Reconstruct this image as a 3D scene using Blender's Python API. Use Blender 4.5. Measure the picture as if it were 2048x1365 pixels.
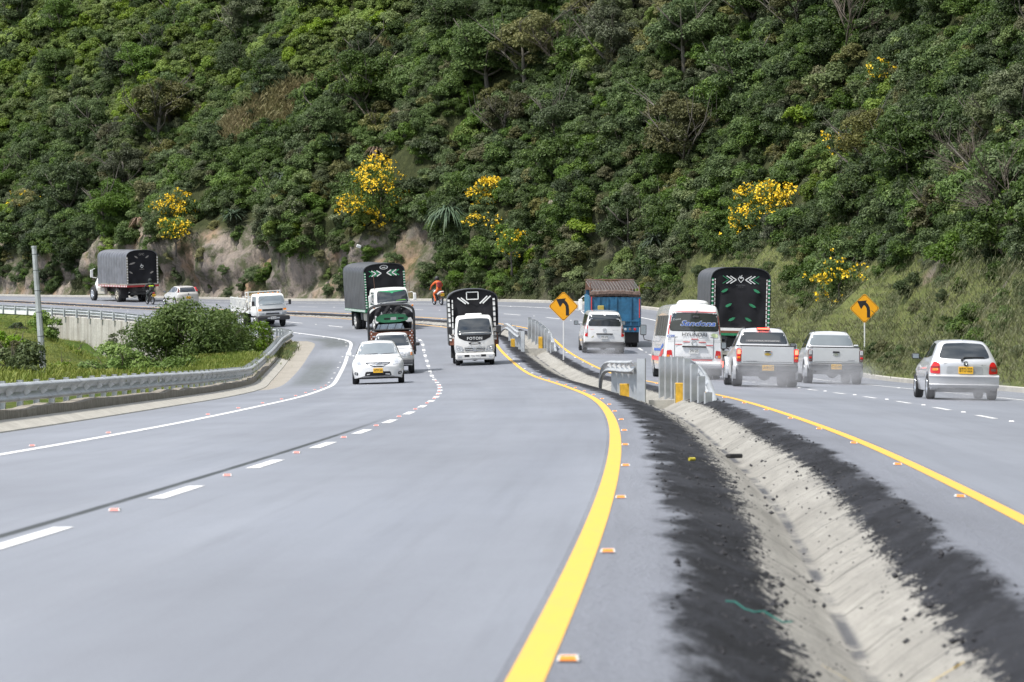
import bpy, bmesh, math, random
import numpy as np
from mathutils import Vector, Matrix, Euler
from mathutils.bvhtree import BVHTree
R = math.radians
for o in list(bpy.data.objects): bpy.data.objects.remove(o)
scene = bpy.context.scene
COL = scene.collection
# ---------------- camera ----------------
cam_d = bpy.data.cameras.new("camera"); cam = bpy.data.objects.new("camera", cam_d); COL.objects.link(cam)
scene.camera = cam
F_PX, CXP, HOR = 7660.0, 1024.0, 700.0
CAMZ = 1.128
cam_d.sensor_fit = 'HORIZONTAL'; cam_d.sensor_width = 36.0; cam_d.lens = F_PX/2048*36.0
cam_d.clip_start = 0.5; cam_d.clip_end = 4000
cam.location = (0, 0, CAMZ)
cam.rotation_euler = (math.pi/2 + math.atan((HOR-682.5)/F_PX), 0, 0)
cam_d.dof.use_dof = True; cam_d.dof.focus_distance = 135.0; cam_d.dof.aperture_fstop = 7.1
scene.render.resolution_x = 1024; scene.render.resolution_y = 682
# ---------------- sky and sun ----------------
SUN_EL, SUN_AZ = 60.0, -125.0      # azimuth clockwise from +Y: sun to the left and behind the camera
world = bpy.data.worlds.new("World"); scene.world = world; world.use_nodes = True
nt = world.node_tree; nt.nodes.clear()
wo = nt.nodes.new('ShaderNodeOutputWorld'); bg = nt.nodes.new('ShaderNodeBackground')
sky = nt.nodes.new('ShaderNodeTexSky'); sky.sky_type = 'NISHITA'; sky.sun_disc = False
sky.sun_elevation = R(SUN_EL); sky.sun_rotation = R(SUN_AZ); sky.altitude = 2500; sky.air_density = 1.0; sky.dust_density = 1.5
tc = nt.nodes.new('ShaderNodeTexCoord'); nz = nt.nodes.new('ShaderNodeTexNoise')
nz.inputs['Scale'].default_value = 2.2; nz.inputs['Detail'].default_value = 6
rp = nt.nodes.new('ShaderNodeMapRange'); rp.inputs[1].default_value = .38; rp.inputs[2].default_value = .62
mx = nt.nodes.new('ShaderNodeMix'); mx.data_type = 'RGBA'
mx.inputs[7].default_value = (9.5, 9.8, 10.4, 1)
nt.links.new(tc.outputs['Generated'], nz.inputs['Vector']); nt.links.new(nz.outputs['Fac'], rp.inputs[0])
nt.links.new(rp.outputs[0], mx.inputs[0]); nt.links.new(sky.outputs[0], mx.inputs[6])
nt.links.new(mx.outputs[2], bg.inputs['Color']); bg.inputs['Strength'].default_value = 0.092
nt.links.new(bg.outputs[0], wo.inputs['Surface'])
sun_d = bpy.data.lights.new("sun", 'SUN'); sun = bpy.data.objects.new("sun", sun_d); COL.objects.link(sun)
sun_d.energy = 3.3; sun_d.angle = R(3.0); sun_d.color = (1.0, .96, .9)
a_, e_ = R(SUN_AZ), R(SUN_EL)
sun.rotation_euler = Vector((math.sin(a_)*math.cos(e_), math.cos(a_)*math.cos(e_), math.sin(e_))).to_track_quat('Z', 'Y').to_euler()
scene.view_settings.view_transform = 'Standard'; scene.view_settings.look = 'None'
scene.view_settings.gamma = 1; scene.view_settings.exposure = 0.7
# ---------------- the road's centre line, heights and cross falls (metres) ----------------
CORE0 = 0
KH = 18.8
K_TH = np.array([0.0504,0.0391,0.0277,0.0159,0.0001,-0.0144,-0.0245,-0.0333,-0.0294,-0.0320,-0.0498,-0.2213,-0.4205,-0.5146,-0.5399,-0.5358,-0.5359,-0.5358,-0.5358,-0.5358,-0.5358,-0.5358,-0.5358,-0.5358,-0.5358]); K_Z = np.array([-0.0585,-0.0147,0.0396,0.0602,0.0949,0.1123,0.1571,0.2693,0.6081,1.0900,1.7723,2.4612,3.0443,3.5532,4.0068,4.6073,5.1100,5.6087,6.1079,6.6070,7.1062,7.6053,8.1045,8.6036,9.1028])
K_BL = np.array([0.0068,0.0087,0.0145,0.0159,0.0182,0.0222,0.0272,0.0352,0.0348,0.0296,0.0371,0.0687,0.0617,0.0247,0.0111,0.0019,-0.0042,-0.0082,-0.0110,-0.0129,-0.0142,-0.0152,-0.0159,-0.0165,-0.0171]); K_BR = np.array([-0.0795,-0.0596,-0.0384,-0.0235,-0.0186,-0.0171,-0.0183,-0.0211,-0.0220,-0.0103,0.0288,0.0721,0.0901,0.0743,0.0541,0.0358,0.0179,0.0041,-0.0055,-0.0119,-0.0159,-0.0182,-0.0194,-0.0201,-0.0207])
M_L, M_R, LANE = 1.791, 1.218, 3.565
X_START, Y_START = 1.5391, 7.52
DASH0 = 16.421
def _natural(kv, h, xs):
    n = len(kv); A = np.eye(n); B = np.zeros((n, n))
    for i in range(1, n-1):
        A[i, i-1] = h/6; A[i, i] = 2*h/3; A[i, i+1] = h/6
        B[i, i-1] = 1/h; B[i, i] = -2/h; B[i, i+1] = 1/h
    m2 = np.linalg.solve(A, B) @ kv
    xc = np.clip(xs, 0, (n-1)*h)
    i = np.minimum((xc//h).astype(int), n-2); a = ((i+1)*h-xc)/h; b = 1-a
    return a*kv[i]+b*kv[i+1]+((a**3-a)*m2[i]+(b**3-b)*m2[i+1])*h*h/6
DS = 1.0
S_ = np.arange(0, 451, DS)
TH_, Z_, BL_, BR_ = (_natural(k, KH, S_) for k in (K_TH, K_Z, K_BL, K_BR))
_c = lambda f: np.concatenate([[0], np.cumsum(f((TH_[1:]+TH_[:-1])/2)*DS)])
X_, Y_ = X_START+_c(np.sin), Y_START+_c(np.cos)
def road(s, d, dz=0.0):
    """point on the road surface at arc s, offset d to the right of the median"""
    s = np.asarray(s, float); d = np.asarray(d, float)
    t = np.interp(s, S_, TH_); x = np.interp(s, S_, X_); y = np.interp(s, S_, Y_); z = np.interp(s, S_, Z_)
    e = np.where(s < 0, s, 0); x = x+e*np.sin(t); y = y+e*np.cos(t)
    b = np.where(d > 0, np.interp(s, S_, BR_), np.interp(s, S_, BL_))
    return np.stack(np.broadcast_arrays(x+np.cos(t)*d, y-np.sin(t)*d, z+b*d+dz), -1)
def heading(s): return float(np.interp(s, S_, TH_))
def sn(x, y, seed=0, oct=4):
    """cheap smooth noise, about -1..1"""
    r = np.random.RandomState(seed); v = 0; amp = 1; tot = 0; f = 1.0
    for k in range(oct):
        for j in range(3):
            a = r.uniform(0, 2*np.pi); w = f*r.uniform(.7, 1.3)
            v = v+amp*np.sin((x*np.cos(a)+y*np.sin(a))*w*6.283+r.uniform(0, 6.28)); tot += amp*.6
        amp *= .55; f *= 2.03
    return v/tot
def sstep(a, b, x):
    t = np.clip((x-a)/(b-a), 0, 1); return t*t*(3-2*t)
# hillside: arc s along the road, vertical height h above the kerb
HB = 11.1
_hh = np.arange(0, 62.1, .5)
def rocky(s): return sstep(203, 216, s)
def hill_u(s, h):
    s = np.asarray(s, float)[..., None]
    hc = 4.8-1.6*sstep(262, 285, s)+.9*sn(s/30, s*0, 5, 3)
    cl = rocky(s)
    ang = 50+6*sstep(7, 11, _hh)*(1-cl)
    ang = ang+(4*sn(s/22, _hh/12, 6, 3))+cl*(sstep(hc+1.5, hc-.5, _hh))*(24)
    ang = ang - 14*sstep(1.2, 0, _hh)*(1-.6*cl)
    cot = 1/np.tan(np.radians(np.clip(ang, 30, 80)))
    u = np.concatenate([np.zeros(cot.shape[:-1]+(1,)), np.cumsum((cot[..., 1:]+cot[..., :-1])/2*.5, -1)], -1)
    h = np.asarray(h, float)
    f = h/.5; i = np.clip(np.floor(f).astype(int), 0, len(_hh)-2); t = f-i
    i = np.broadcast_to(i, u.shape[:-1])[..., None]
    return np.take_along_axis(u, i, -1)[..., 0]*(1-t)+np.take_along_axis(u, i+1, -1)[..., 0]*t
def hill(s, h):
    s, h = np.broadcast_arrays(np.asarray(s, float), np.asarray(h, float))
    u = hill_u(s, h)
    am = sstep(0, 4, h)
    gul = sn(s/26, h/60, 11, 3)*2.1*am + sn(s/7, h/9, 12, 3)*.5*sstep(0, 2.0, h)
    rk = rocky(s)*sstep(7.5, 5, h)*sstep(0, .8, h)*(sn(s/3.2, h/4.5, 13, 4)*.62+sn(s/1.1, h/1.3, 14, 3)*.22)
    gul = gul*(1-.55*np.exp(-((s-118)/14.)**2))
    u = u+gul+rk+1.2*np.exp(-((s-150)/11.)**2)*sstep(0, 1.5, h)
    p = road(s, HB+u)
    q = road(s, 11.0)
    p[..., 2] = q[..., 2]+.12+h
    return p
def kerb_l(s): return np.interp(s, [-50, 108, 136, 150, 182, 200, 215, 460], [-10.95, -10.95, -11.4, -11.5, -11.6, -11.45, -11.2, -11.2])
VC = np.array(VCTRL, float) if 'VCTRL' in globals() else None
# control points of the low ground inside the bend: pixel column, row and distance turned into metres once
_v = [(0,765,72),(0,742,115),(60,748,115),(100,757,105),(0,690,185),(50,700,180),(-60,640,236),(0,636,243),(70,641,243),(88,692,243),(100,697,242),(125,705,238),(140,712,237),(155,718,236),(110,712,225),(130,722,225),(150,730,225),(20,655,225),(45,662,215),(112,701,198),(138,703,198),(95,730,175),(110,740,160),(150,748,150),(178,730,238),(112,700,240),
      (183,738,195),(182,737,205),(184,740,228),(200,744,170),(225,748,165),(195,742,222),(215,745,200),(175,738,212),(250,752,228),(235,752,190),(250,760,175),(300,775,140),(470,742,130),(535,703,200),(470,722,175),(420,748,130),(250,740,225),(400,716,215),(-300,620,270),(-400,700,180),(-300,780,90),(30,772,62),(560,690,190),(545,720,150)]
VC = np.array([((px-CXP)/F_PX*D, D, CAMZ+(HOR-py)*D/F_PX) for px, py, D in _v])
def valley(x, y):
    x = np.asarray(x, float); y = np.asarray(y, float)
    dx = x[..., None]-VC[:, 0]; dy = (y[..., None]-VC[:, 1])*.45
    w = 1/(dx*dx+dy*dy+.8)**2.2
    z = (w*VC[:, 2]).sum(-1)/w.sum(-1)
    xm, ym = (128-1024)/7660*190, 190.0
    return z+.28*sn(x/9, y/16, 21, 4)+.17*sn(x/2.8, y/7, 22, 3)+.42*np.exp(-((x-xm)/1.15)**2-((y-ym)/9)**2)
# ---------------- materials ----------------
MATS = {}
def _nt(name):
    m = bpy.data.materials.new(name); m.use_nodes = True; t = m.node_tree
    return m, t, t.nodes['Principled BSDF']
def N(t, kind, **kw):
    n = t.nodes.new(kind)
    for k, v in kw.items():
        if k.startswith('i_'):
            key = k[2:]; n.inputs[int(key) if key.isdigit() else key].default_value = v
        else: setattr(n, k, v)
    return n
def ramp(t, src, pts):
    n = t.nodes.new('ShaderNodeValToRGB'); cr = n.color_ramp
    while len(cr.elements) < len(pts): cr.elements.new(.5)
    for e, (p, c) in zip(cr.elements, pts):
        e.position = p; e.color = (c, c, c, 1) if isinstance(c, (int, float)) else tuple(c)+(1,)
    t.links.new(src, n.inputs[0]); return n.outputs[0]
def mixc(t, fac, a, b, mode='MIX'):
    n = t.nodes.new('ShaderNodeMix'); n.data_type = 'RGBA'; n.blend_type = mode
    for sock, v in ((n.inputs[0], fac), (n.inputs[6], a), (n.inputs[7], b)):
        if hasattr(v, 'is_linked'): t.links.new(v, sock)
        elif isinstance(v, (int, float)): sock.default_value = v
        else: sock.default_value = tuple(v)+(1,)
    return n.outputs[2]
def noise(t, vec, scale, detail=4, rough=.55, dist=0):
    n = N(t, 'ShaderNodeTexNoise'); n.inputs['Scale'].default_value = scale; n.inputs['Detail'].default_value = detail
    n.inputs['Roughness'].default_value = rough; n.inputs['Distortion'].default_value = dist
    if vec is not None: t.links.new(vec, n.inputs['Vector'])
    return n.outputs['Fac']
def mapped(t, vec, sc):
    n = N(t, 'ShaderNodeMapping'); n.inputs['Scale'].default_value = sc; t.links.new(vec, n.inputs['Vector']); return n.outputs[0]
def bump(t, bs, h, st, dist=.02):
    b = N(t, 'ShaderNodeBump'); b.inputs['Strength'].default_value = st; b.inputs['Distance'].default_value = dist
    t.links.new(h, b.inputs['Height']); t.links.new(b.outputs[0], bs.inputs['Normal'])
def flat(name, c, rough=.5, metal=0, coat=0, var=.12, scale=6, emit=None, spec=.5, dirt=0, dirtc=(.12, .11, .1)):
    if name in MATS: return MATS[name]
    m, t, b = _nt(name)
    g = N(t, 'ShaderNodeTexCoord').outputs['Object']
    nf = noise(t, g, scale, 5)
    col = mixc(t, ramp(t, nf, [(.3, 0.), (.7, 1.)]), tuple(v*(1-var) for v in c), tuple(min(1, v*(1+var)) for v in c))
    if dirt:
        sp = N(t, 'ShaderNodeSeparateXYZ'); t.links.new(g, sp.inputs[0])
        mr = N(t, 'ShaderNodeMapRange', i_1=.95, i_2=.15, i_3=0., i_4=1.); t.links.new(sp.outputs[2], mr.inputs[0])
        mu = N(t, 'ShaderNodeMath', operation='MULTIPLY'); t.links.new(mr.outputs[0], mu.inputs[0]); t.links.new(ramp(t, noise(t, g, 3.5, 6), [(.3, dirt), (.75, dirt*.3)]), mu.inputs[1])
        col = mixc(t, mu.outputs[0], col, dirtc)
    t.links.new(col, b.inputs['Base Color'])
    b.inputs['Roughness'].default_value = rough; b.inputs['Metallic'].default_value = metal
    b.inputs['Specular IOR Level'].default_value = spec
    if coat: b.inputs['Coat Weight'].default_value = coat; b.inputs['Coat Roughness'].default_value = .06
    if emit: b.inputs['Emission Color'].default_value = tuple(emit[:3])+(1,); b.inputs['Emission Strength'].default_value = emit[3]
    MATS[name] = m; return m
def leafmat(name, c1, c2, c3, trans=.25, ps=.09):
    """foliage: patches of different growth across the slope, and leaf to leaf variation"""
    m, t, b = _nt(name)
    pos = N(t, 'ShaderNodeNewGeometry').outputs['Position']
    at = N(t, 'ShaderNodeAttribute', attribute_name='lv').outputs['Fac']
    oi = N(t, 'ShaderNodeObjectInfo').outputs['Random']
    pt = ramp(t, noise(t, pos, ps, 5, .6), [(.36, 0.), (.64, 1.)])
    c = mixc(t, pt, c1, c2)
    c = mixc(t, ramp(t, at, [(.55, 0.), (.98, .8)]), c, c3)
    mm = N(t, 'ShaderNodeMapRange', i_1=0., i_2=1., i_3=.55, i_4=1.35); t.links.new(oi, mm.inputs[0])
    hv = N(t, 'ShaderNodeHueSaturation'); t.links.new(c, hv.inputs['Color']); t.links.new(mm.outputs[0], hv.inputs['Value'])
    sv = N(t, 'ShaderNodeMapRange', i_1=0., i_2=1., i_3=1.12, i_4=.72)
    wn = N(t, 'ShaderNodeTexWhiteNoise', noise_dimensions='1D'); t.links.new(oi, wn.inputs['W']); t.links.new(wn.outputs['Value'], sv.inputs[0])
    t.links.new(sv.outputs[0], hv.inputs['Saturation'])
    t.links.new(hv.outputs[0], b.inputs['Base Color']); b.inputs['Roughness'].default_value = .55; b.inputs['Specular IOR Level'].default_value = .3
    tr = N(t, 'ShaderNodeBsdfTranslucent'); t.links.new(hv.outputs[0], tr.inputs['Color'])
    ms = N(t, 'ShaderNodeMixShader'); ms.inputs[0].default_value = trans
    t.links.new(b.outputs[0], ms.inputs[1]); t.links.new(tr.outputs[0], ms.inputs[2])
    t.links.new(ms.outputs[0], t.nodes['Material Output'].inputs['Surface'])
    MATS[name] = m; return m
# ---------------- mesh helpers ----------------
def mesh(name, verts, faces, mat=None, smooth=False, attr=None, uv=None):
    me = bpy.data.meshes.new(name)
    me.from_pydata([tuple(v) for v in verts], [], [tuple(f) for f in faces])
    if mat: me.materials.append(mat)
    if smooth: me.polygons.foreach_set('use_smooth', [True]*len(me.polygons))
    if attr is not None:
        a = me.attributes.new('lv', 'FLOAT', 'FACE'); a.data.foreach_set('value', np.asarray(attr, np.float32))
    if uv is not None:
        l = me.uv_layers.new(name='UVMap'); vi = np.empty(len(me.loops), int); me.loops.foreach_get('vertex_index', vi)
        l.data.foreach_set('uv', np.asarray(uv, np.float32)[vi].ravel())
    me.update(); return me
def fastmesh(name, V, Q, mat, attr=None):
    """V (n,3), Q (m,4) quads"""
    me = bpy.data.meshes.new(name); n, m = len(V), len(Q)
    me.vertices.add(n); me.vertices.foreach_set('co', np.ascontiguousarray(V, np.float32).ravel())
    me.loops.add(m*4); me.loops.foreach_set('vertex_index', np.ascontiguousarray(Q, np.int32).ravel())
    me.polygons.add(m); me.polygons.foreach_set('loop_start', np.arange(0, 4*m, 4, dtype=np.int32))
    me.update(calc_edges=True); me.materials.append(mat)
    if attr is not None:
        a = me.attributes.new('lv', 'FLOAT', 'FACE'); a.data.foreach_set('value', np.asarray(attr, np.float32))
    return me
def put(name, me, parent=None, loc=None, rot=None, scale=None):
    o = bpy.data.objects.new(name, me); COL.objects.link(o)
    if parent is not None: o.parent = parent
    if loc is not None: o.location = tuple(float(v) for v in loc)
    if rot is not None: o.rotation_euler = rot
    if scale is not None: o.scale = (scale,)*3 if isinstance(scale, (int, float)) else scale
    return o
def tag(o, label=None, cat=None, group=None, kind=None):
    if label: o['label'] = label
    if cat: o['category'] = cat
    if group: o['group'] = group
    if kind: o['kind'] = kind
    return o
def thing(name, label, cat, loc=(0, 0, 0), rz=0, group=None):
    o = bpy.data.objects.new(name, None); COL.objects.link(o); o.empty_display_size = .2
    o.location = tuple(float(v) for v in loc); o.rotation_euler = (0, 0, rz); return tag(o, label, cat, group)
def dup(root, loc, rz, scale=None, label=None, group=None):
    def cp(o, par):
        c = o.copy(); COL.objects.link(c)
        if par: c.parent = par
        for ch in kids.get(o.name, []): cp(ch, c)
        return c
    kids = {}
    def walk(o):
        kids[o.name] = list(o.children)
        for ch in o.children: walk(ch)
    walk(root); r = cp(root, None)
    r.location = tuple(float(v) for v in loc); r.rotation_euler = (0, 0, rz) if isinstance(rz, (int, float)) else rz
    if scale is not None: r.scale = (scale,)*3 if isinstance(scale, (int, float)) else scale
    if label: r['label'] = label
    if group: r['group'] = group
    return r
class MB:
    def __init__(s): s.v = []; s.f = []
    def add(s, vs, fs):
        o = len(s.v); s.v += [tuple(map(float, v)) for v in vs]; s.f += [tuple(i+o for i in f) for f in fs]; return s
    def box(s, x0, x1, y0, y1, z0, z1, M=None, ch=0.0):
        if ch > 0:
            vs = []
            for z, c in ((z0, ch), (z0+ch, 0), (z1-ch, 0), (z1, ch)):
                a0, a1, b0, b1 = x0+c, x1-c, y0+c, y1-c; k = ch-c*.6
                vs += [(a0+k, b0, z), (a1-k, b0, z), (a1, b0+k, z), (a1, b1-k, z), (a1-k, b1, z), (a0+k, b1, z), (a0, b1-k, z), (a0, b0+k, z)]
            fs = [tuple(range(7, -1, -1)), tuple(range(24, 32))]
            for r in range(3):
                for i in range(8): fs.append((r*8+i, r*8+(i+1) % 8, r*8+8+(i+1) % 8, r*8+8+i))
        else:
            vs = [(x0, y0, z0), (x1, y0, z0), (x1, y1, z0), (x0, y1, z0), (x0, y0, z1), (x1, y0, z1), (x1, y1, z1), (x0, y1, z1)]
            fs = [(3, 2, 1, 0), (4, 5, 6, 7), (0, 1, 5, 4), (1, 2, 6, 5), (2, 3, 7, 6), (3, 0, 4, 7)]
        if M is not None: vs = [M @ Vector(v) for v in vs]
        return s.add(vs, fs)
    def bar(s, a, b, w, h=None):
        a, b = Vector(a), Vector(b); h = h or w; L = (b-a).length
        q = (b-a).to_track_quat('X', 'Z').to_matrix().to_4x4(); M = Matrix.Translation(a) @ q
        return s.box(0, L, -w/2, w/2, -h/2, h/2, M)
    def tube(s, pts, r, n=8, cap=True):
        pts = [Vector(p) for p in pts]; rs = r if isinstance(r, (list, tuple)) else [r]*len(pts); vs = []
        for i, p in enumerate(pts):
            d = (pts[min(i+1, len(pts)-1)]-pts[max(i-1, 0)]).normalized()
            u = d.orthogonal().normalized() if i == 0 else (u-d*u.dot(d)).normalized()
            w = d.cross(u)
            vs += [p+(u*math.cos(6.2832*k/n)+w*math.sin(6.2832*k/n))*rs[i] for k in range(n)]
        fs = [(i*n+k, i*n+(k+1) % n, (i+1)*n+(k+1) % n, (i+1)*n+k) for i in range(len(pts)-1) for k in range(n)]
        if cap: fs += [tuple(range(n-1, -1, -1)), tuple(range((len(pts)-1)*n, len(pts)*n))]
        return s.add(vs, fs)
    def lathe(s, prof, axis='z', n=24, c=(0, 0, 0)):
        """prof: (radius, along)"""
        vs = []
        for k in range(n):
            a = 6.28319*k/n
            for r, h in prof:
                p = {'z': (r*math.cos(a), r*math.sin(a), h), 'y': (r*math.cos(a), h, r*math.sin(a)), 'x': (h, r*math.cos(a), r*math.sin(a))}[axis]
                vs.append((p[0]+c[0], p[1]+c[1], p[2]+c[2]))
        m = len(prof); fs = [(k*m+j, ((k+1) % n)*m+j, ((k+1) % n)*m+j+1, k*m+j+1) for k in range(n) for j in range(m-1)]
        return s.add(vs, fs)
    def prism(s, poly, a, b, axis='x'):
        n = len(poly); f = {'x': lambda p, t: (t, p[0], p[1]), 'y': lambda p, t: (p[0], t, p[1]), 'z': lambda p, t: (p[0], p[1], t)}[axis]
        vs = [f(p, a) for p in poly]+[f(p, b) for p in poly]
        return s.add(vs, [tuple(range(n-1, -1, -1)), tuple(range(n, 2*n))]+[(i, (i+1) % n, n+(i+1) % n, n+i) for i in range(n)])
    def build(s, name, mat, parent=None, smooth=False, **kw):
        me = mesh(name, s.v, s.f, mat, False)
        bm = bmesh.new(); bm.from_mesh(me); bmesh.ops.recalc_face_normals(bm, faces=bm.faces)
        if smooth:
            for f in bm.faces: f.smooth = True
            for e in bm.edges:
                if len(e.link_faces) == 2 and e.calc_face_angle(0) > .7: e.smooth = False
        bm.to_mesh(me); bm.free()
        return put(name, me, parent, **kw)
def ribbon(name, mat, s0, s1, step, prof, kind='structure', parent=None, smooth=True, wob=None, thick=0):
    """sheet along the road; prof(s) -> list of (d, dz)"""
    n = max(2, int(round((s1-s0)/step))+1); ss = np.linspace(s0, s1, n); vs, uv = [], []
    for s in ss:
        pr = prof(s)
        for d, dz in pr: vs.append(road(s, d, dz)); uv.append((d, s))
    m = len(pr); fs = [(i*m+j, i*m+j+1, (i+1)*m+j+1, (i+1)*m+j) for i in range(n-1) for j in range(m-1)]
    me = mesh(name, vs, fs, mat, smooth, uv=uv)
    o = put(name, me, parent)
    if kind: o['kind'] = kind
    return o
# ---------------- setting materials ----------------
def asphalt_colour(t, uv, pos):
    st = noise(t, mapped(t, uv, (1.1, .02, 1)), 1.0, 5)
    bl = noise(t, mapped(t, uv, (.5, .12, 1)), .6, 5)
    fn = noise(t, pos, 45, 3)
    c = mixc(t, ramp(t, st, [(.3, 0.), (.7, 1.)]), (.212, .226, .262), (.276, .291, .328))
    c = mixc(t, ramp(t, bl, [(.38, 0.), (.66, .75)]), c, (.165, .174, .198))
    c = mixc(t, ramp(t, noise(t, mapped(t, uv, (2.6, .05, 1)), 2.0, 6, .7), [(.5, 0.), (.75, .4)]), c, (.145, .152, .172))
    c = mixc(t, ramp(t, fn, [(.3, .3), (.7, 0.)]), c, (.10, .103, .115))
    return c, bl, fn
def m_asphalt():
    m, t, b = _nt('asphalt'); uv = N(t, 'ShaderNodeUVMap').outputs[0]; pos = N(t, 'ShaderNodeTexCoord').outputs['Object']
    c, bl, fn = asphalt_colour(t, uv, pos)
    # oily seam beside the left carriageway's dashes, tyre-dark smears on its shoulder
    sp = N(t, 'ShaderNodeSeparateXYZ'); t.links.new(uv, sp.inputs[0])
    def band(dc, w, s0, s1, amt):
        a = N(t, 'ShaderNodeMath', operation='SUBTRACT'); t.links.new(sp.outputs[0], a.inputs[0]); a.inputs[1].default_value = dc
        w_ = N(t, 'ShaderNodeMath', operation='ABSOLUTE'); t.links.new(a.outputs[0], w_.inputs[0])
        r1 = N(t, 'ShaderNodeMapRange', interpolation_type='SMOOTHSTEP', i_1=w, i_2=w*.3, i_3=0., i_4=1.); t.links.new(w_.outputs[0], r1.inputs[0])
        r2 = N(t, 'ShaderNodeMapRange', interpolation_type='SMOOTHSTEP', i_1=s1, i_2=s1-(s1-s0)*.35, i_3=0., i_4=1.); t.links.new(sp.outputs[1], r2.inputs[0])
        r3 = N(t, 'ShaderNodeMapRange', interpolation_type='SMOOTHSTEP', i_1=s0, i_2=s0+(s1-s0)*.3, i_3=0., i_4=1.); t.links.new(sp.outputs[1], r3.inputs[0])
        p = N(t, 'ShaderNodeMath', operation='MULTIPLY'); t.links.new(r1.outputs[0], p.inputs[0]); t.links.new(r2.outputs[0], p.inputs[1])
        q = N(t, 'ShaderNodeMath', operation='MULTIPLY'); t.links.new(p.outputs[0], q.inputs[0]); t.links.new(r3.outputs[0], q.inputs[1])
        z = N(t, 'ShaderNodeMath', operation='MULTIPLY'); t.links.new(q.outputs[0], z.inputs[0])
        t.links.new(ramp(t, noise(t, mapped(t, uv, (3, .35, 1)), 1.5, 5, .7), [(.3, amt*.6), (.55, amt)]), z.inputs[1]); return z.outputs[0]
    c = mixc(t, band(-5.58, .07, -8, 62, 1.2), c, (.010, .013, .008))
    c = mixc(t, band(-9.9, .9, 118, 172, .6), c, (.05, .06, .045))
    c = mixc(t, band(-9.6, 1.1, 176, 212, .75), c, (.045, .052, .04))
    t.links.new(c, b.inputs['Base Color'])
    t.links.new(ramp(t, bl, [(.3, .42), (.7, .56)]), b.inputs['Roughness']); b.inputs['Specular IOR Level'].default_value = .55
    bump(t, b, fn, .25, .004); return m
def m_median():
    """asphalt edge, spilt bitumen banks and the concrete channel between; UV layer 'across' runs -3..3 over them"""
    m, t, b = _nt('median'); uv = N(t, 'ShaderNodeUVMap', uv_map='UVMap').outputs[0]; ac = N(t, 'ShaderNodeUVMap', uv_map='across').outputs[0]; pos = N(t, 'ShaderNodeTexCoord').outputs['Object']
    A, bl, fn = asphalt_colour(t, uv, pos)
    n1 = noise(t, mapped(t, uv, (1.8, .5, 1)), 1.2, 7, .7); n2 = noise(t, mapped(t, pos, (1, .35, 1)), 14, 6, .75)
    n4 = noise(t, mapped(t, uv, (3, .7, 1)), 2.2, 9, .8)
    B = mixc(t, ramp(t, n4, [(.34, 0.), (.68, 1.)]), (.004, .004, .005), (.040, .042, .051))
    B = mixc(t, ramp(t, n1, [(.40, .75), (.60, 0.)]), B, (.007, .007, .008))
    B = mixc(t, ramp(t, noise(t, mapped(t, uv, (.8, .5, 1)), .35, 4), [(.48, 0.), (.68, .5)]), B, (.066, .069, .080))  # broad paler patches put the bitumen's grey sheen into its colour
    B = mixc(t, ramp(t, n2, [(.64, 0.), (.71, .5)]), B, (.17, .16, .15))
    k1 = noise(t, mapped(t, pos, (1.6, .3, 1)), 1.2, 7, .65); k2 = noise(t, mapped(t, pos, (1, .25, 1)), 11, 6, .75)
    C = mixc(t, ramp(t, k1, [(.3, 0.), (.7, 1.)]), (.25, .24, .215), (.41, .395, .355))
    C = mixc(t, ramp(t, k2, [(.35, .4), (.6, 0.)]), C, (.24, .23, .21))
    C = mixc(t, ramp(t, noise(t, mapped(t, uv, (.9, 5, 1)), .9, 6, .7), [(.50, 0.), (.70, .6)]), C, (.17, .165, .155))
    C = mixc(t, ramp(t, noise(t, mapped(t, uv, (1.6, 9, 1)), 2.2, 8, .8), [(.56, 0.), (.62, .85)]), C, (.03, .03, .03))
    su = N(t, 'ShaderNodeSeparateXYZ'); t.links.new(uv, su.inputs[0]); fr = N(t, 'ShaderNodeMath', operation='PINGPONG'); t.links.new(su.outputs[1], fr.inputs[0]); fr.inputs[1].default_value = 1.25
    jt = N(t, 'ShaderNodeMapRange', i_1=.035, i_2=.015, i_3=0., i_4=.75); t.links.new(fr.outputs[0], jt.inputs[0]); C = mixc(t, jt.outputs[0], C, (.07, .068, .064))
    sp = N(t, 'ShaderNodeSeparateXYZ'); t.links.new(ac, sp.inputs[0]); ab = N(t, 'ShaderNodeMath', operation='ABSOLUTE'); t.links.new(sp.outputs[0], ab.inputs[0])
    def M2(op, a, c):
        n = N(t, 'ShaderNodeMath', operation=op)
        for i, v in enumerate((a, c)):
            if isinstance(v, (int, float)): n.inputs[i].default_value = v
            else: t.links.new(v, n.inputs[i])
        return n.outputs[0]
    def S(x, a, c):
        n = N(t, 'ShaderNodeMapRange', interpolation_type='SMOOTHSTEP', i_1=a, i_2=c, i_3=0., i_4=1.); t.links.new(x, n.inputs[0]); return n.outputs[0]
    w1 = noise(t, mapped(t, uv, (2.4, 2.2, 1)), 1.0, 9, .8); w2 = noise(t, mapped(t, pos, (1, .28, 1)), 24, 5, .75); w3 = noise(t, mapped(t, uv, (1.5, .5, 1)), 1.0, 6, .65)
    inner = M2('ADD', ab.outputs[0], M2('ADD', M2('MULTIPLY', M2('SUBTRACT', w1, .5), 1.0), M2('MULTIPLY', M2('SUBTRACT', w2, .5), 1.1)))
    outer = M2('ADD', ab.outputs[0], M2('ADD', M2('MULTIPLY', M2('SUBTRACT', w3, .5), 1.6), M2('MULTIPLY', M2('SUBTRACT', w2, .5), .5)))
    c = mixc(t, S(inner, .98, 1.12), C, B)
    c = mixc(t, S(outer, 1.80, 2.25), c, A)
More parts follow.
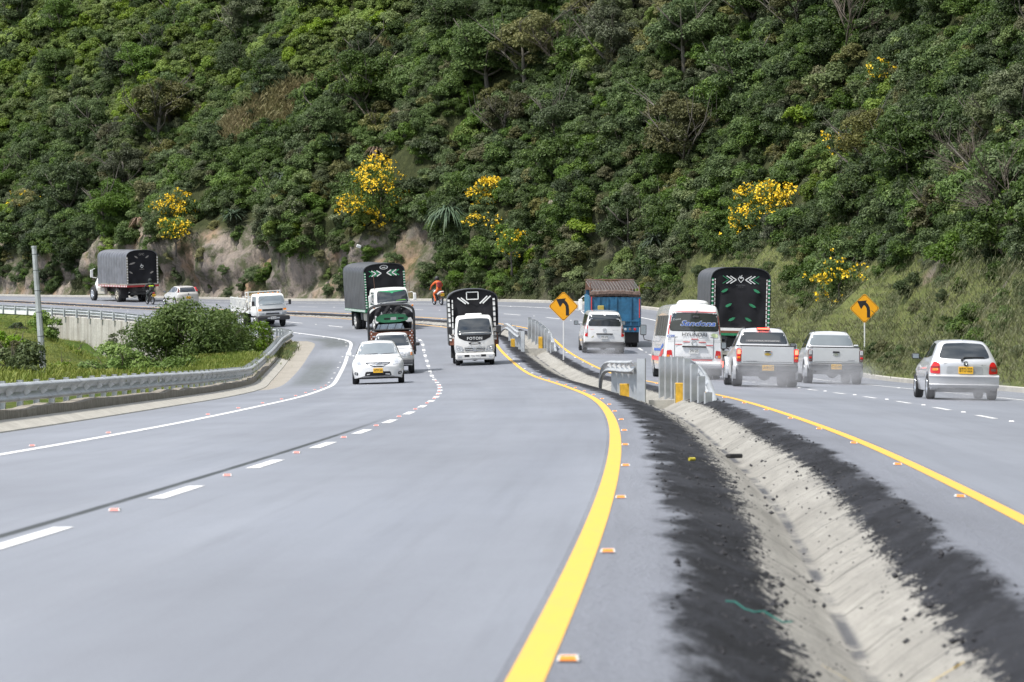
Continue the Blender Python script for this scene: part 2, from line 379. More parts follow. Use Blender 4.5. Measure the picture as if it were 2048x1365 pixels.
    seam = M2('MULTIPLY', S(ab.outputs[0], .16, .03), ramp(t, w3, [(.4, 0.), (.55, .8)])); c = mixc(t, seam, c, (.05, .055, .07))
    t.links.new(c, b.inputs['Base Color']); b.inputs['Roughness'].default_value = .85; b.inputs['Specular IOR Level'].default_value = .2
    bump(t, b, n2, .9, .035); return m
def m_paint(name, c, worn=.25):
    m, t, b = _nt(name); uv = N(t, 'ShaderNodeUVMap').outputs[0]
    f = ramp(t, noise(t, mapped(t, uv, (9, 1.2, 1)), 1.2, 6, .7), [(.28, worn), (.58, 0.)])
    t.links.new(mixc(t, f, c, (.2, .2, .2)), b.inputs['Base Color']); b.inputs['Roughness'].default_value = .5; return m
def m_concrete(name, c=(.50, .48, .44), splat=0.0, dark=(.035, .034, .036), stain=.4, stripe=None):
    m, t, b = _nt(name); uv = N(t, 'ShaderNodeUVMap').outputs[0]; pos = N(t, 'ShaderNodeTexCoord').outputs['Object']
    n1 = noise(t, pos, .8, 6, .6); n2 = noise(t, pos, 9, 5)
    col = mixc(t, ramp(t, n1, [(.3, 0.), (.7, 1.)]), tuple(v*.82 for v in c), tuple(v*1.1 for v in c))
    col = mixc(t, ramp(t, n2, [(.35, stain), (.6, 0.)]), col, tuple(v*.55 for v in c))
    if splat:
        sp = noise(t, mapped(t, uv, (1.6, 6, 1)), 1.3, 8, .78)
        col = mixc(t, ramp(t, sp, [(.50, 0.), (.60, splat)]), col, dark)
        cl = noise(t, mapped(t, pos, (1, 1, 1)), 14, 3, .8)
        col = mixc(t, ramp(t, cl, [(.60, 0.), (.63, splat)]), col, dark)
    if stripe: # vertical rain streaks
        st = noise(t, mapped(t, pos, (1, 1, .06)), stripe, 5, .7)
        col = mixc(t, ramp(t, st, [(.45, 0.), (.68, .65)]), col, (.16, .13, .10))
    t.links.new(col, b.inputs['Base Color']); b.inputs['Roughness'].default_value = .85; bump(t, b, n2, .3, .01); return m
def m_bitumen():
    m, t, b = _nt('spilt_bitumen'); uv = N(t, 'ShaderNodeUVMap').outputs[0]; pos = N(t, 'ShaderNodeTexCoord').outputs['Object']
    n1 = noise(t, mapped(t, uv, (1.3, 4, 1)), 1.2, 7, .7); n2 = noise(t, pos, 12, 6, .75)
    c = mixc(t, ramp(t, n1, [(.36, 0.), (.72, 1.)]), (.018, .018, .021), (.075, .075, .085))
    c = mixc(t, ramp(t, n2, [(.62, 0.), (.7, .5)]), c, (.19, .18, .17))
    t.links.new(c, b.inputs['Base Color']); b.inputs['Roughness'].default_value = .7; bump(t, b, n2, 1.0, .05); return m
def m_hill():
    m, t, b = _nt('hill_earth'); pos = N(t, 'ShaderNodeNewGeometry').outputs['Position']; uv = N(t, 'ShaderNodeUVMap').outputs[0]
    sp = N(t, 'ShaderNodeSeparateXYZ'); t.links.new(uv, sp.inputs[0])   # x = rock amount, y = grass amount
    r1 = noise(t, mapped(t, pos, (1, 1, .45)), .55, 8, .68); r2 = noise(t, mapped(t, pos, (1, 1, .3)), 1.9, 8, .75)
    rock = mixc(t, ramp(t, r1, [(.30, 0.), (.68, 1.)]), (.17, .152, .142), (.40, .335, .28))
    rock = mixc(t, ramp(t, r2, [(.34, .8), (.50, 0.)]), rock, (.075, .068, .06))
    rock = mixc(t, ramp(t, noise(t, pos, .25, 4), [(.52, 0.), (.66, .7)]), rock, (.42, .27, .15))
    rock = mixc(t, ramp(t, noise(t, pos, .7, 7, .72), [(.46, 0.), (.58, .85)]), rock, (.075, .095, .04))
    shaded_soil = mixc(t, ramp(t, r2, [(.3, 0.), (.7, 1.)]), (.022, .030, .012), (.075, .085, .035))  # dark green takes in the shade under the growth
    gr = mixc(t, ramp(t, r2, [(.35, 0.), (.65, 1.)]), (.125, .16, .048), (.21, .225, .085))
    gr = mixc(t, ramp(t, r1, [(.60, 0.), (.72, .8)]), gr, (.20, .15, .11))
    c = mixc(t, sp.outputs[1], shaded_soil, gr); c = mixc(t, sp.outputs[0], c, rock)
    t.links.new(c, b.inputs['Base Color']); b.inputs['Roughness'].default_value = .95; b.inputs['Specular IOR Level'].default_value = .15
    bump(t, b, r2, 1.0, .35); return m
def m_turf():
    m, t, b = _nt('turf'); pos = N(t, 'ShaderNodeNewGeometry').outputs['Position']
    n1 = noise(t, pos, .22, 5); n2 = noise(t, pos, 3, 6, .7)
    c = mixc(t, ramp(t, n1, [(.35, 0.), (.65, 1.)]), (.07, .12, .022), (.17, .18, .05))
    c = mixc(t, ramp(t, n2, [(.4, .7), (.6, 0.)]), c, (.04, .065, .015))
    c = mixc(t, ramp(t, noise(t, pos, .5, 4), [(.66, 0.), (.72, .8)]), c, (.11, .07, .05))
    t.links.new(c, b.inputs['Base Color']); b.inputs['Roughness'].default_value = .95; b.inputs['Specular IOR Level'].default_value = .1
    bump(t, b, n2, 1, .15); return m
ASPH = m_asphalt(); MEDM = m_median(); WHITE = m_paint('white_road_paint', (.80, .80, .79), .45); YEL = m_paint('yellow_road_paint', (.86, .46, .045), .15)
CONC = m_concrete('channel_concrete', (.43, .42, .385), .85); APRON = m_concrete('apron_concrete', (.36, .33, .28), .25)
WALLC = m_concrete('wall_concrete', (.50, .485, .44), 0, stripe=2.2); KERBC = m_concrete('kerb_concrete', (.47, .45, .40), .12)
PARA = m_concrete('weathered_parapet', (.34, .31, .26), 0, stripe=7.0, stain=.8)
BIT = m_bitumen(); HILLM = m_hill(); TURF = m_turf()
# ---------------- ground ----------------
g = MB(); g.add([(-1500, -600, -14), (1500, -600, -14), (1500, 2400, -14), (-1500, 2400, -14)], [(0, 1, 2, 3)])
g.build('ground', TURF)['kind'] = 'structure'
def med(s):
    k = float(sstep(12, 30, s)); f = float(sstep(185, 205, s)); w = .05*float(sn(s/2.3, 0*s, 31, 3)); v = .05*float(sn(s/3.1, 0*s, 32, 3)); q = .05*float(sn(s/1.4, 0*s, 33, 3))
    L = lambda a, b: a*(1-k)+b*k
    f2 = float(sstep(45, 75, s)); aL, cL, ce, cR, aR = L(-1.25, -1.38)+w, L(-.70, -.62)+v, L(-.32, -.27+.12*f2), L(.03, .16+.2*f2)+q, L(.42, .58+.16*f2)+w
    zL, zc, zR = L(-.20, -.13), L(-.42, -.33), L(-.2, -.11)
    return aL, cL, ce, cR, aR, zL, zc, zR
SB, SE = -34., 440.
ribbon('left_carriageway', ASPH, SB, SE, 2, lambda s: [((-10.75 if 112 < s < 202 else float(kerb_l(s))), 0), (-9, 0), (-7, 0), (-5, 0), (-3, 0), (-1.90, 0)])
ribbon('right_carriageway', ASPH, SB, SE, 2, lambda s: [(1.34, 0), (3, 0), (5, 0), (7, 0), (9, 0), (10.8, 0)])
ribbon('apron', APRON, 108, 206, 2, lambda s: [(float(kerb_l(s))-.02, -.004), (-10.72, -.004)])
def medprof(s):
    aL, cL, ce, cR, aR, zL, zc, zR = med(s)
    n = [.022*float(sn(s/.7, i*1.7, 40+i, 2)) for i in range(10)]
    return [(-1.90, 0, -3), (aL-.12, 0, -2.3), (aL+.02, -.006, -1.95), (aL+(cL-aL)*.25, zL*.16+n[0], -1.75), (aL+(cL-aL)*.5, zL*.42+n[1], -1.5), (aL+(cL-aL)*.75, zL*.72+n[2], -1.25), (cL, zL+n[3]*.3, -1), (cL+(ce-cL)*.5, (zL+zc)/2, -.5),
            (ce-.04, zc+.004, -.1), (ce, zc, 0), (ce+.04, zc+.004, .1), (ce+(cR-ce)*.5, (zR+zc)/2, .5), (cR, zR+n[5]*.3, 1), (cR+(aR-cR)*.25, zR*.72+n[6], 1.25), (cR+(aR-cR)*.5, zR*.42+n[7], 1.5), (cR+(aR-cR)*.75, zR*.16+n[8], 1.75), (aR-.02, -.006, 1.95), (aR+.10, 0, 2.3), (1.34, 0, 3)]
n_ = int((SE-SB)/.4)+1; vs, uv, u2 = [], [], []
for s in np.linspace(SB, SE, n_):
    for d, z, u in medprof(s): vs.append(road(s, d, z)); uv.append((d, s)); u2.append((u, s))
fs = [(i*19+j, i*19+j+1, (i+1)*19+j+1, (i+1)*19+j) for i in range(n_-1) for j in range(18)]
me = mesh('drainage_channel', vs, fs, MEDM, True, uv=uv); l = me.uv_layers.new(name='across'); vi = np.empty(len(me.loops), int); me.loops.foreach_get('vertex_index', vi); l.data.foreach_set('uv', np.asarray(u2, np.float32)[vi].ravel())
put('drainage_channel', me)['kind'] = 'structure'
# markings, each a sheet 4 mm above the asphalt
MK = .004
def stripe(name, mat, d, w, s0=SB, s1=SE, step=1.5): return ribbon(name, mat, s0, s1, step, lambda s: [(d-w/2, MK), (d+w/2, MK)])
stripe('edge_line', WHITE, -M_L-2*LANE, .15); stripe('edge_line', WHITE, M_R+2*LANE, .12)
stripe('yellow_line', YEL, -M_L, .14); stripe('yellow_line', YEL, M_R, .14)
P7 = 7.52
def dashes(name, d, ph, w):
    vs, fs, uv = [], [], []
    s = ph-10*P7
    while s < SE:
        for k in range(4):
            q = s-1.41+2.82*k/3
            for e in (-w/2, w/2): vs.append(road(q, d+e, MK)); uv.append((d+e, q))
        o = len(vs)-8; fs += [(o+2*k, o+2*k+1, o+2*k+3, o+2*k+2) for k in range(3)]; s += P7
    put(name, mesh(name, vs, fs, WHITE, uv=uv))['kind'] = 'structure'
dashes('lane_dashes', -M_L-LANE, 16.55, .14); dashes('lane_dashes', M_R+LANE, 59.2, .12)
# kerbs, parapet, apron side
ribbon('right_kerb', KERBC, SB, SE, 2, lambda s: [(10.8, 0), (10.8, .13), (10.86, .15), (11.02, .15), (11.05, .05)], smooth=False)
def gap(s): return 1-float(sstep(176, 178, s)*sstep(184, 182, s))
ribbon('left_kerb', KERBC, SB, 204.5, 1.5, lambda s: [(float(kerb_l(s))+.02, -.02), (float(kerb_l(s)), .02), (float(kerb_l(s))-.30, .02+.12*gap(s)), (float(kerb_l(s))-.42, .02+.13*gap(s)), (float(kerb_l(s))-.5, -.1)], smooth=False)
def para(s):
    k = float(kerb_l(s))-.42; t = .30+.035*float(sn(s/7, 0, 61, 3))
    if 150 < s < 178: t = .2
    return [(k, .0), (k-.01, t), (k-.34, t+.012), (k-.36, -.9)]
ribbon('parapet', PARA, SB, 203, 1.0, para, kind=None, smooth=False)
tag(bpy.data.objects['parapet'], 'low stained concrete parapet under the long left guardrail', 'wall')
# retaining wall beyond the low ground: thick, panel-jointed, coping at the top
def woff(s): return float(np.interp(s, [214, 234, 250], [0, .15, .2]))
def rwall(s):
    d = -11.42; w = .004 if (s % 5.0) < .2 else 0
    o = woff(s); return [(d+.25, -.03), (d+.05, -o), (d-.1, -o), (d-.1-w, -5.0)]
w_ = ribbon('retaining_wall', WALLC, 203, 252.4, .2, rwall, kind=None, smooth=False)
tag(w_, 'pale rain-streaked concrete retaining wall holding up the far bend', 'wall')
we = MB(); p0 = [road(252.4, -11.17, -.03), road(252.4, -11.52, -.2), road(252.4, -11.52, -5), road(252.4, -11.17, -5)]; we.add(p0, [(0, 1, 2, 3)])
we.build('end_face', WALLC, w_)
# low ground inside the bend
vs, fs, n1, n2 = [], [], 235, 60
ssg = np.linspace(-30, 438, n1); dd = np.concatenate([np.linspace(0, 26, 40), np.linspace(27.5, 105, 20)])
for s in ssg:
    k = float(kerb_l(s))-.45
    if s > 203: k = -11.15 if s > 252.4 else -11.5
    for j, e in enumerate(dd):
        p = road(s, k-e); z = float(valley(p[0], p[1]))
        if s > 252.4: z = p[2]-.25+(min(z, p[2]-.25)-(p[2]-.25))*min(1, e/3)
        if s < 203: z = min(z, p[2]-.05+max(0, e-1.5)*.15)
        if s > 300: z = min(z, p[2])
        vs.append((p[0], p[1], z))
fs = [(i*n2+j, (i+1)*n2+j, (i+1)*n2+j+1, i*n2+j+1) for i in range(n1-1) for j in range(n2-1)]
put('low_ground', mesh('low_ground', vs, fs, TURF, True))['kind'] = 'structure'
# hillside
def hill_masks(s, h):
    """rock amount, grass amount (arrays)"""
    r = rocky(s)
    rock = r*sstep(5.6+1.6*sn(s/9, h/9, 71, 3), 3.4+1.6*sn(s/9, h/9, 71, 3), h)*sstep(-.35-.5*sstep(240, 246, s)*sstep(298, 290, s), -.05-.5*sstep(240, 246, s)*sstep(298, 290, s), sn(s/5.5, h/4, 72, 3))*(.25+.75*sstep(240, 252, s))*sstep(345, 300, s)
    for cs, ch, rs, rh in ROCKS: rock = np.maximum(rock, sstep(1.15, .7, np.hypot((s-cs)/rs, (h-ch)/rh)))
    grass = (1-r)*sstep(5.6, 3.2, h+2.4*sn(s/9, h/6, 74, 4)-.02*np.clip(150-s, 0, 60))
    for cs, ch, rs, rh in GRASSY: grass = np.maximum(grass, sstep(1.2, .75, np.hypot((s-cs)/rs, (h-ch)/rh)))
    return rock, grass*(1-rock)
ROCKS = [(121, 2.3, .9, 1.7), (119.5, 3.9, .6, 1.2), (150, 3.2, .9, 1.3), (142, 4.5, .8, 1.2), (230, 11.6, 1.3, 2.0), (238, 9.0, 1.0, 1.1), (231, 5.6, .9, 2.2), (259, 12.9, 1.8, 1.0), (288, 3.6, 1.6, 3.0), (267, 6.4, 2.5, 1.5)]
GRASSY = [(278, 14.6, 4.0, 2.0), (274, 16.6, 3.2, 1.6), (282.5, 12.8, 3.2, 1.4), (271, 18, 2, 1.2)]
ss = np.concatenate([np.arange(-30, 200, .8), np.arange(200, 345, .45), np.arange(345, 441, .8)]); hh = np.concatenate([np.arange(0, 8, .25), np.arange(8, 56.1, .9)])
Sg, Hg = np.meshgrid(ss, hh, indexing='ij'); HP = hill(Sg, Hg); rk_, gr_ = hill_masks(Sg, Hg)
HP[:, 0] = road(ss, 11.03); HP[:, 0, 2] += .06
n1, n2 = Sg.shape; I = np.arange(n1*n2).reshape(n1, n2)
Q = np.stack([I[:-1, :-1], I[1:, :-1], I[1:, 1:], I[:-1, 1:]], -1).reshape(-1, 4)[:, ::-1]
hm = fastmesh('hillside', HP.reshape(-1, 3), Q, HILLM); hm.polygons.foreach_set('use_smooth', [True]*len(hm.polygons))
l = hm.uv_layers.new(name='UVMap'); vi = np.empty(len(hm.loops), int); hm.loops.foreach_get('vertex_index', vi)
l.data.foreach_set('uv', np.stack([rk_.ravel(), gr_.ravel()], 1).astype(np.float32)[vi].ravel())
put('hillside', hm)['kind'] = 'structure'
# ---------------- vegetation ----------------
DG = leafmat('dark_leaf', (.082, .138, .026), (.045, .080, .020), (.18, .26, .06), .25, .06)
LG = leafmat('bright_leaf', (.165, .235, .035), (.11, .17, .03), (.30, .36, .08))
GG = leafmat('grey_leaf', (.13, .16, .065), (.085, .11, .045), (.27, .30, .16))
OG = leafmat('olive_leaf', (.15, .15, .05), (.10, .11, .038), (.27, .25, .10))
AG = leafmat('agave_leaf', (.075, .115, .07), (.055, .09, .055), (.15, .19, .11), .05)
DRY = leafmat('dead_leaf', (.20, .125, .075), (.13, .085, .055), (.33, .23, .14), .1)
BL = flat('yellow_blossom', (.85, .56, .015), .6, var=.25, scale=5)
GR = leafmat('grass_blade', (.135, .18, .045), (.20, .21, .08), (.30, .28, .13), .2, .3)
GRB = leafmat('lush_grass', (.085, .145, .022), (.20, .205, .05), (.27, .29, .09), .2, .32)
BARK = flat('bark', (.12, .10, .08), .9, var=.35, scale=8)
BARKP = flat('pale_bark', (.105, .095, .078), .9, var=.3, scale=8)
def leaves(rs, C, Nrm, L, W, flatness=.55):
    """diamond leaves at centres C, facing roughly Nrm"""
    n = len(C); rnd = rs.normal(size=(n, 3)); nn = Nrm*flatness+rnd*(1-flatness)*.8; nn /= np.linalg.norm(nn, axis=1, keepdims=True)+1e-9
    t = np.cross(nn, rs.normal(size=(n, 3))); t /= np.linalg.norm(t, axis=1, keepdims=True)+1e-9
    b = np.cross(nn, t); l = (L*rs.uniform(.6, 1.35, n))[:, None]; w = (W*rs.uniform(.6, 1.3, n))[:, None]
    V = np.stack([C-t*l*.5, C+b*w*.5+nn*w*.12, C+t*l*.5, C-b*w*.5+nn*w*.12], 1).reshape(-1, 3)
    return V, np.arange(4*n).reshape(n, 4)
def crown_pts(rs, n, r, nb, spread=(1, 1, .8), tight=.42, drop=0):
    """points on the shells of nb leafy lumps filling a crown"""
    bc = rs.normal(size=(nb, 3)); bc /= np.linalg.norm(bc, axis=1, keepdims=True); bc *= (rs.uniform(.25, 1, nb)**.5)[:, None]*r*.72
    bc *= np.array(spread); br = r*rs.uniform(tight*.6, tight*1.15, nb)
    k = rs.choice(nb, n, p=br**2/(br**2).sum()); d = rs.normal(size=(n, 3)); d /= np.linalg.norm(d, axis=1, keepdims=True)
    d[:, 2] = np.where(d[:, 2] < -.25, -d[:, 2], d[:, 2])
    rad = br[k]*(rs.uniform(.25, 1, n)**.38)*(1+.18*np.sin(d[:, 0]*7+k)*np.cos(d[:, 1]*6+k*2))
    d2 = d*rad[:, None]; d2[:, 2] *= .8
    C = bc[k]+d2; hl = rs.uniform(0, 1, nb)[k]
    return C, d, hl
def crown_mesh(name, seed, n, r, nb, L, W, mat, spread=(1, 1, .8), tight=.42, flatness=.55):
    rs = np.random.RandomState(seed); C, d, hl = crown_pts(rs, n, r, nb, spread, tight)
    V, Q = leaves(rs, C, d+np.array([0, 0, .5]), L, W, flatness)
    lv = rs.uniform(0, 1, n)*.55+hl*.45
    return fastmesh(name, V, Q, mat, lv)
def trunk_mesh(name, seed, h, r, nl=5, mat=None, spread=1.0, twigs=0):
    rs = random.Random(seed); mb = MB(); pts = [(0, 0, -.8)]
    for k in range(1, 5): pts.append((pts[-1][0]+rs.uniform(-.12, .12)*h*.4, pts[-1][1]+rs.uniform(-.12, .12)*h*.4, -.8+(h+.8)*k/4))
    mb.tube(pts, [r*(1.15-.18*k) for k in range(5)], 7)
    for j in range(nl):
        z0 = rs.uniform(.35, .95); i = min(3, int(z0*4)); p = Vector(pts[i]).lerp(Vector(pts[i+1]), z0*4-i)
        a = 6.28*j/nl+rs.uniform(-.4, .4); L = spread*rs.uniform(.7, 1.2); d = Vector((math.cos(a), math.sin(a), rs.uniform(.4, 1.1)))
        q = p+d*L*.5; e = q+(d+Vector((rs.uniform(-.3, .3), rs.uniform(-.3, .3), .2)))*L*.6
        mb.tube([p, q, e], [r*.5, r*.32, r*.12], 5)
        for _ in range(twigs):
            b0 = p.lerp(e, rs.uniform(.3, 1)); dd = (d+Vector((rs.uniform(-1, 1), rs.uniform(-1, 1), rs.uniform(-.2, .9)))).normalized()*L*rs.uniform(.4, .9)
            mb.tube([b0, b0+dd*.5+Vector((0, 0, .04)), b0+dd], [r*.18, r*.12, r*.05], 3, False)
    me = mesh(name, mb.v, mb.f, mat or BARK, True); return me
# --- prototypes: (key, crown mesh, trunk mesh, crown height, label)
KINDS = {}
def kind(key, name, crown, trunk, lift, label, group): KINDS[key] = dict(name=name, crown=crown, trunk=trunk, lift=lift, label=label, group=group)
for i in range(3): kind('dark%d' % i, 'dark_shrub', crown_mesh('dark_crown', 10+i, 6500, 1.7, 17+3*i, .165, .085, DG, (1, 1, .85), .36), trunk_mesh('stem', i, 1.2, .09), 1.1, 'dense dark green shrub crowded among others on the steep hillside', 'dark green shrubs covering the hillside')
for i in range(2): kind('light%d' % i, 'bright_shrub', crown_mesh('bright_crown', 20+i, 5600, 1.7, 20, .185, .095, LG, (1, 1, .7), .32), trunk_mesh('stem', 5+i, 1.2, .08), 1.1, 'bright green layered shrub catching the light on the hillside', 'bright green shrubs on the hillside')
for i in range(2): kind('grey%d' % i, 'grey_shrub', crown_mesh('grey_crown', 30+i, 4600, 1.5, 22, .17, .07, GG, (1, 1, .8), .30), trunk_mesh('stem', 8+i, 1.1, .07), 1.0, 'greyish green small-leaved shrub on the steep hillside', 'grey green shrubs on the hillside')
for i in range(2): kind('olive%d' % i, 'olive_shrub', crown_mesh('olive_crown', 40+i, 3800, 1.5, 18, .17, .08, OG, (1, 1, .75), .32), trunk_mesh('stem', 11+i, 1.1, .07, 7, None, 1.2, 6), 1.0, 'thin olive green shrub with bare twigs showing on the hillside', 'olive green shrubs on the hillside')
for i in range(2): kind('tree%d' % i, 'hillside_tree', crown_mesh('tree_crown', 50+i, 12500, 2.6, 30, .175, .09, DG, (1, 1, .75), .30), trunk_mesh('trunk', 14+i, 2.6, .16, 7, BARKP, 1.9, 3), 2.4, 'taller dark tree with a broad crown rising above the hillside shrubs', 'broad dark trees on the hillside')
for i in range(2): kind('treeo%d' % i, 'pale_tree', crown_mesh('tree_crown', 60+i, 11000, 2.5, 34, .165, .08, (OG, GG)[i], (1, 1, .95), .26), trunk_mesh('trunk', 24+i, 2.8, .15, 8, BARKP, 1.9, 4), 2.6, ('tall thin-crowned olive tree rising above the hillside shrubs', 'tall airy grey-green tree rising above the hillside shrubs')[i], ('olive trees on the hillside', 'grey green trees on the hillside')[i])
FIRST = {}
def plant(key, loc, rz, sc, label=None, group=None, tilt=None):
    k = KINDS[key]
    if key not in FIRST:
        r = thing(k['name'], k['label'], 'tree' if 'tree' in key else 'shrub', loc, rz, k['group']); r.scale = (sc,)*3
        put('trunk', k['trunk'], r); put('crown', k['crown'], r, (0, 0, k['lift'])); FIRST[key] = r
    else: r = dup(FIRST[key], loc, rz, sc)
    if label: r['label'] = label
    if group: r['group'] = group
    elif label and 'group' in r: del r['group']
    return r
def vis(p):
    px = CXP+F_PX*p[..., 0]/np.maximum(p[..., 1], 1); py = HOR-F_PX*(p[..., 2]-CAMZ)/np.maximum(p[..., 1], 1); return px, py
FLOW = [(280, 6.9, 1.7), (277, 5.2, 1.3), (253, 7.6, 3.0), (240, 6.9, 1.6), (237, 5.0, 1.2), (231, 3.7, 1.2), (202, 5.7, 2.5), (166, 3.5, 1.5), (198, 9.7, 1.2), (200, 13.5, .8), (315, 7.9, 1.5)]
def clear_of(s, h, m):
    for fs_, fh, fr in FLOW:
        if math.hypot((s-fs_)*.62, h-fh) < fr*1.15+m and h > fh-fr*1.6: return False
    return True
rs = np.random.RandomState(77)
def pick(s, h, px, py):
    """kind of growth by where it stands on the slope"""
    v = float(sn(s/24, h/14, 90, 3))+rs.normal()*.45; up = h > 14
    if s > 262 and up: return 'light' if v > -.25 else ('grey' if v < -.9 else 'dark')  # bright leaves high at the left carry the sunlight there in their colour
    if v > .75: return 'light' if rs.rand() < .4 else 'grey'
    if v > .3: return 'olive' if rs.rand() < .6 else 'grey'
    return 'dark'
# individuals
placed = []; tries = 0
while len(placed) < 235 and tries < 9000:
    tries += 1; s = rs.uniform(95, 395); h = rs.uniform(1.2, 36)**1.0
    p = hill(s, h); px, py = vis(p)
    if not (-60 < px < 2110 and py > -60): continue
    rk, gr = hill_masks(np.array(s), np.array(h))
    if (142 < s < 166 and h < 3.4) or rk > .35 or (gr > .3 and rs.rand() < .93) or not clear_of(s, h, 1.8): continue
    if any((s-a)**2*.6+(h-b)**2 < 2.6**2*.62 for a, b in placed): continue
    placed.append((s, h)); kd = pick(s, h, px, py)
    key = kd+str(rs.randint(3 if kd == 'dark' else 2))
    if rs.rand() < .36 and h > 2.5: key = 'tree%d' % rs.randint(2) if kd in ('dark', 'light') else ('treeo0' if kd == 'olive' else 'treeo1')
    sc = rs.uniform(.75, 1.25)*(1.0 if s > 200 else .85)
    plant(key, p-np.array([0, 0, .15]), rs.uniform(0, 6.28), sc)
# the undergrowth between them: one mass, instanced clumps
def stuff_points(name, pts, rots, scl, var, protos, label):
    me = bpy.data.meshes.new(name); me.vertices.add(len(pts)); me.vertices.foreach_set('co', np.asarray(pts, np.float32).ravel())
    for an, ty, dat in (('rot', 'FLOAT_VECTOR', rots), ('scl', 'FLOAT', scl), ('var', 'INT', var)):
        a = me.attributes.new(an, ty, 'POINT'); a.data.foreach_set('vector' if ty == 'FLOAT_VECTOR' else 'value', np.asarray(dat, np.int32 if ty == 'INT' else np.float32).ravel())
    o = put(name, me); tag(o, label, 'undergrowth', kind='stuff')
    g = bpy.data.node_groups.new(name, 'GeometryNodeTree'); g.interface.new_socket('Geometry', in_out='INPUT', socket_type='NodeSocketGeometry'); g.interface.new_socket('Geometry', in_out='OUTPUT', socket_type='NodeSocketGeometry')
    gi = g.nodes.new('NodeGroupInput'); go = g.nodes.new('NodeGroupOutput'); jn = g.nodes.new('GeometryNodeJoinGeometry')
    def na(nm, ty):
        n = g.nodes.new('GeometryNodeInputNamedAttribute'); n.data_type = ty; n.inputs['Name'].default_value = nm
        return next(o_ for o_ in n.outputs if o_.name == 'Attribute' and o_.enabled)
    ro, sc_, va = na('rot', 'FLOAT_VECTOR'), na('scl', 'FLOAT'), na('var', 'INT')
    er = g.nodes.new('FunctionNodeEulerToRotation'); g.links.new(ro, er.inputs[0])
    for k, ob in enumerate(protos):
        cm = g.nodes.new('FunctionNodeCompare'); cm.data_type = 'INT'; cm.operation = 'EQUAL'
        ins = [i for i in cm.inputs if i.enabled and i.type == 'INT']; g.links.new(va, ins[0]); ins[1].default_value = k
        oi = g.nodes.new('GeometryNodeObjectInfo'); oi.transform_space = 'ORIGINAL'; oi.inputs['Object'].default_value = ob; oi.inputs['As Instance'].default_value = True
        ip = g.nodes.new('GeometryNodeInstanceOnPoints'); g.links.new(gi.outputs[0], ip.inputs['Points']); g.links.new(cm.outputs[0], ip.inputs['Selection'])
        g.links.new(oi.outputs['Geometry'], ip.inputs['Instance']); g.links.new(er.outputs[0], ip.inputs['Rotation']); g.links.new(sc_, ip.inputs['Scale'])
        g.links.new(ip.outputs[0], jn.inputs[0])
    g.links.new(jn.outputs[0], go.inputs[0])
    md = o.modifiers.new('clumps', 'NODES'); md.node_group = g
    return o
for k in list(KINDS):
    if k not in FIRST: plant(k, hill(350, 12), 0, 1.0)
PR = {k: next(c for c in FIRST[k].children if c.name.startswith('crown')) for k in KINDS}
PK = list(PR)
pts, rots, scl, var = [], [], [], []
M = 34000
S1 = rs.uniform(70, 430, M); H1 = rs.uniform(.2, 40, M)
Pm = hill(S1, H1); rkm, grm = hill_masks(S1, H1); pxm, pym = vis(Pm)
cell = set()
PICKY = lambda s, h: any(math.hypot((s-a)*.8, h-b) < r*.85 for a, b, r in FLOW)
for i in range(M):
    if not (-160 < pxm[i] < 2300) or pym[i] < -170: continue
    if PICKY(S1[i], H1[i]): continue
    if rkm[i] > .4 and rs.rand() < (.94 if 244 < S1[i] < 296 else .86): continue
    if grm[i] > .35 and rs.rand() < .82: continue
    c = (int(S1[i]/.95), int(H1[i]/.8))
    if c in cell: continue
    if (141 < S1[i] < 166 and H1[i] < 2.4): continue
    cell.add(c); kd = pick(S1[i], H1[i], 0, 0); key = kd+str(rs.randint(3 if kd == 'dark' else 2))
    sc = rs.uniform(.4, .95)*(1 if grm[i] < .35 else .55)*(.75 if H1[i] < 3 else 1)
    pts.append(Pm[i]+np.array([0, 0, sc*.45])); rots.append((rs.uniform(-.3, .3), rs.uniform(-.3, .3), rs.uniform(0, 6.28))); scl.append(sc); var.append(PK.index(key))
print('undergrowth', len(pts), 'individuals', len(placed), tries)
stuff_points('hillside_undergrowth', pts, rots, scl, var, [PR[k] for k in PK], 'thick mixed undergrowth and scrub filling the steep hillside')
# --- grass built as blades
def blades(rs, P, h, w, lean=.5, nper=22, rad=.25):
    n = len(P)*nper; b = np.repeat(P, nper, 0)+np.concatenate([rs.normal(size=(n, 2))*rad, np.zeros((n, 1))], 1)
    hh_ = np.repeat(h, nper)*rs.uniform(.5, 1.2, n); a = rs.uniform(0, 6.283, n); dr = np.stack([np.cos(a), np.sin(a), 0*a], 1)
    sd = np.stack([-np.sin(a), np.cos(a), 0*a], 1); l = (rs.uniform(.1, lean, n)*hh_)[:, None]
    ww = (w*rs.uniform(.6, 1.4, n))[:, None]; up = np.array([0, 0, 1.])
    V = np.stack([b-sd*ww*.5-up*.04, b+sd*ww*.5-up*.04, b+sd*ww*.3+dr*l+up*(hh_*.85)[:, None], b-sd*ww*.15+dr*l*1.5+up*hh_[:, None]], 1).reshape(-1, 3)
    return V, np.arange(4*n).reshape(n, 4), rs.uniform(0, 1, n)
_q = np.random.RandomState(12); SD = _q.uniform(264, 290, 9000); HD = _q.uniform(9, 21, 9000); _, gD = hill_masks(SD, HD); PD = hill(SD, HD)[_q.rand(9000) < gD*.9]
DGR = leafmat('dry_grass_blade', (.22, .20, .075), (.26, .205, .10), (.36, .33, .16), .2, .35)
V, Q, a = blades(_q, PD, .22+.35*_q.rand(len(PD)), .03, .9, 16, .35); tag(put('dry_grass', fastmesh('dry_grass', V, Q, DGR, a)), 'tan dry grass on the open diagonal patch high on the hillside', 'grass', kind='stuff')
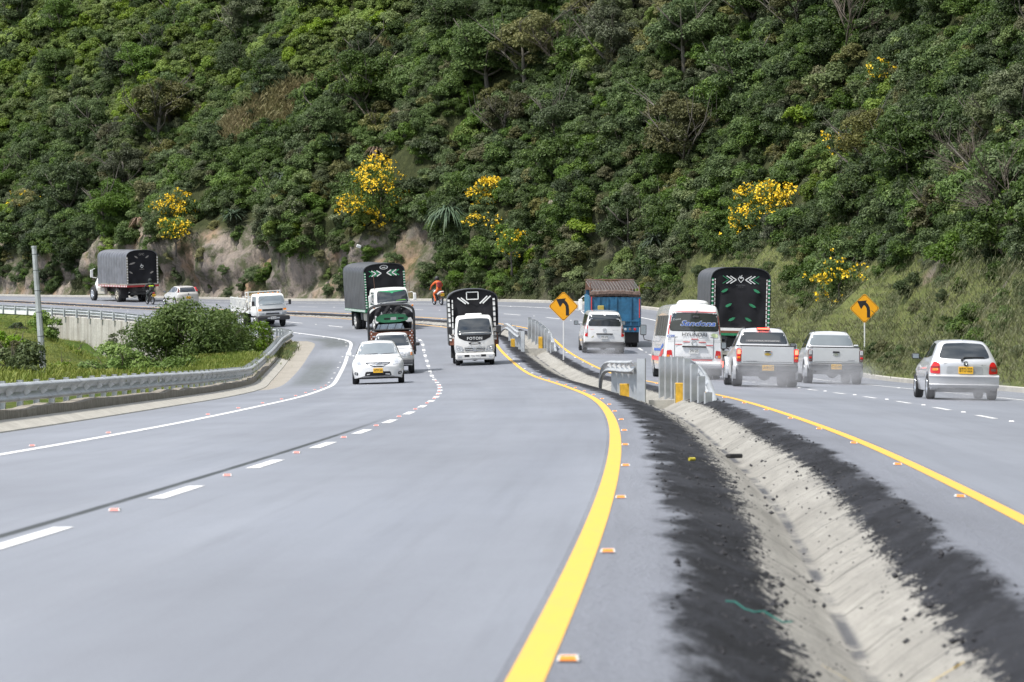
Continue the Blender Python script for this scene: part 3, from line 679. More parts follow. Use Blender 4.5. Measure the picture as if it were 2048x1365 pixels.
S2 = rs.uniform(75, 330, 30000); H2 = rs.uniform(0.05, 12, 30000)**1.0; P2 = hill(S2, H2); rk2, gr2 = hill_masks(S2, H2); px2, py2 = vis(P2)
w2 = np.maximum(gr2, .55*(H2 < 1.3)); ok = (px2 > -50) & (px2 < 2100) & (rs.rand(30000) < w2) & (rk2 < .4)
P2, H2k = P2[ok], H2[ok]
V, Q, a = blades(rs, P2, .06+.12*rs.rand(len(P2)), .015, 1.0, 26, .40)
tag(put('hillside_grass', fastmesh('hillside_grass', V, Q, GR, a)), 'rough mown-looking grass on the lower hillside beside the kerb', 'grass', kind='stuff')
# --- yellow flowering shrubs
FLAB = ['yellow flowering shrub on the hillside above the far covered truck, upper of its two clusters', 'smaller yellow flowering shrub just below another, above the pale rock face at the left',
 'largest yellow flowering tree, above the big covered truck with green trim', 'tall narrow yellow flowering shrub beside the drooping blades at the hillside centre', 'sparse yellow flowering shrub under the tall narrow one at the hillside centre',
 'low row of yellow blossoms on a bush above the left diamond sign', 'upright yellow flowering shrub above the black-curtained truck', 'dark shrub with few yellow blossoms hanging over the right diamond sign',
 'small shrub with a few yellow blossoms high above the right diamond sign', 'tiny spray of yellow blossoms near the top of the hillside at the right', 'dull shrub with two tiny yellow sprigs at the far left of the hillside']
FDEN = [230, 110, 1050, 420, 60, 45, 620, 90, 40, 34, 16]
for i, ((s, h, r), lab, nf) in enumerate(zip(FLOW, FLAB, FDEN)):
    q = np.random.RandomState(300+i); p = hill(s, h); t = heading(s); out = np.array([-math.cos(t), math.sin(t), 0.])
    DXF = (.5, .5, 2.5, 1.7, 1.1, .3, 2.0, .5, .2, 0, 0)
    root = thing('flowering_shrub', lab, 'flowering shrub', p+out*(r*.7+.9)+np.array([DXF[i], 0, -r*1.12]), q.uniform(0, 6.28))
    put('trunk', trunk_mesh('trunk', 70+i, r*.9, .07, 5, BARKP, r*.7), root)
    nl = int(1500*r*r/1.6); sp = (1.15, 1.0, .82)
    C, d, hl = crown_pts(q, nl, r, 20, sp, .42); V, Q = leaves(q, C, d, .18, .09)
    put('crown', fastmesh('crown', V, Q, OG if i in (10,) else DG, q.uniform(0, 1, nl)*.6+hl*.4), root, (0, 0, r*.95))
    q2 = np.random.RandomState(300+i); C, d, hl = crown_pts(q2, nl, r, 20, sp, .42)
    outer = np.linalg.norm(C/np.array([1.1, 1.1, .9]), axis=1) > r*.40; C, d = C[outer], d[outer]
    k = q.choice(len(C), nf, replace=len(C) < nf); cc = C[k]*1.12; m = 5
    B = np.repeat(cc, m, 0)+q.normal(size=(nf*m, 3))*.06; V, Q = leaves(q, B, np.repeat(d[k], m, 0), .13, .11, .3)
    put('blossom', fastmesh('blossom', V, Q, BL, q.uniform(0, 1, nf*m)), root, (0, 0, r*.95))
# --- agaves: rosettes of long blades
def rosette(name, seed, n, L, w, mat, droop=.8, up=.5):
    q = np.random.RandomState(seed); V = []; Q = []
    for i in range(n):
        a = q.uniform(0, 6.283); e = q.uniform(-.2, 1.35)*up+.25; l = L*q.uniform(.7, 1.15); d = np.array([math.cos(a), math.sin(a), 0]); s_ = np.array([-math.sin(a), math.cos(a), 0]); o = len(V)
        for j in range(5):
            t = j/4; r_ = l*t*math.cos(e)*(1-.15*t*droop); z = l*(t*math.sin(e)-droop*.55*t*t); ww = w*(1-t**2.2)*.5+.004
            c = d*r_+np.array([0, 0, z]); V += [c-s_*ww, c+s_*ww]
            if j: b = o+2*j; Q.append((b-2, b-1, b+1, b))
    return fastmesh(name, np.array(V), np.array(Q), mat, q.uniform(0, 1, len(Q)))
AGV = [(262, 10.6, 1.9, AG, .5, 'spiky blue green agave above and left of the largest yellow tree', 110), (273, 5.8, 1.7, AG, .9, 'spiky agave on the rock face above the white flatbed truck', 100), (241, 5.4, 2.4, AG, 1.3, 'large agave with long drooping blades left of the narrow yellow shrub', 150),
       (240, 7.0, 1.5, AG, 1.2, 'agave with drooping blades behind the narrow yellow shrub', 80), (265, 8.5, 1.3, AG, .9, 'small agave between the two left yellow shrubs', 80), (258, 10.3, 1.3, DRY, 1.5, 'dead brown agave leaves hanging just above the largest yellow tree', 90),
       (288, 5.6, 1.2, DRY, 1.6, 'clump of dead brown leaves hanging left of the upper left yellow shrub', 90), (281, 15.2, .9, AG, .3, 'lone spiky agave on the brown grassy patch high on the hillside', 50), (214, 3.6, 1.5, AG, 1.0, 'agave behind the roof of the blue dump truck', 80)]
for i, (s, h, L, m, dr, lab, n) in enumerate(AGV):
    t = heading(s); p = hill(s, h)+np.array([-math.cos(t), math.sin(t), 0.])*.9+np.array([0, 0, .2])
    tag(put('agave' if m is AG else 'dead_agave', rosette('agave', 400+i, n, L, .11, m, dr), None, p), lab, 'agave')
# bare branching bushes on the right of the slope
for i, (s, h, sc, lab) in enumerate([(160, 7.6, 1.0, 'bare grey branching bush high above the right diamond sign'), (128, 5.2, 1.1, 'leafless twiggy bush above the bare rock patch at the right'), (208, 14.5, 1.7, 'bare grey branches in the dark fold at the top of the hillside'), (243, 15.5, 1.6, 'tangle of bare branches high at the hillside centre')]):
    p = hill(s, h); o = put('bare_bush', trunk_mesh('bare_bush', 90+i, 1.3, .07, 11, BARK, 1.5, 22), None, p, (random.Random(i).uniform(-.3, .3), -.25, i*1.3), sc*.9); tag(o, lab, 'bush')
UG = leafmat('bush_leaf', (.125, .215, .02), (.09, .16, .018), (.24, .34, .05), .3, .5)
# --- growth on the low ground inside the bend
def low_bush(name, lab, px, py, D, r, n, nb, L, mat, spread, seed, tight=.36, cat='bush'):
    x = (px-CXP)/F_PX*D; z = CAMZ+(HOR-py)*D/F_PX
    g0 = min(float(valley(x, D)), z-.6*r); root = thing(name, lab, cat, (x, D, g0), seed*1.1)
    put('stem', trunk_mesh('stem', seed, max(.6, z-g0), .07, 7, BARK, r*.6, 5), root)
    put('crown', crown_mesh('crown', seed, n, r, nb, L, L*.5, mat, spread, tight), root, (0, 0, z-g0)); return root
low_bush('large_bush', 'large rounded bright green bush in front of the retaining wall', 385, 690, 178, 3.25, 24000, 40, .17, UG, (1.0, 1, .62), 501, .36)
low_bush('large_bush', 'darker twiggy bush on the right flank of the large round bush', 470, 688, 181, 2.2, 12000, 34, .14, UG, (.9, 1, .85), 502, .3)
low_bush('low_bush', 'low dark leafy bush between the guardrail and the pale wall', 235, 738, 150, 1.8, 8500, 22, .15, UG, (1.3, 1, .5), 503, .32)
low_bush('low_bush', 'low green bush just over the guardrail under the large bush', 330, 738, 150, 1.6, 7000, 20, .15, UG, (1.4, 1, .45), 504, .34)
low_bush('low_bush', 'sparse sapling standing against the middle of the pale wall', 245, 690, 200, 1.1, 1000, 14, .14, GG, (1.1, 1, .9), 505, .25)
low_bush('low_bush', 'leafy shrub at the left end of the pale wall', 88, 668, 215, 1.35, 4500, 16, .16, UG, (.8, 1, 1.25), 506, .34)
low_bush('low_bush', 'dark shrub on the grassy bank at the left edge', 28, 742, 110, 1.2, 5500, 18, .13, LG, (1.2, 1, .8), 507, .34)
low_bush('low_bush', 'thin grey shrub in front of the right piece of the pale wall', 528, 672, 192, .7, 900, 14, .12, GG, (.9, 1, 1.1), 508, .28)
low_bush('low_bush', 'reddish brown weedy clump on the grassy bank left of the metal pole', 22, 700, 150, .7, 1500, 12, .13, OG, (1.3, 1, .5), 509, .34)
low_bush('low_bush', 'round dark shrub on the grassy bank below the left end of the far guardrail', 30, 668, 215, .95, 3500, 14, .13, DG, (1.4, 1, .7), 510, .34)
low_bush('low_bush', 'low yellow-green shrub on the mound beside the metal pole', 140, 715, 185, .8, 3000, 12, .1, UG, (1.6, 1, .55), 511, .36)
low_bush('low_bush', 'small pale green shrub on the bank at the far left below the guardrail', 8, 690, 170, 1.0, 3600, 14, .13, UG, (1.5, 1, .65), 512, .36)
low_bush('low_bush', 'pale green low shrub right of the metal pole foot', 112, 742, 135, .75, 2600, 12, .1, LG, (1.7, 1, .5), 513, .36)
gp = []; q = np.random.RandomState(9)
X2 = q.uniform(-45, -7, 60000); Y2 = q.uniform(40, 245, 60000); Z2 = np.array(valley(X2, Y2)); G = np.stack([X2, Y2, Z2], 1); px3, py3 = vis(G)
X_in = np.interp(Y2, Y_, X_-11.9*np.cos(TH_)); ok = (px3 > -40) & (px3 < 600) & (py3 < 790) & (X2 < X_in-.3) & (sn(X2/3, Y2/5, 95, 3) > -.6)
G = G[ok]; V, Q, a = blades(q, G, .04+.07*q.rand(len(G))*np.clip(.6+sn(G[:, 0]/2.5, G[:, 1]/4, 96, 3), .2, 1.3), .016, .9, 20, .30)
tag(put('bank_grass', fastmesh('bank_grass', V, Q, GRB, a)), 'bright green uneven grass covering the low bank inside the bend', 'grass', kind='stuff')
print('bank', len(G))
# tuft growing through the gap of the left kerb
Pt = np.array([road(s, float(kerb_l(s))-.25-.25*q.rand()) for s in np.linspace(165, 183, 90)]); V, Q, a = blades(q, Pt,   .18+.2*q.rand(90), .02, .8, 26, .16)
tag(put('kerb_grass', fastmesh('kerb_grass', V, Q, GRB, a)), 'bright green grass growing through the gap in the left kerb', 'grass', kind='stuff')
# ---------------- vehicle kit ----------------
def pchip(x, y, xs):
    x, y = np.asarray(x, float), np.asarray(y, float); h = np.diff(x); dl = np.diff(y)/h; m = np.zeros(len(x))
    for i in range(1, len(x)-1):
        if dl[i-1]*dl[i] > 0: w1, w2 = 2*h[i]+h[i-1], h[i]+2*h[i-1]; m[i] = (w1+w2)/(w1/dl[i-1]+w2/dl[i])
    m[0], m[-1] = dl[0], dl[-1]
    i = np.clip(np.searchsorted(x, xs)-1, 0, len(x)-2); t = (xs-x[i])/h[i]
    return (2*t**3-3*t**2+1)*y[i]+(t**3-2*t*t+t)*h[i]*m[i]+(-2*t**3+3*t*t)*y[i+1]+(t**3-t*t)*h[i]*m[i+1]
def chaikin(P, r=.22, it=2):
    for _ in range(it):
        Q = [P[0]]
        for a, b in zip(P[:-1], P[1:]): Q += [a*(1-r)+b*r, a*r+b*(1-r)]
        Q.append(P[-1]); P = Q
    return P
class Shell:
    """a body lofted through cross sections; rows: x, sill z, sill half width, widest half width, its z, belt half width, belt z, roof half width, top z[, crown]"""
    def __init__(s, name, rows, mat, parent, arches=(), bF=.0, bR=.0, LF=.7, LR=.5, step=.05, r=.2, it=2, leanF=0):
        rows = sorted([tuple(q)+((.04,) if len(q) == 9 else ()) for q in rows]); A = np.array(rows)
        xs = np.unique(np.concatenate([np.arange(A[0, 0], A[-1, 0], step), A[:, 0]])); Pm = [pchip(A[:, 0], A[:, k], xs) for k in range(1, 10)]
        x0, x1 = xs[0], xs[-1]; V = []; F = []; wmax = A[:, 3].max()
        def warp(x, y, z):
            a = float(sstep(x1-LF, x1, x))*bF; b = float(sstep(x0+LR, x0, x))*bR
            return (x-a*(y/wmax)**2+b*(y/wmax)**2, y, z)
        rings = []
        for i, x in enumerate(xs):
            zs, w0, wm, zm, wb, zb, wr, zt, cr = [p[i] for p in Pm]
            for xa, ra, za in arches:
                if abs(x-xa) < ra: zz = za+math.sqrt(ra*ra-(x-xa)**2); zs = max(zs, zz)
            zm = max(zm, zs+.015); zb = max(zb, zm+.02); zt = max(zt, zb+.02)
            P = [np.array(p) for p in ((w0, zs), (wm, zm), (wb, zb), (wr, zt-cr), (wr*.5, zt-cr*.25), (0, zt))]
            H = chaikin(P, r, it); ring = [(-p[0], p[1]) for p in H]+[(p[0], p[1]) for p in H[-2::-1]]
            rings.append(ring); V += [warp(x, *p) for p in ring]
        m = len(rings[0]); n = len(xs)
        for i in range(n-1):
            for j in range(m): F.append((i*m+j, (i+1)*m+j, (i+1)*m+(j+1) % m, i*m+(j+1) % m))
        for end in (0, n-1):
            ring = rings[end]; zc = (min(p[1] for p in ring)+max(p[1] for p in ring))/2; prev = [end*m+j for j in range(m)]
            for k in (.8, .6, .4, .2):
                o = len(V); V += [warp(xs[end], p[0]*k, zc+(p[1]-zc)*k) for p in ring]; cur = [o+j for j in range(m)]
                for j in range(m): F.append((prev[j], prev[(j+1) % m], cur[(j+1) % m], cur[j]))
                prev = cur
            V.append(warp(xs[end], 0, zc)); c = len(V)-1
            for j in range(m): F.append((prev[j], prev[(j+1) % m], c))
        mb = MB(); mb.v = [tuple(map(float, v)) for v in V]; mb.f = F; s.obj = mb.build(name, mat, parent, True)
        s.bvh = BVHTree.FromPolygons([Vector(v) for v in mb.v], mb.f); s.root = parent
DIRS = {'F': Vector((-1, 0, 0)), 'B': Vector((1, 0, 0)), 'L': Vector((0, -1, 0)), 'R': Vector((0, 1, 0)), 'T': Vector((0, 0, -1))}
def on(bvh, face, a, b, off=.0):
    d = DIRS[face]; o = {'F': Vector((20, a, b)), 'B': Vector((-20, a, b)), 'L': Vector((a, 20, b)), 'R': Vector((a, -20, b)), 'T': Vector((a, b, 20))}[face]
    h = bvh.ray_cast(o, d, 60)
    if h[0] is None:
        h = bvh.find_nearest(o+d*18); p = h[0]; q = Vector(o); i = 0 if face in 'FB' else 1 if face in 'LR' else 2; q[i] = p[i]; return q-d*off
    nn = h[1] if h[1].dot(d) < 0 else -h[1]
    return h[0]+(nn*.6-d*.4)*off
def decal(sh, name, poly, face, mat, off=.008, cut=.1, parent=None, rnd=0.0):
    """a panel fitted to the body: outline given on the projection plane"""
    bvh = sh.bvh if hasattr(sh, 'bvh') else sh
    if rnd:
        Q = []
        for i in range(len(poly)):
            p, a, b = (np.array(poly[k % len(poly)], float) for k in (i, i-1, i+1))
            for t in (0, .5, 1):
                u = a-p; v = b-p; ru = min(rnd, .45*np.linalg.norm(u)); rv = min(rnd, .45*np.linalg.norm(v)); e0 = p+u/np.linalg.norm(u)*ru; e1 = p+v/np.linalg.norm(v)*rv
                Q.append(tuple((1-t)**2*e0+2*t*(1-t)*p+t*t*e1))
        poly = Q
    bm = bmesh.new(); vs = [bm.verts.new((p[0], p[1], 0)) for p in poly]; bm.faces.new(vs)
    for ax in (0, 1):
        lo, hi = min(p[ax] for p in poly), max(p[ax] for p in poly); c = math.ceil(lo/cut)*cut
        while c < hi:
            n = [0, 0, 0]; n[ax] = 1; co = [0, 0, 0]; co[ax] = c
            bmesh.ops.bisect_plane(bm, geom=bm.verts[:]+bm.edges[:]+bm.faces[:], plane_co=co, plane_no=n); c += cut
    for v in bm.verts: v.co = on(bvh, face, v.co.x, v.co.y, off)
    for f in bm.faces:
        if f.normal.dot(DIRS[face]) > 0: f.normal_flip()
    bm.normal_update()
    for f in bm.faces:
        if f.normal.dot(DIRS[face]) > 0: f.normal_flip()
    me = bpy.data.meshes.new(name); bm.to_mesh(me); bm.free(); me.materials.append(mat)
    me.polygons.foreach_set('use_smooth', [True]*len(me.polygons))
    return put(name, me, parent or sh.root)
TXM = {'B': ((0, -1, 0), (0, 0, 1)), 'F': ((0, 1, 0), (0, 0, 1)), 'L': ((-1, 0, 0), (0, 0, 1)), 'R': ((1, 0, 0), (0, 0, 1))}
def lettering(parent, text, face, at, h, w, mat, name='lettering', shear=0, bold=.0, spacing=1.0, rot=0):
    cu = bpy.data.curves.new('t', 'FONT'); cu.body = text; cu.size = 1; cu.align_x = 'CENTER'; cu.align_y = 'CENTER'; cu.extrude = .01; cu.shear = shear; cu.offset = bold; cu.resolution_u = 3; cu.space_character = spacing
    ob = bpy.data.objects.new('t', cu); me = bpy.data.meshes.new_from_object(ob); bpy.data.objects.remove(ob); bpy.data.curves.remove(cu)
    n = len(me.vertices); co = np.empty(n*3, np.float32); me.vertices.foreach_get('co', co); co = co.reshape(-1, 3); lo, hi = co.min(0), co.max(0)
    co = (co-(lo+hi)/2)/np.maximum(hi-lo, 1e-6)*np.array([w, h, .004])
    c_, s_ = math.cos(rot), math.sin(rot); xx = co[:, 0]*c_-co[:, 1]*s_; yy = co[:, 0]*s_+co[:, 1]*c_
    ax, ay = (np.array(v) for v in TXM[face]); az = np.cross(ax, ay); P = xx[:, None]*ax+yy[:, None]*ay+co[:, 2:3]*az+np.array(at)
    me.vertices.foreach_set('co', P.astype(np.float32).ravel()); me.materials.clear(); me.materials.append(mat); me.update(); me.name = name
    return put(name, me, parent)
PAINTW = flat('white_car_paint', (.80, .805, .81), .25, 0, .8, .03, 2, dirt=.22)
PAINTS = flat('silver_car_paint', (.60, .61, .625), .30, .25, .7, .04, 2, dirt=.45, dirtc=(.13, .13, .13))
PAINTB = flat('beige_car_paint', (.56, .54, .50), .3, .25, .6, .04, 2, dirt=.3)
GLASS = flat('dark_glass', (.035, .042, .048), .06, 0, 0, .1, 2, spec=.9)
GLASSL = flat('sky_pale_glass', (.20, .23, .25), .08, 0, 0, .1, 1.2, spec=.9)  # pale base colour stands for the sky mirrored in the glass
RUB = flat('rubber', (.022, .022, .023), .8, var=.25, scale=12); PLAST = flat('black_plastic', (.03, .03, .032), .55, var=.2)
DIRTY = flat('spray_grimed_plastic', (.085, .087, .092), .7, var=.3); CHROME = flat('chrome', (.72, .73, .74), .18, .95); ALU = flat('alloy', (.52, .53, .54), .35, .8)
RED = flat('red_lens', (.55, .012, .015), .18, coat=.5); REDL = flat('lit_red_lens', (.7, .03, .03), .2, emit=(1, .09, .05, 4.5)); AMB = flat('amber_lens', (.8, .25, .02), .2, coat=.5)
CLR = flat('clear_lens', (.46, .48, .50), .12, coat=.7); SMOKE = flat('smoked_lens', (.16, .10, .10), .2, coat=.5)
PLY = flat('yellow_plate', (.85, .48, .03), .45, var=.04); PLW = flat('white_plate', (.74, .74, .72), .45, var=.06); INK = flat('black_ink', (.012, .012, .014), .5); INKG = flat('grey_ink', (.12, .12, .13), .5)
TARP = flat('black_tarpaulin', (.048, .050, .056), .42, var=.35, scale=2.2, spec=.5); TARPF = flat('black_curtain', (.014, .014, .017), .7, var=.4, scale=1.5, spec=.25)
WOODR = flat('red_brown_boards', (.19, .07, .04), .7, var=.25); GREEN = flat('green_paint', (.02, .20, .085), .45, var=.1); WPAINT = flat('white_truck_paint', (.78, .78, .76), .4, coat=.3, var=.05, dirt=.4)
WPRINT = flat('white_print', (.72, .73, .72), .5, var=.05); GPRINT = flat('green_print', (.03, .27, .12), .5, var=.15); BLUE = flat('blue_paint', (.022, .115, .215), .55, var=.35, scale=3); REDP = flat('red_tape', (.58, .05, .05), .45)
BLUEP = flat('blue_print', (.04, .12, .46), .5); STEEL = flat('galvanised_steel', (.48, .50, .515), .42, .4, var=.24, scale=2.2, dirt=.0); RUST = flat('rusty_steel', (.18, .10, .07), .8, var=.35); CHAS = flat('chassis_black', (.03, .029, .028), .75, var=.3)
WHEELS = {}
def wheel(root, x, y, Rr, w, side, rim=ALU, dual=False):
    key = (Rr, w, rim.name)
    if key not in WHEELS:
        t = MB(); t.lathe([(Rr*.60, -w/2+.01), (Rr*.68, -w/2), (Rr*.93, -w/2), (Rr, -w/2+.03), (Rr, w/2-.03), (Rr*.93, w/2), (Rr*.68, w/2), (Rr*.60, w/2-.01), (Rr*.60, -w/2+.01)], 'y', 26)
        tm = mesh('tyre', t.v, t.f, RUB, True)
        r = MB(); r.lathe([(0, w*.34), (Rr*.14, w*.36), (Rr*.16, w*.22), (Rr*.52, w*.18), (Rr*.58, w*.46), (Rr*.62, w*.48), (Rr*.62, w*.2)], 'y', 20)
        for k in range(5):
            a = 6.283*k/5; r.bar((math.cos(a)*Rr*.1, w*.30, math.sin(a)*Rr*.1), (math.cos(a)*Rr*.57, w*.38, math.sin(a)*Rr*.57), .05*Rr/.33, .04)
        WHEELS[key] = (tm, mesh('rim', r.v, r.f, rim, True))
    tm, rm = WHEELS[key]
    o = put('wheel', tm, root, (x, y, Rr)); put('rim', rm, o, None, (0, 0, 0 if side > 0 else math.pi)); return o
def plate(sh, face, a, b, text, yellow=True, w=.33, h=.155, off=.02):
    c = on(sh.bvh, face, a, b, off); sgn = 1 if face == 'F' else -1
    m = MB().box(c.x-.008, c.x+.008, a-w/2, a+w/2, b-h/2, b+h/2, ch=.004); p = m.build('licence_plate', PLY if yellow else PLW, sh.root)
    lettering(p, text, face, (c.x+sgn*.0105, a, b+h*.06), h*.58, w*.86, INK); return p
def mirror(root, x, y, z, side, mat=PLAST, w=.2, h=.14, arm=.12):
    m = MB().box(x-.06, x+.06, y-w/2, y+w/2, z-h/2, z+h/2, ch=.03); m.bar((x, y-side*w*.4, z-h*.3), (x+.02, y-side*(w*.5+arm), z-h*.45), .035)
    o = m.build('mirror', mat, root); g = MB().box(x-.064, x-.0605, y-w*.38, y+w*.38, z-h*.36, z+h*.36); g.build('mirror_glass', GLASSL, o); return o
def frame_at(s, d, away=True, refx=0, yaw=0):
    f = Vector(road(s+1.5, d))-Vector(road(s-1.5, d)); l = Vector(road(s, d-1))-Vector(road(s, d+1)); f.normalize()
    if not away: f = -f; l = -l
    f = Matrix.Rotation(yaw, 3, 'Z') @ f; up = f.cross(l).normalized(); l = up.cross(f)
    M = Matrix((f, l, up)).transposed(); loc = Vector(road(s, d, .006))-f*refx
    return loc, M.to_euler()
def park(name, label, cat, s, d, away=True, refx=0, yaw=0, group=None):
    loc, e = frame_at(s, d, away, refx, yaw); t = thing(name, label, cat, loc, 0, group); t.rotation_euler = e; return t
def bars(name, x, segs, w, mat, parent, th=.006):
    """flat strips printed on a plane x = const; segs of ((y, z), (y, z))"""
    m = MB()
    for (a, b) in segs:
        a, b = Vector((0, *a)), Vector((0, *b)); d = (b-a).normalized(); n = Vector((0, -d.z, d.y))*w/2
        P = [a+n, a-n, b-n, b+n]; m.add([(x-th/2, p.y, p.z) for p in P]+[(x+th/2, p.y, p.z) for p in P], [(3, 2, 1, 0), (4, 5, 6, 7), (0, 1, 5, 4), (1, 2, 6, 5), (2, 3, 7, 6), (3, 0, 4, 7)])
    return m.build(name, mat, parent)
def arch(w, zs, zt, n=22, p=2.6):
    """arch outline from (-w,zs) over zt to (w,zs)"""
    return [(-w*math.copysign(abs(math.cos(math.pi*k/n))**(2/p), math.cos(math.pi*k/n)), zs+(zt-zs)*math.sin(math.pi*k/n)**(2/p)) for k in range(n+1)]
def tarp_box(root, x0, x1, w, z0, zs, zt, mat=TARP, rib=.45, seed=0, open_front=False, open_rear=False, p=2.6, low=None):
    A = arch(w, zs, zt, 22, p); prof = [(-w, z0), (-w, z0+(zs-z0)*.33), (-w, z0+(zs-z0)*.66)]+A+[(w, z0+(zs-z0)*.66), (w, z0+(zs-z0)*.33), (w, z0)]
    n = int((x1-x0)/.075)+1; V = []; m = len(prof); r = np.random.RandomState(seed); ph = r.uniform(0, 6, 9)
    for i in range(n):
        x = x0+(x1-x0)*i/(n-1); sag = abs(math.sin(math.pi*(x-x0)/rib))**.7
        if i in (0, n-1): sag = 0
        for j, (y, z) in enumerate(prof):
            t = (z-z0)/(zt-z0); amt = .030*sag*(.25+.75*t)+.012*math.sin(x*3.1+z*2+ph[j % 9])*(1-t)
            V.append((x, y*(1-amt/w), z-amt*.8*(t > .7)))
    m_ = MB(); m_.v = V; m_.f = [(i*m+j, (i+1)*m+j, (i+1)*m+j+1, i*m+j+1) for i in range(n-1) for j in range(m-1)]
    # inner skin gives the cloth thickness at its open ends
    o = len(V); m_.v += [(x, y*.985, z-.02) for x, y, z in V]; m_.f += [(o+i*m+j, o+i*m+j+1, o+(i+1)*m+j+1, o+(i+1)*m+j) for i in range(n-1) for j in range(m-1)]
    for i in (0, n-1): m_.f += [(i*m+j, i*m+j+1, o+i*m+j+1, o+i*m+j) for j in range(m-1)]
    t = m_.build('tarpaulin', mat, root, True)
    def curtain(name, x, zb):
        P = [(y*.97, z-.03) for y, z in A]; G = []; nn = len(P); K = 14; mm = MB()
        for k in range(K+1):
            for y, z in P:
                zz = z+(zb-z)*k/K; xx = x+.03*math.sin(y*5.3+ph[0]+.5*math.sin(zz*1.3+ph[1]))*(.3+k/K)+.02*math.sin(y*11+zz*3+ph[2])*(k/K)+.012*math.sin(zz*4+y*2); G.append((xx, y*(1-.03*k/K), zz))
        mm.v = G; mm.f = [(k*nn+j, k*nn+j+1, (k+1)*nn+j+1, (k+1)*nn+j) for k in range(K) for j in range(nn-1)]; return mm.build(name, TARPF, root, True)
    lowz = low if low is not None else z0
    if not open_rear: curtain('rear_curtain', x0+.09, lowz)
    if not open_front: curtain('front_curtain', x1-.09, lowz)
    return t
def chassis(root, x0, x1, z0=.45, z1=.75, w=.42, wide=None):
    m = MB()
    for s in (-1, 1): m.box(x0, x1, s*w-.06, s*w+.06, z0+.08, z1)
    for k in range(int((x1-x0)/.9)+1): m.box(x0+k*.9, x0+k*.9+.1, -w+.06, w-.06, z0+.12, z1-.05)
    return m.build('chassis', CHAS, root)
def axle(root, x, R_, w):
    m = MB().tube([(x, -w, R_), (x, w, R_)], .07, 8); m.lathe([(0, -.16), (.17, -.12), (.2, 0), (.17, .12), (0, .16)], 'x', 12, (x, 0, R_)); return m.build('axle', CHAS, root)
# ================= vehicles =================
# --- white sedan coming towards the camera
def sedan():
    t = park('sedan', 'white sedan coming towards the camera with yellow plate WTM 541, in front of a pickup', 'car', 123.8, -7.33, False, 1.35)
    rows = [(2.27, .24, .60, .68, .45, .60, .58, .42, .63), (2.2, .22, .70, .78, .46, .70, .66, .52, .70), (2.05, .2, .78, .845, .48, .76, .71, .56, .77), (1.75, .2, .82, .885, .5, .80, .79, .60, .85), (1.2, .2, .83, .895, .55, .83, .87, .60, .955), (.92, .2, .83, .895, .55, .83, .90, .62, .99),
            (.45, .2, .83, .895, .6, .80, .93, .63, 1.24), (.05, .2, .83, .895, .6, .79, .95, .585, 1.43), (-.5, .2, .83, .895, .6, .79, .95, .58, 1.49), (-1.1, .2, .83, .895, .6, .79, .96, .57, 1.45), (-1.75, .2, .82, .89, .6, .79, .97, .60, 1.10), (-2.15, .22, .8, .86, .6, .76, .95, .6, 1.03), (-2.28, .3, .7, .76, .6, .66, .85, .5, .9)]
    b = Shell('body', rows, PAINTW, t, [(1.35, .37, .31), (-1.35, .37, .31)], .34, .15, .9)
    decal(b, 'windscreen', [(-.69, 1.0), (.69, 1.0), (.64, 1.17), (.545, 1.36), (0, 1.40), (-.545, 1.36), (-.64, 1.17)], 'F', GLASSL, .006, .08)
    for s in (-1, 1):
        w = decal(b, 'headlight', [(s*.49, .625), (s*.56, .80), (s*.68, .86), (s*.76, .80), (s*.765, .665)], 'F', CLR, .008, .06, rnd=.04); decal(b, 'lens', [(s*.58, .66), (s*.60, .76), (s*.69, .76), (s*.70, .68)], 'F', CHROME, .014, .05, w, .03)
        f = decal(b, 'fog_lamp', [(s*.68, .30), (s*.68, .40), (s*.80, .42), (s*.80, .33)], 'F', PLAST, .007, .05, None, .03); decal(b, 'lamp', [(s*.715, .335), (s*.715, .385), (s*.765, .39), (s*.765, .34)], 'F', CLR, .013, .05, f, .02)
        decal(b, 'side_window', [(.55, 1.02), (.0, 1.34), (-.5, 1.40), (-1.05, 1.36), (-1.4, 1.05)], 'L' if s > 0 else 'R', GLASS, .006, .1)
        mirror(t, .72, s*.99, 1.03, s, PAINTW, .2, .13, .08)
    g = decal(b, 'grille', [(-.44, .735), (.44, .735), (.40, .68), (.13, .575), (-.13, .575), (-.40, .68)], 'F', PLAST, .006, .06)
    for k, ww in enumerate((.40, .33, .22)): z = .705-.04*k; decal(b, 'slat', [(-ww, z), (ww, z), (ww-.03, z-.014), (-ww+.03, z-.014)], 'F', CHROME, .012, .06, g)
    c = on(b.bvh, 'F', 0, .665, .015); e = MB().lathe([(.062, 0), (.062, .015), (.045, .02), (.045, 0)], 'x', 20, (c.x, 0, .665)); e.box(c.x, c.x+.02, -.075, .075, .655, .675); e.build('emblem', CHROME, t, True)
    decal(b, 'air_intake', [(-.46, .275), (-.42, .42), (.42, .42), (.46, .275)], 'F', INK, .006, .06, None, .04)
    decal(b, 'hood_seam', [(-.70, .845), (.70, .845), (.70, .838), (-.70, .838)], 'F', INKG, .003, .1)
    plate(b, 'F', 0, .455, 'WTM 541')
    m = MB().box(-2.0, 1.95, -.7, .7, .17, .3); m.build('underbody', CHAS, t)
    for x in (1.35, -1.35):
        for s in (-1, 1): wheel(t, x, s*.78, .315, .21, s)
    w = MB(); w.bar((.97, .1, 1.005), (.87, .55, 1.03), .018); w.bar((.97, -.45, 1.005), (.87, .0, 1.03), .018); w.build('wipers', PLAST, t)
sedan()
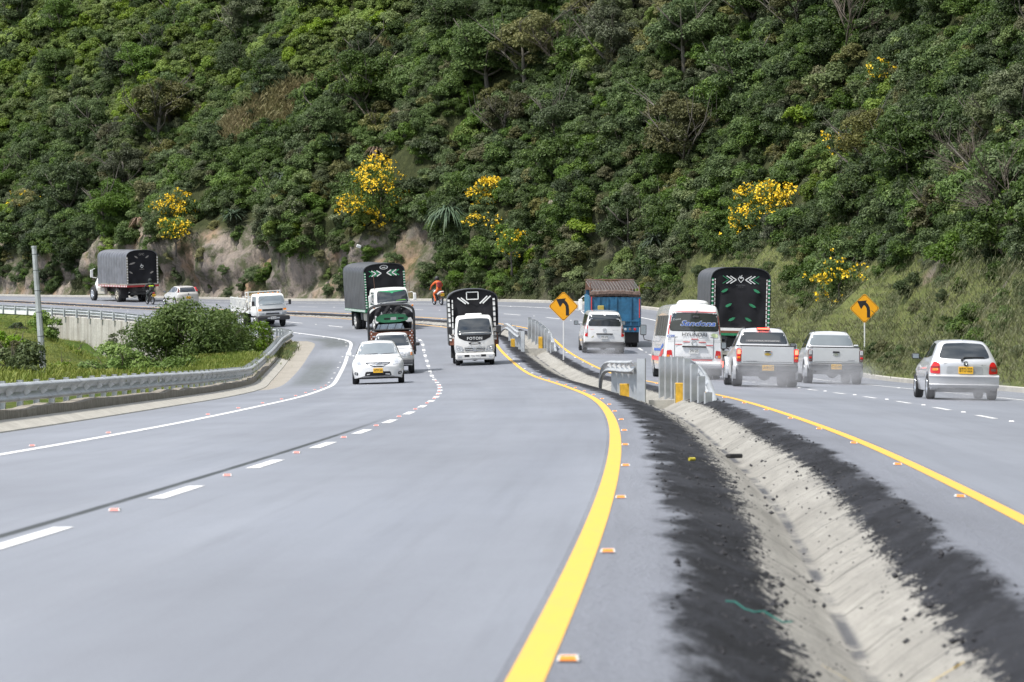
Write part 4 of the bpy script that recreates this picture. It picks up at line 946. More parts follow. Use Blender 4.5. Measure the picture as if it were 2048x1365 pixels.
# --- pickup body (shared by both silver pickups)
def pickup_shell(t, mat):
    rows = [(2.5, .35, .55, .68, .55, .62, .72, .5, .82), (2.3, .32, .75, .80, .6, .76, .82, .6, .95), (1.7, .3, .82, .88, .65, .82, .95, .66, 1.05), (1.15, .3, .84, .89, .65, .83, 1.0, .68, 1.10), (.5, .3, .84, .88, .7, .82, 1.06, .62, 1.62), (.1, .3, .84, .88, .7, .82, 1.08, .60, 1.70), (-.55, .3, .84, .88, .7, .82, 1.09, .60, 1.70),
            (-.80, .34, .84, .88, .7, .83, 1.09, .62, 1.62), (-1.02, .36, .84, .88, .7, .84, 1.08, .72, 1.2), (-1.12, .4, .84, .88, .7, .84, 1.07, .78, 1.14), (-2.2, .5, .84, .88, .75, .84, 1.07, .79, 1.145), (-2.47, .5, .83, .87, .75, .83, 1.07, .79, 1.15), (-2.5, .52, .80, .84, .75, .80, 1.05, .77, 1.13)]
    return Shell('body', rows, mat, t, [(1.55, .43, .38), (-1.5, .43, .38)], .3, .03, .7, .2, r=.16)
def pickup(label, s, d, lit, text, ptext, side_step=True, goldbow=True):
    t = park('pickup_truck', label, 'pickup truck', s, d, True, -1.5)
    b = pickup_shell(t, PAINTS)
    decal(b, 'rear_window', [(-.70, 1.235), (.70, 1.235), (.67, 1.36), (.59, 1.565), (-.59, 1.565), (-.67, 1.36)], 'B', GLASS if lit else GLASSL, .008, .08, None, .05)
    if lit:
        decal(b, 'window_sticker', [(-.50, 1.285), (.52, 1.285), (.50, 1.345), (-.48, 1.345)], 'B', INKG, .013, .1); 
        c = on(b.bvh, 'B', 0, 1.3, .03); lettering(t, 'COLOMBIA ES PASION', 'B', (c.x, 0, 1.315), .04, .9, WPRINT)
    for s_ in (-1, 1):
        sd = 'L' if s_ > 0 else 'R'
        decal(b, 'side_window', [(.92, 1.14), (.55, 1.55), (.2, 1.6), (.2, 1.14)], sd, GLASS, .006); decal(b, 'side_window', [(.12, 1.14), (.12, 1.6), (-.55, 1.58), (-.72, 1.16)], sd, GLASS, .006)
        x = -2.5; la = MB().box(x-.035, x+.25, min(s_*.755, s_*.885), max(s_*.755, s_*.885), .71, 1.09, ch=.025); lo = la.build('tail_light', SMOKE if not lit else RED, t)
        l2 = MB().box(x-.045, x-.02, min(s_*.775, s_*.87), max(s_*.775, s_*.87), .93, 1.06, ch=.01); l2.build('lamp', REDL if lit else CLR, lo)
        l3 = MB().box(x-.045, x-.02, min(s_*.775, s_*.87), max(s_*.775, s_*.87), .80, .86, ch=.01); l3.build('lamp', AMB if lit else RED, lo)
        for xa in (1.55, -1.5):
            fl = MB()
            P = [(xa+math.cos(a)*.47, .38+math.sin(a)*.47) for a in np.linspace(-.35, 3.49, 15)]; Q = [(xa+math.cos(a)*.40, .38+math.sin(a)*.40) for a in np.linspace(3.49, -.35, 15)]
            fl.prism(P+Q, min(s_*.86, s_*.935), max(s_*.86, s_*.935), 'y')
            fl.build('wheel_flare', PAINTS, t)
        mirror(t, .78, s_*1.02, 1.16, s_, PAINTS if not lit else PLAST, .17, .22, .08)
    sl = MB().box(-2.53, -2.515, -.745, .745, .668, 1.15, ch=.006); sl.build('tailgate', PAINTS, t)
    sm = MB().box(-2.532, -2.528, -.70, .70, .705, .718); sm.build('tailgate_seam', INKG, t)
    hd = MB().box(-2.56, -2.528, -.11, .11, .99, 1.045, ch=.012); ho = hd.build('tailgate_handle', PLAST if not lit else CHROME, t); hh_ = MB().box(-2.566, -2.5605, -.075, .075, 1.0, 1.03); hh_.build('recess', INK, ho)
    bow = [(-.10, .0), (-.045, .022), (-.035, .04), (.045, .04), (.055, .022), (.10, .022), (.085, -.022), (.045, -.022), (.035, -.04), (-.045, -.04), (-.055, -.022), (-.085, -.022)]
    em = MB().prism([(y, z+.935) for y, z in bow], -2.545, -2.53, 'x'); em.build('emblem', flat('gold_emblem', (.62, .42, .08), .3, .7) if goldbow else CHROME, t)
    if side_step: lettering(t, ptext, 'B', (-2.534, .45, .735), .025, .3, INKG)
    else: lettering(t, ptext, 'B', (-2.534, -.5, .76), .03, .2, INKG)
    bp = MB().box(-2.66, -2.35, -.86, .86, .42, .655, ch=.05); bp.box(-2.70, -2.5, -.25, .25, .40, .62, ch=.03); bo = bp.build('bumper', DIRTY, t)
    class B2: pass
    q = B2(); q.root = t; q.bvh = BVHTree.FromPolygons([v.co for v in bo.data.vertices], [list(p.vertices) for p in bo.data.polygons]); plate(q, 'B', 0, .545, text)
    cv = MB().box(-2.5, -1.08, -.80, .80, 1.145, 1.19, ch=.018); cv.build('bed_cover', PLAST, t)
    if lit:
        m = MB().box(-.86, -.62, -.19, .19, 1.635, 1.70, ch=.02); o = m.build('brake_light', RED, t); m = MB().box(-.875, -.862, -.17, .17, 1.648, 1.69); m.build('lamp', REDL, o)
    m = MB()
    for s_ in (-1, 1): m.box(-.72, .5, s_*.52-.012, s_*.52+.012, 1.69, 1.715)
    m.build('roof_rails', PLAST, t)
    m = MB().box(-2.4, 2.2, -.62, .62, .3, .5); m.tube([(-2.0, -.45, .36), (-2.45, -.5, .34)], .035); m.build('underbody', CHAS, t); axle(t, -1.5, .37, .7)
    for x in (1.55, -1.5):
        for s_ in (-1, 1): wheel(t, x, s_*.79, .38, .27, s_)
pickup('silver pickup truck with lit brake lights and yellow plate AVB-357, beside the white bus', 102.8, 3.98, True, 'AVB·357', 'LUV D-MAX', True, True)
pickup('silver pickup truck with unlit lamps and plate CUO-040, below the right diamond sign', 116.1, 7.36, False, 'CUO·040', 'D-MAX', False, False)
# --- silver three-door hatchback
def hatch():
    t = park('hatchback', 'silver three-door hatchback with dark rear window and yellow plate BTO-222, rightmost car', 'car', 80.5, 6.75, True, -1.22)
    rows = [(1.85, .25, .45, .58, .45, .52, .56, .4, .62), (1.7, .22, .68, .74, .5, .68, .68, .52, .76), (1.1, .2, .74, .80, .55, .73, .82, .58, .90), (.75, .2, .74, .80, .55, .73, .88, .58, .97), (.15, .2, .75, .805, .6, .72, .90, .53, 1.33), (-.3, .2, .75, .805, .6, .72, .91, .54, 1.385), (-1.1, .2, .75, .805, .6, .725, .92, .54, 1.375),
            (-1.45, .2, .75, .80, .58, .73, .91, .55, 1.31), (-1.62, .21, .75, .80, .56, .74, .90, .58, 1.18), (-1.74, .23, .745, .795, .52, .75, .88, .62, 1.0), (-1.82, .26, .74, .79, .48, .74, .82, .63, .92), (-1.88, .29, .70, .76, .45, .70, .74, .58, .84)]
    b = Shell('body', rows, PAINTS, t, [(1.22, .34, .29), (-1.22, .34, .29)], .3, .16, .8, .5)
    decal(b, 'rear_window', [(-.58, .95), (-.56, 1.05), (-.45, 1.28), (0, 1.30), (.45, 1.28), (.56, 1.05), (.58, .95), (0, .925)], 'B', GLASS, .007, .06, None, .07)
    for s in (-1, 1):
        y0, y1 = s*.555, s*.765; l = decal(b, 'tail_light', [(y0, .585), (y0+s*.01, .80), (s*.62, .865), (s*.69, .86), (y1, .72), (y1, .60)], 'B', RED, .012, .05, None, .03)
        decal(b, 'lamp', [(s*.60, .66), (s*.60, .72), (s*.72, .71), (s*.72, .655)], 'B', AMB if s > 0 else SMOKE, .018, .05, l, .02); decal(b, 'divider', [(s*.565, .735), (s*.565, .75), (s*.755, .745), (s*.755, .73)], 'B', INK, .018, .05, l)
        decal(b, 'side_window', [(.62, .95), (.12, 1.26), (-.32, 1.30), (-.38, .95)], 'L' if s > 0 else 'R', GLASS, .006); decal(b, 'side_window', [(-.46, .95), (-.40, 1.30), (-1.05, 1.27), (-1.3, 1.0)], 'L' if s > 0 else 'R', GLASS, .006)
        mirror(t, .60, s*.86, .98, s, PLAST, .18, .13, .06)
        decal(b, 'side_moulding', [(.85, .52), (.85, .57), (-.85, .57), (-.85, .52)], 'L' if s > 0 else 'R', PAINTS, .02)
    bp = MB(); P = [(y, -1.95+.17*(abs(y)/.8)**2.4) for y in np.linspace(-.80, .80, 15)]
    for (z, dx) in ((.27, .10), (.31, .03), (.34, .0), (.36, .02), (.50, .01), (.53, -.01), (.57, .04), (.58, .16)): bp.v += [(x+dx, y, z) for y, x in P]
    bp.f = [(k*15+j, k*15+j+1, (k+1)*15+j+1, (k+1)*15+j) for k in range(7) for j in range(14)]; bp.build('bumper', PAINTS, t, True)
    m = MB().tube([(-1.7, .36, .235), (-1.96, .36, .225)], .035, 12, False); m.build('exhaust', CHROME, t, True)
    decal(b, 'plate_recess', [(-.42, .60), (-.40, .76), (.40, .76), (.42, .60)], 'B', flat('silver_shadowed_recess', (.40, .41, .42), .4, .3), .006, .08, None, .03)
    plate(b, 'B', -.02, .675, 'BTO·222', w=.335, h=.165)
    c = on(b.bvh, 'B', -.02, .83, .01); m = MB().box(c.x-.03, c.x+.01, -.06, .03, .775, .88, ch=.02); o = m.build('latch_badge', PLAST, t); MB().lathe([(.03, 0), (.02, .008), (0, .008)], 'x', 14, (c.x-.04, -.015, .835)).build('emblem', CHROME, o)
    a, bb = on(b.bvh, 'B', .07, .895, .03), on(b.bvh, 'B', -.45, .965, .03); m = MB().bar(a, on(b.bvh, 'B', .0, .955, .04), .022); m.bar(on(b.bvh, 'B', .02, .955, .035), bb, .02); m.lathe([(0, -.03), (.025, -.03), (.025, .01), (0, .01)], 'x', 10, (a.x, a.y, a.z)); m.build('wiper', PLAST, t)
    lettering(t, 'CHEVROLET', 'B', (on(b.bvh, 'B', .42, .83, .006).x, .37, .825), .022, .22, INKG); lettering(t, 'Corsa 1.4', 'B', (on(b.bvh, 'B', -.42, .80, .006).x, -.40, .80), .02, .18, INKG)
    m = MB().tube([(-1.35, 0, 1.36), (-1.45, 0, 1.47)], .006, 5); m.build('antenna', PLAST, t); m = MB().box(-1.7, 1.6, -.6, .6, .17, .29); m.build('underbody', DIRTY, t)
    for x in (1.22, -1.22):
        for s in (-1, 1): wheel(t, x, s*.705, .29, .185, s, CHROME)
hatch()
# --- white passenger van (rear)
def van():
    t = park('van', 'white passenger van seen from behind, just left of the blue dump truck', 'van', 167, 2.75, True, -1.6)
    rows = [(2.55, .3, .6, .75, .5, .68, .8, .5, .95), (2.2, .25, .86, .93, .6, .88, .98, .66, 1.15), (1.6, .25, .9, .96, .65, .88, 1.1, .68, 1.65), (1.1, .25, .9, .96, .65, .87, 1.12, .70, 1.88), (0, .25, .9, .96, .7, .87, 1.15, .71, 1.92), (-1.8, .25, .9, .96, .7, .87, 1.15, .71, 1.91), (-2.3, .28, .9, .955, .7, .87, 1.15, .70, 1.87), (-2.45, .3, .9, .95, .65, .875, 1.12, .70, 1.80), (-2.56, .32, .88, .93, .6, .87, 1.05, .70, 1.68), (-2.6, .36, .85, .90, .6, .86, 1.0, .70, 1.6)]
    b = Shell('body', rows, PAINTW, t, [(1.6, .40, .34), (-1.6, .40, .34)], .25, .10, .7, .35, r=.17)
    decal(b, 'rear_window', [(-.74, 1.235), (.74, 1.235), (.70, 1.76), (-.70, 1.76)], 'B', GLASS, .008, .08, None, .06)
    for s in (-1, 1):
        l = decal(b, 'tail_light', [(s*.76, .75), (s*.885, .78), (s*.87, 1.27), (s*.77, 1.27)], 'B', RED, .012, .08, None, .02); decal(b, 'lens', [(s*.775, .93), (s*.875, .93), (s*.87, 1.12), (s*.775, 1.12)], 'B', CLR if s > 0 else SMOKE, .017, .06, l, .02)
        decal(b, 'side_window', [(1.2, 1.2), (.9, 1.72), (-2.2, 1.72), (-2.3, 1.22)], 'L' if s > 0 else 'R', GLASS, .006)
        mirror(t, 1.5, s*1.10, 1.28, s, PLAST, .2, .2, .08)
    m = MB().box(-2.72, -2.3, -.93, .93, .26, .53, ch=.06); m.build('bumper', PLAST, t)
    c = on(b.bvh, 'B', 0, .88, .02); m = MB().box(c.x-.02, c.x+.03, -.38, .38, .855, .91, ch=.015); m.build('door_handle', PLAST, t)
    plate(b, 'B', 0, .74, 'SMF·478', False)
    c = on(b.bvh, 'B', 0, 1.06, .01); m = MB().lathe([(.085, 0), (.085, .01), (.065, .012), (.065, 0)], 'x', 20, (c.x-.012, 0, 1.065)); m.bar((c.x-.01, -.035, 1.03), (c.x-.01, -.02, 1.10), .014); m.bar((c.x-.01, .035, 1.03), (c.x-.01, .02, 1.10), .014); m.bar((c.x-.01, -.03, 1.065), (c.x-.01, .03, 1.065), .012); m.build('emblem', CHROME, t)
    decal(b, 'sticker', [(.58, .70), (.60, .72), (.50, .80), (.48, .77)], 'B', flat('olive_sticker', (.3, .28, .06), .5), .012); decal(b, 'window_label', [(-.04, 1.71), (.05, 1.71), (.05, 1.76), (-.04, 1.76)], 'B', WPRINT, .014)
    lettering(t, 'CRDi VGT', 'B', (c.x-.006, -.5, 1.06), .03, .28, INKG); lettering(t, 'HYUNDAI', 'B', (c.x-.006, .58, 1.09), .025, .18, REDP)
    for x in (1.6, -1.6):
        for s in (-1, 1): wheel(t, x, s*.84, .34, .22, s)
    axle(t, -1.6, .33, .7); MB().box(-2.4, 2.3, -.7, .7, .24, .36).build('underbody', CHAS, t)
van()
# --- white minibus (rear)
def bus():
    t = park('minibus', 'white minibus with blue and white lettering across its rear window', 'bus', 123.6, 3.33, True, -2.1)
    rows = [(3.5, .35, .8, .9, .6, .85, 1.1, .7, 1.9), (3.3, .32, .95, 1.0, .65, .96, 1.25, .78, 2.4), (2.8, .3, .97, 1.015, .7, .97, 1.3, .80, 2.56, .1), (0, .3, .97, 1.02, .7, .97, 1.3, .82, 2.6, .1), (-3.0, .32, .97, 1.02, .7, .97, 1.3, .82, 2.58, .1), (-3.35, .36, .97, 1.015, .7, .96, 1.3, .80, 2.50, .1), (-3.5, .40, .95, 1.0, .68, .95, 1.28, .78, 2.40, .1), (-3.56, .44, .9, .96, .66, .91, 1.25, .76, 2.3, .1)]
    b = Shell('body', rows, PAINTW, t, [(2.0, .48, .40), (-2.1, .48, .40)], .2, .10, .6, .4, r=.15)
    rub = decal(b, 'window_rubber', [(-.84, 1.62), (.84, 1.62), (.79, 2.24), (-.79, 2.24)], 'B', PLAST, .005, .1, None, .10)
    decal(b, 'rear_window', [(-.81, 1.645), (.81, 1.645), (.765, 2.215), (-.765, 2.215)], 'B', GLASS, .010, .1, None, .09)
    x = on(b.bvh, 'B', 0, 1.9, .02).x; X = lambda y, z, o=.018: on(b.bvh, 'B', y, z, o).x
    lettering(t, 'Sandona', 'B', (x-.004, -.12, 1.89), .20, 1.22, WPRINT, shear=.35, bold=.045); lettering(t, 'Sandona', 'B', (x-.010, -.12, 1.89), .175, 1.18, BLUEP, shear=.35, bold=.012)
    lettering(t, 'Trans', 'B', (x-.006, .60, 2.02), .06, .28, WPRINT, shear=.4, rot=.15)
    lettering(t, 'HYUNDAI', 'B', (X(0, 1.51), -.01, 1.51), .125, .84, flat('dark_letters', (.10, .10, .105), .4), bold=.006)
    lettering(t, '4299', 'B', (X(.78, 1.44), .80, 1.445), .095, .28, BLUEP, shear=.2, bold=.01)
    m = MB(); xx = X(0, 1.0, .012)
    for a, c in (((-.66, 1.42), (.66, 1.42)), ((-.66, .69), (.66, .69)), ((-.66, 1.42), (-.66, .69)), ((.66, 1.42), (.66, .69))): m.bar((X(a[0], a[1], .006), *a), (X(c[0], c[1], .006), *c), .014)
    m.build('hatch_seam', INKG, t)
    rm = MB()
    for (y, z, w) in ((-.02, 1.355, .12), (.26, 1.26, .12), (-.28, 1.255, .12), (.52, 1.17, .12), (-.53, 1.15, .12)): c = X(y, z, .01); rm.box(c-.004, c+.004, y-w, y+w, z-.013, z+.013)
    rm.build('reflective_tape', REDP, t)
    decal(b, 'reflective_tape', [(-.74, 2.262), (.74, 2.262), (.74, 2.285), (0, 2.295), (-.74, 2.285)], 'B', REDP, .008); decal(b, 'reflective_tape', [(-.62, .625), (.63, .625), (.66, .675), (-.64, .675)], 'B', REDP, .008)
    for s in (-1, 1):
        for z0, z1 in ((1.51, 1.82), (1.85, 2.16)): f_ = lambda z: .895-(z-1.5)*.13; decal(b, 'reflective_tape', [(s*(f_(z0)-.03), z0), (s*f_(z0), z0), (s*f_(z1), z1), (s*(f_(z1)-.03), z1)], 'B', REDP, .008)
        l = decal(b, 'tail_light', [(s*.72, .72), (s*.925, .70), (s*.915, .96), (s*.75, .98)], 'B', RED, .014, .06, None, .03); decal(b, 'lamp', [(s*.75, .735), (s*.81, .735), (s*.81, .80), (s*.75, .80)], 'B', CLR, .020, .05, l); decal(b, 'lamp', [(s*.825, .73), (s*.915, .725), (s*.91, .81), (s*.825, .81)], 'B', AMB, .020, .05, l)
        for k in range(5):
            xa = 1.9-1.05*k; decal(b, 'side_window', [(xa, 1.45), (xa, 2.15), (xa-.95, 2.15), (xa-.95, 1.45)], 'L' if s > 0 else 'R', flat('dull_side_glass', (.055, .052, .042), .4, spec=.3), .007, .2, None, .06)
        decal(b, 'side_stripe', [(2.5, .75), (-1.2, .75), (-2.5, 1.0), (-3.1, 1.0), (-3.1, .86), (-1.4, .6), (2.5, .6)], 'L' if s > 0 else 'R', REDP, .008, .3); decal(b, 'side_stripe', [(1.5, 1.02), (-1.6, 1.02), (-2.6, 1.2), (-2.9, 1.12), (-1.7, .93), (1.5, .93)], 'L' if s > 0 else 'R', BLUEP, .010, .3)
    for z in (1.32, 1.27): decal(b, 'crease_shade', [(-.97, z), (.97, z), (.97, z-.008), (-.97, z-.008)], 'B', flat('pale_grey', (.5, .5, .5), .5), .004)  # flat grey strips draw the shade of the panel creases
    c = X(0, 1.11, .01); m = MB().box(c-.04, c+.02, -.42, .40, 1.075, 1.125, ch=.015); m.build('door_handle', PLAST, t)
    m = MB().lathe([(.09, 0), (.09, .01), (.07, .012), (.07, 0)], 'x', 20, (X(0, 1.225, .01)-.012, 0, 1.225)); m.build('emblem', CHROME, t)
    plate(b, 'B', .0, .945, 'SYR·525', False, .33, .16)
    lettering(t, 'Movilidad Nuestro Norte', 'B', (X(.36, .755, .01), .36, .755), .032, .54, INKG, shear=.3); lettering(t, 'Caminos De Nariño', 'B', (X(-.34, .74, .01), -.34, .745), .032, .52, INKG, shear=.3)
    decal(b, 'sticker', [(-.56, 1.50), (-.64, 1.56), (-.80, 1.53), (-.80, 1.42), (-.66, 1.42)], 'B', flat('pale_green_sticker', (.42, .5, .28), .6), .010)
    m = MB().box(-3.68, -3.2, -.97, .97, .40, .60, ch=.07); m.build('bumper', PAINTW, t)
    m = MB().lathe([(0, 2.70), (.30, 2.69), (.48, 2.66), (.55, 2.58), (.55, 2.5)], 'z', 24, (-2.6, 0, 0)); m.build('roof_vent', PAINTW, t, True)
    m = MB().bar((X(0, 1.53), -.02, 1.6), (X(.45, 1.9), .44, 1.97), .022); m.bar((X(.0, 2.3), -.08, 2.33), (x-.14, -.05, 2.22), .025); m.box(x-.2, x-.1, -.16, .07, 2.05, 2.15, ch=.03); m.build('wiper_and_rear_mirror', PLAST, t)
    for s in (-1, 1):
        m = MB().box(3.28, 3.36, s*1.28-.11, s*1.28+.11, 1.45, 1.83, ch=.03); m.tube([(3.32, s*1.28, 1.45), (3.3, s*1.24, 1.3), (3.1, s*1.0, 1.25)], .018); o = m.build('mirror', PLAST, t); MB().box(3.274, 3.279, s*1.28-.09, s*1.28+.09, 1.48, 1.80).build('mirror_glass', GLASSL, o)
        m = MB().box(-2.72, -2.70, s*.78-.25, s*.78+.25, .12, .5); m.build('mudflap', RUB, t)
    m = MB().box(-3.58, -3.52, -1.03, -.98, .42, .62, ch=.01); m.build('side_marker', REDL, t)
    for s in (-1, 1):
        wheel(t, 2.0, s*.88, .40, .22, s); wheel(t, -2.1, s*.90, .40, .22, s); wheel(t, -2.1, s*.64, .40, .22, s)
    MB().box(-3.3, 3.2, -.75, .75, .3, .5).build('underbody', CHAS, t)
bus()
# --- covered trucks
def cab(t, x0, x1, w, z0, zt, mat=WPAINT, wind=(.0, .0), r=.15, taper=.12, bF=.14):
    """cab-over: x1 front, x0 back"""
    zb = z0+(zt-z0)*.48
    rows = [(x0, z0, w*.95, w, z0+.2, w*.985, zb, w*(1-taper), zt-.01), (x0+.25, z0, w*.96, w, z0+.2, w*.985, zb, w*(1-taper), zt), (x1-.75, z0, w*.96, w, z0+.2, w*.985, zb, w*(1-taper), zt), (x1-.48, z0, w*.95, w*.995, z0+.2, w*.975, zb, w*(1-taper), zt-.04), (x1-.22, z0, w*.93, w*.985, z0+.2, w*.965, zb, w*(.97-taper), zt-.40), (x1-.06, z0+.01, w*.9, w*.965, z0+.2, w*.95, zb-.02, w*(1.0-taper), zt-.80), (x1, z0+.03, w*.88, w*.945, z0+.2, w*.93, zb-.1, w*.85, zb+.12)]
    return Shell('cab', rows, mat, t, [], bF, 0, .5, .1, r=r)
def leafshape(c, s, a): P = [(-.16, 0), (-.07, .05), (.06, .06), (.16, .03), (.08, -.04), (-.06, -.05)]; return [(c[0]+s*(p*math.cos(a)-q*math.sin(a)), c[1]+(p*math.sin(a)+q*math.cos(a))) for p, q in P]
def ladder(root, x, y, z0, z1, m1, m2, lean=0, w=.07, n=9):
    m = MB().bar((x, y, z0), (x, y+lean, z1), w, w); o = m.build('stake_post', m1, root); k = MB()
    for i in range(n): z = z0+(z1-z0)*(i+.5)/n; yy = y+lean*(i+.5)/n; k.box(x-w*.62, x+w*.62, yy-w*.62, yy+w*.62, z-.022, z+.022)
    k.build('bolts', m2, o); return o
def foton():
    t = park('box_truck', 'small white truck with black arched cover and black windscreen band, right of the white sedan', 'truck', 151.0, -3.43, False, 1.35)
    b = cab(t, .55, 2.35, .83, .50, 2.07, WPAINT, r=.17)
    band = decal(b, 'windscreen_band', [(-.71, 1.30), (.71, 1.30), (.64, 1.14), (.42, 1.03), (.15, .985), (-.15, .985), (-.42, 1.03), (-.64, 1.14)], 'F', INK, .006, .07)
    decal(b, 'windscreen', [(-.715, 1.26), (.715, 1.26), (.70, 1.50), (.62, 1.90), (.3, 1.93), (-.3, 1.93), (-.62, 1.90), (-.70, 1.50)], 'F', GLASS, .009, .07, None, .06)
    X = lambda y, z, o=.012: on(b.bvh, 'F', y, z, o).x
    lettering(t, 'FOTON', 'F', (X(0, 1.1, .018)+.004, 0, 1.115), .12, .62, WPRINT, bold=.02, spacing=1.15)
    m = MB(); c = X(0, .915)+.004; n = 28
    for k in range(n):
        a0, a1 = 6.2832*k/n, 6.2832*(k+1)/n; f = lambda a, R1, R2: (math.cos(a)*R1, .915+math.sin(a)*R2)
        p = [f(a0, .255, .056), f(a1, .255, .056), f(a1, .17, .035), f(a0, .17, .035)]; m.add([(X(*q)+.004, *q) for q in p], [(0, 1, 2, 3)])
    m.build('oval_logo', INK, t)
    for s in (-1, 1):
        l = decal(b, 'headlight', [(s*.44, .55), (s*.50, .78), (s*.76, .86), (s*.79, .80), (s*.79, .60), (s*.70, .56)], 'F', CLR, .014, .07, None, .04)
        for yy, zz, rr in ((.68, .71, .06), (.56, .66, .045)): q = X(s*yy, zz, .02); MB().lathe([(rr, 0), (rr*.8, .012), (rr*.3, -.0), (0, .0)], 'x', 14, (q, s*yy, zz)).build('lamp', CHROME, l)
        w = MB().box(2.0, 2.12, s*1.0-.1, s*1.0+.1, 1.30, 1.62, ch=.03); w.tube([(2.06, s*1.0, 1.3), (2.05, s*.9, 1.2), (1.95, s*.8, 1.2)], .02); w.build('mirror', PLAST, t)
        decal(b, 'side_window', [(1.95, 1.3), (1.75, 1.85), (.9, 1.87), (.9, 1.28)], 'L' if s > 0 else 'R', GLASS, .006)
    g = decal(b, 'grille', [(-.44, .76), (.44, .76), (.38, .57), (-.38, .57)], 'F', PLAST, .010, .08, None, .03)
    for z, ww in ((.735, .43), (.665, .40), (.60, .37)): q = MB(); q.box(X(0, z)+.004, X(0, z)+.022, -ww, ww, z-.016, z+.016, ch=.005); q.build('grille_bar', CHROME, g)
    c = X(0, .67)+.02; e = MB().lathe([(.09, 0), (.09, .015), (.07, .02), (.07, 0)], 'x', 20, (c, 0, .665)); e.bar((c+.01, 0, .60), (c+.01, -.055, .70), .018); e.bar((c+.01, 0, .60), (c+.01, .055, .70), .018); e.bar((c+.01, -.055, .70), (c+.01, .055, .70), .018); e.build('emblem', CHROME, t)
    bp = MB().box(2.05, 2.44, -.81, .81, .23, .52, ch=.06); bo = bp.build('bumper', WPAINT, t)
    q = MB()
    for s in (-1, 1): q.box(2.436, 2.446, s*.34-.10, s*.34+.10, .36, .45, ch=.003)
    q.build('vent', INK, bo)
    for s in (-1, 1): MB().box(2.436, 2.45, s*.63-.08, s*.63+.08, .34, .42, ch=.005).build('fog_lamp', CLR, bo)
    m = MB().box(2.441, 2.452, -.20, .20, .31, .45); p = m.build('licence_plate', PLW, t); lettering(p, 'TJU·744', 'F', (2.455, 0, .385), .085, .34, INKG)
    m = MB().box(1.4, 1.75, -.35, .35, 2.04, 2.13, ch=.04); m.build('roof_scoop', WPAINT, t)
    m = MB(); m.bar((2.02, -.55, 1.27), (2.02, -.1, 1.29), .02); m.bar((2.02, .1, 1.27), (2.02, .55, 1.29), .02)
    tarp_box(t, -2.9, .5, 1.05, .95, 2.68, 3.14, rib=.5, seed=3, low=1.5, p=2.3)
    fx = .46
    bars('printed_stripes', fx, [((-.62, 2.78), (-.28, 2.52)), ((-.48, 2.78), (-.16, 2.52)), ((.62, 2.82), (.30, 2.52)), ((.76, 2.82), (.42, 2.52))], .055, WPRINT, t)
    bars('printed_frame', fx, [((-.24, 3.0), (.24, 3.0)), ((-.24, 2.70), (.24, 2.70)), ((-.24, 3.0), (-.24, 2.70)), ((.24, 3.0), (.24, 2.70))], .04, WPRINT, t)
    ladder(t, .54, -.96, 1.0, 2.72, WPAINT, INK, -.04, .09, 8); ladder(t, .54, .90, 1.0, 2.72, WPAINT, INK, -.02, .09, 8); ladder(t, .54, -.86, 1.1, 2.7, WPAINT, INK, .02, .05, 6)
    m = MB().box(-2.9, .5, -1.04, 1.04, .80, .96); m.build('bed', CHAS, t); MB().box(.5, .56, -1.0, 1.0, .82, 1.3).build('headboard', WOODR, t)
    chassis(t, -2.8, 2.1, .42, .7, .36); axle(t, 1.35, .36, .6)
    for s in (-1, 1): wheel(t, 1.35, s*.70, .36, .2, s); wheel(t, -1.5, s*.66, .36, .42, s)
    for s in (-1, 1): MB().box(-.9, -.88, s*.775-.175, s*.775+.175, .25, .8).build('mudflap', RUB, t)
foton()
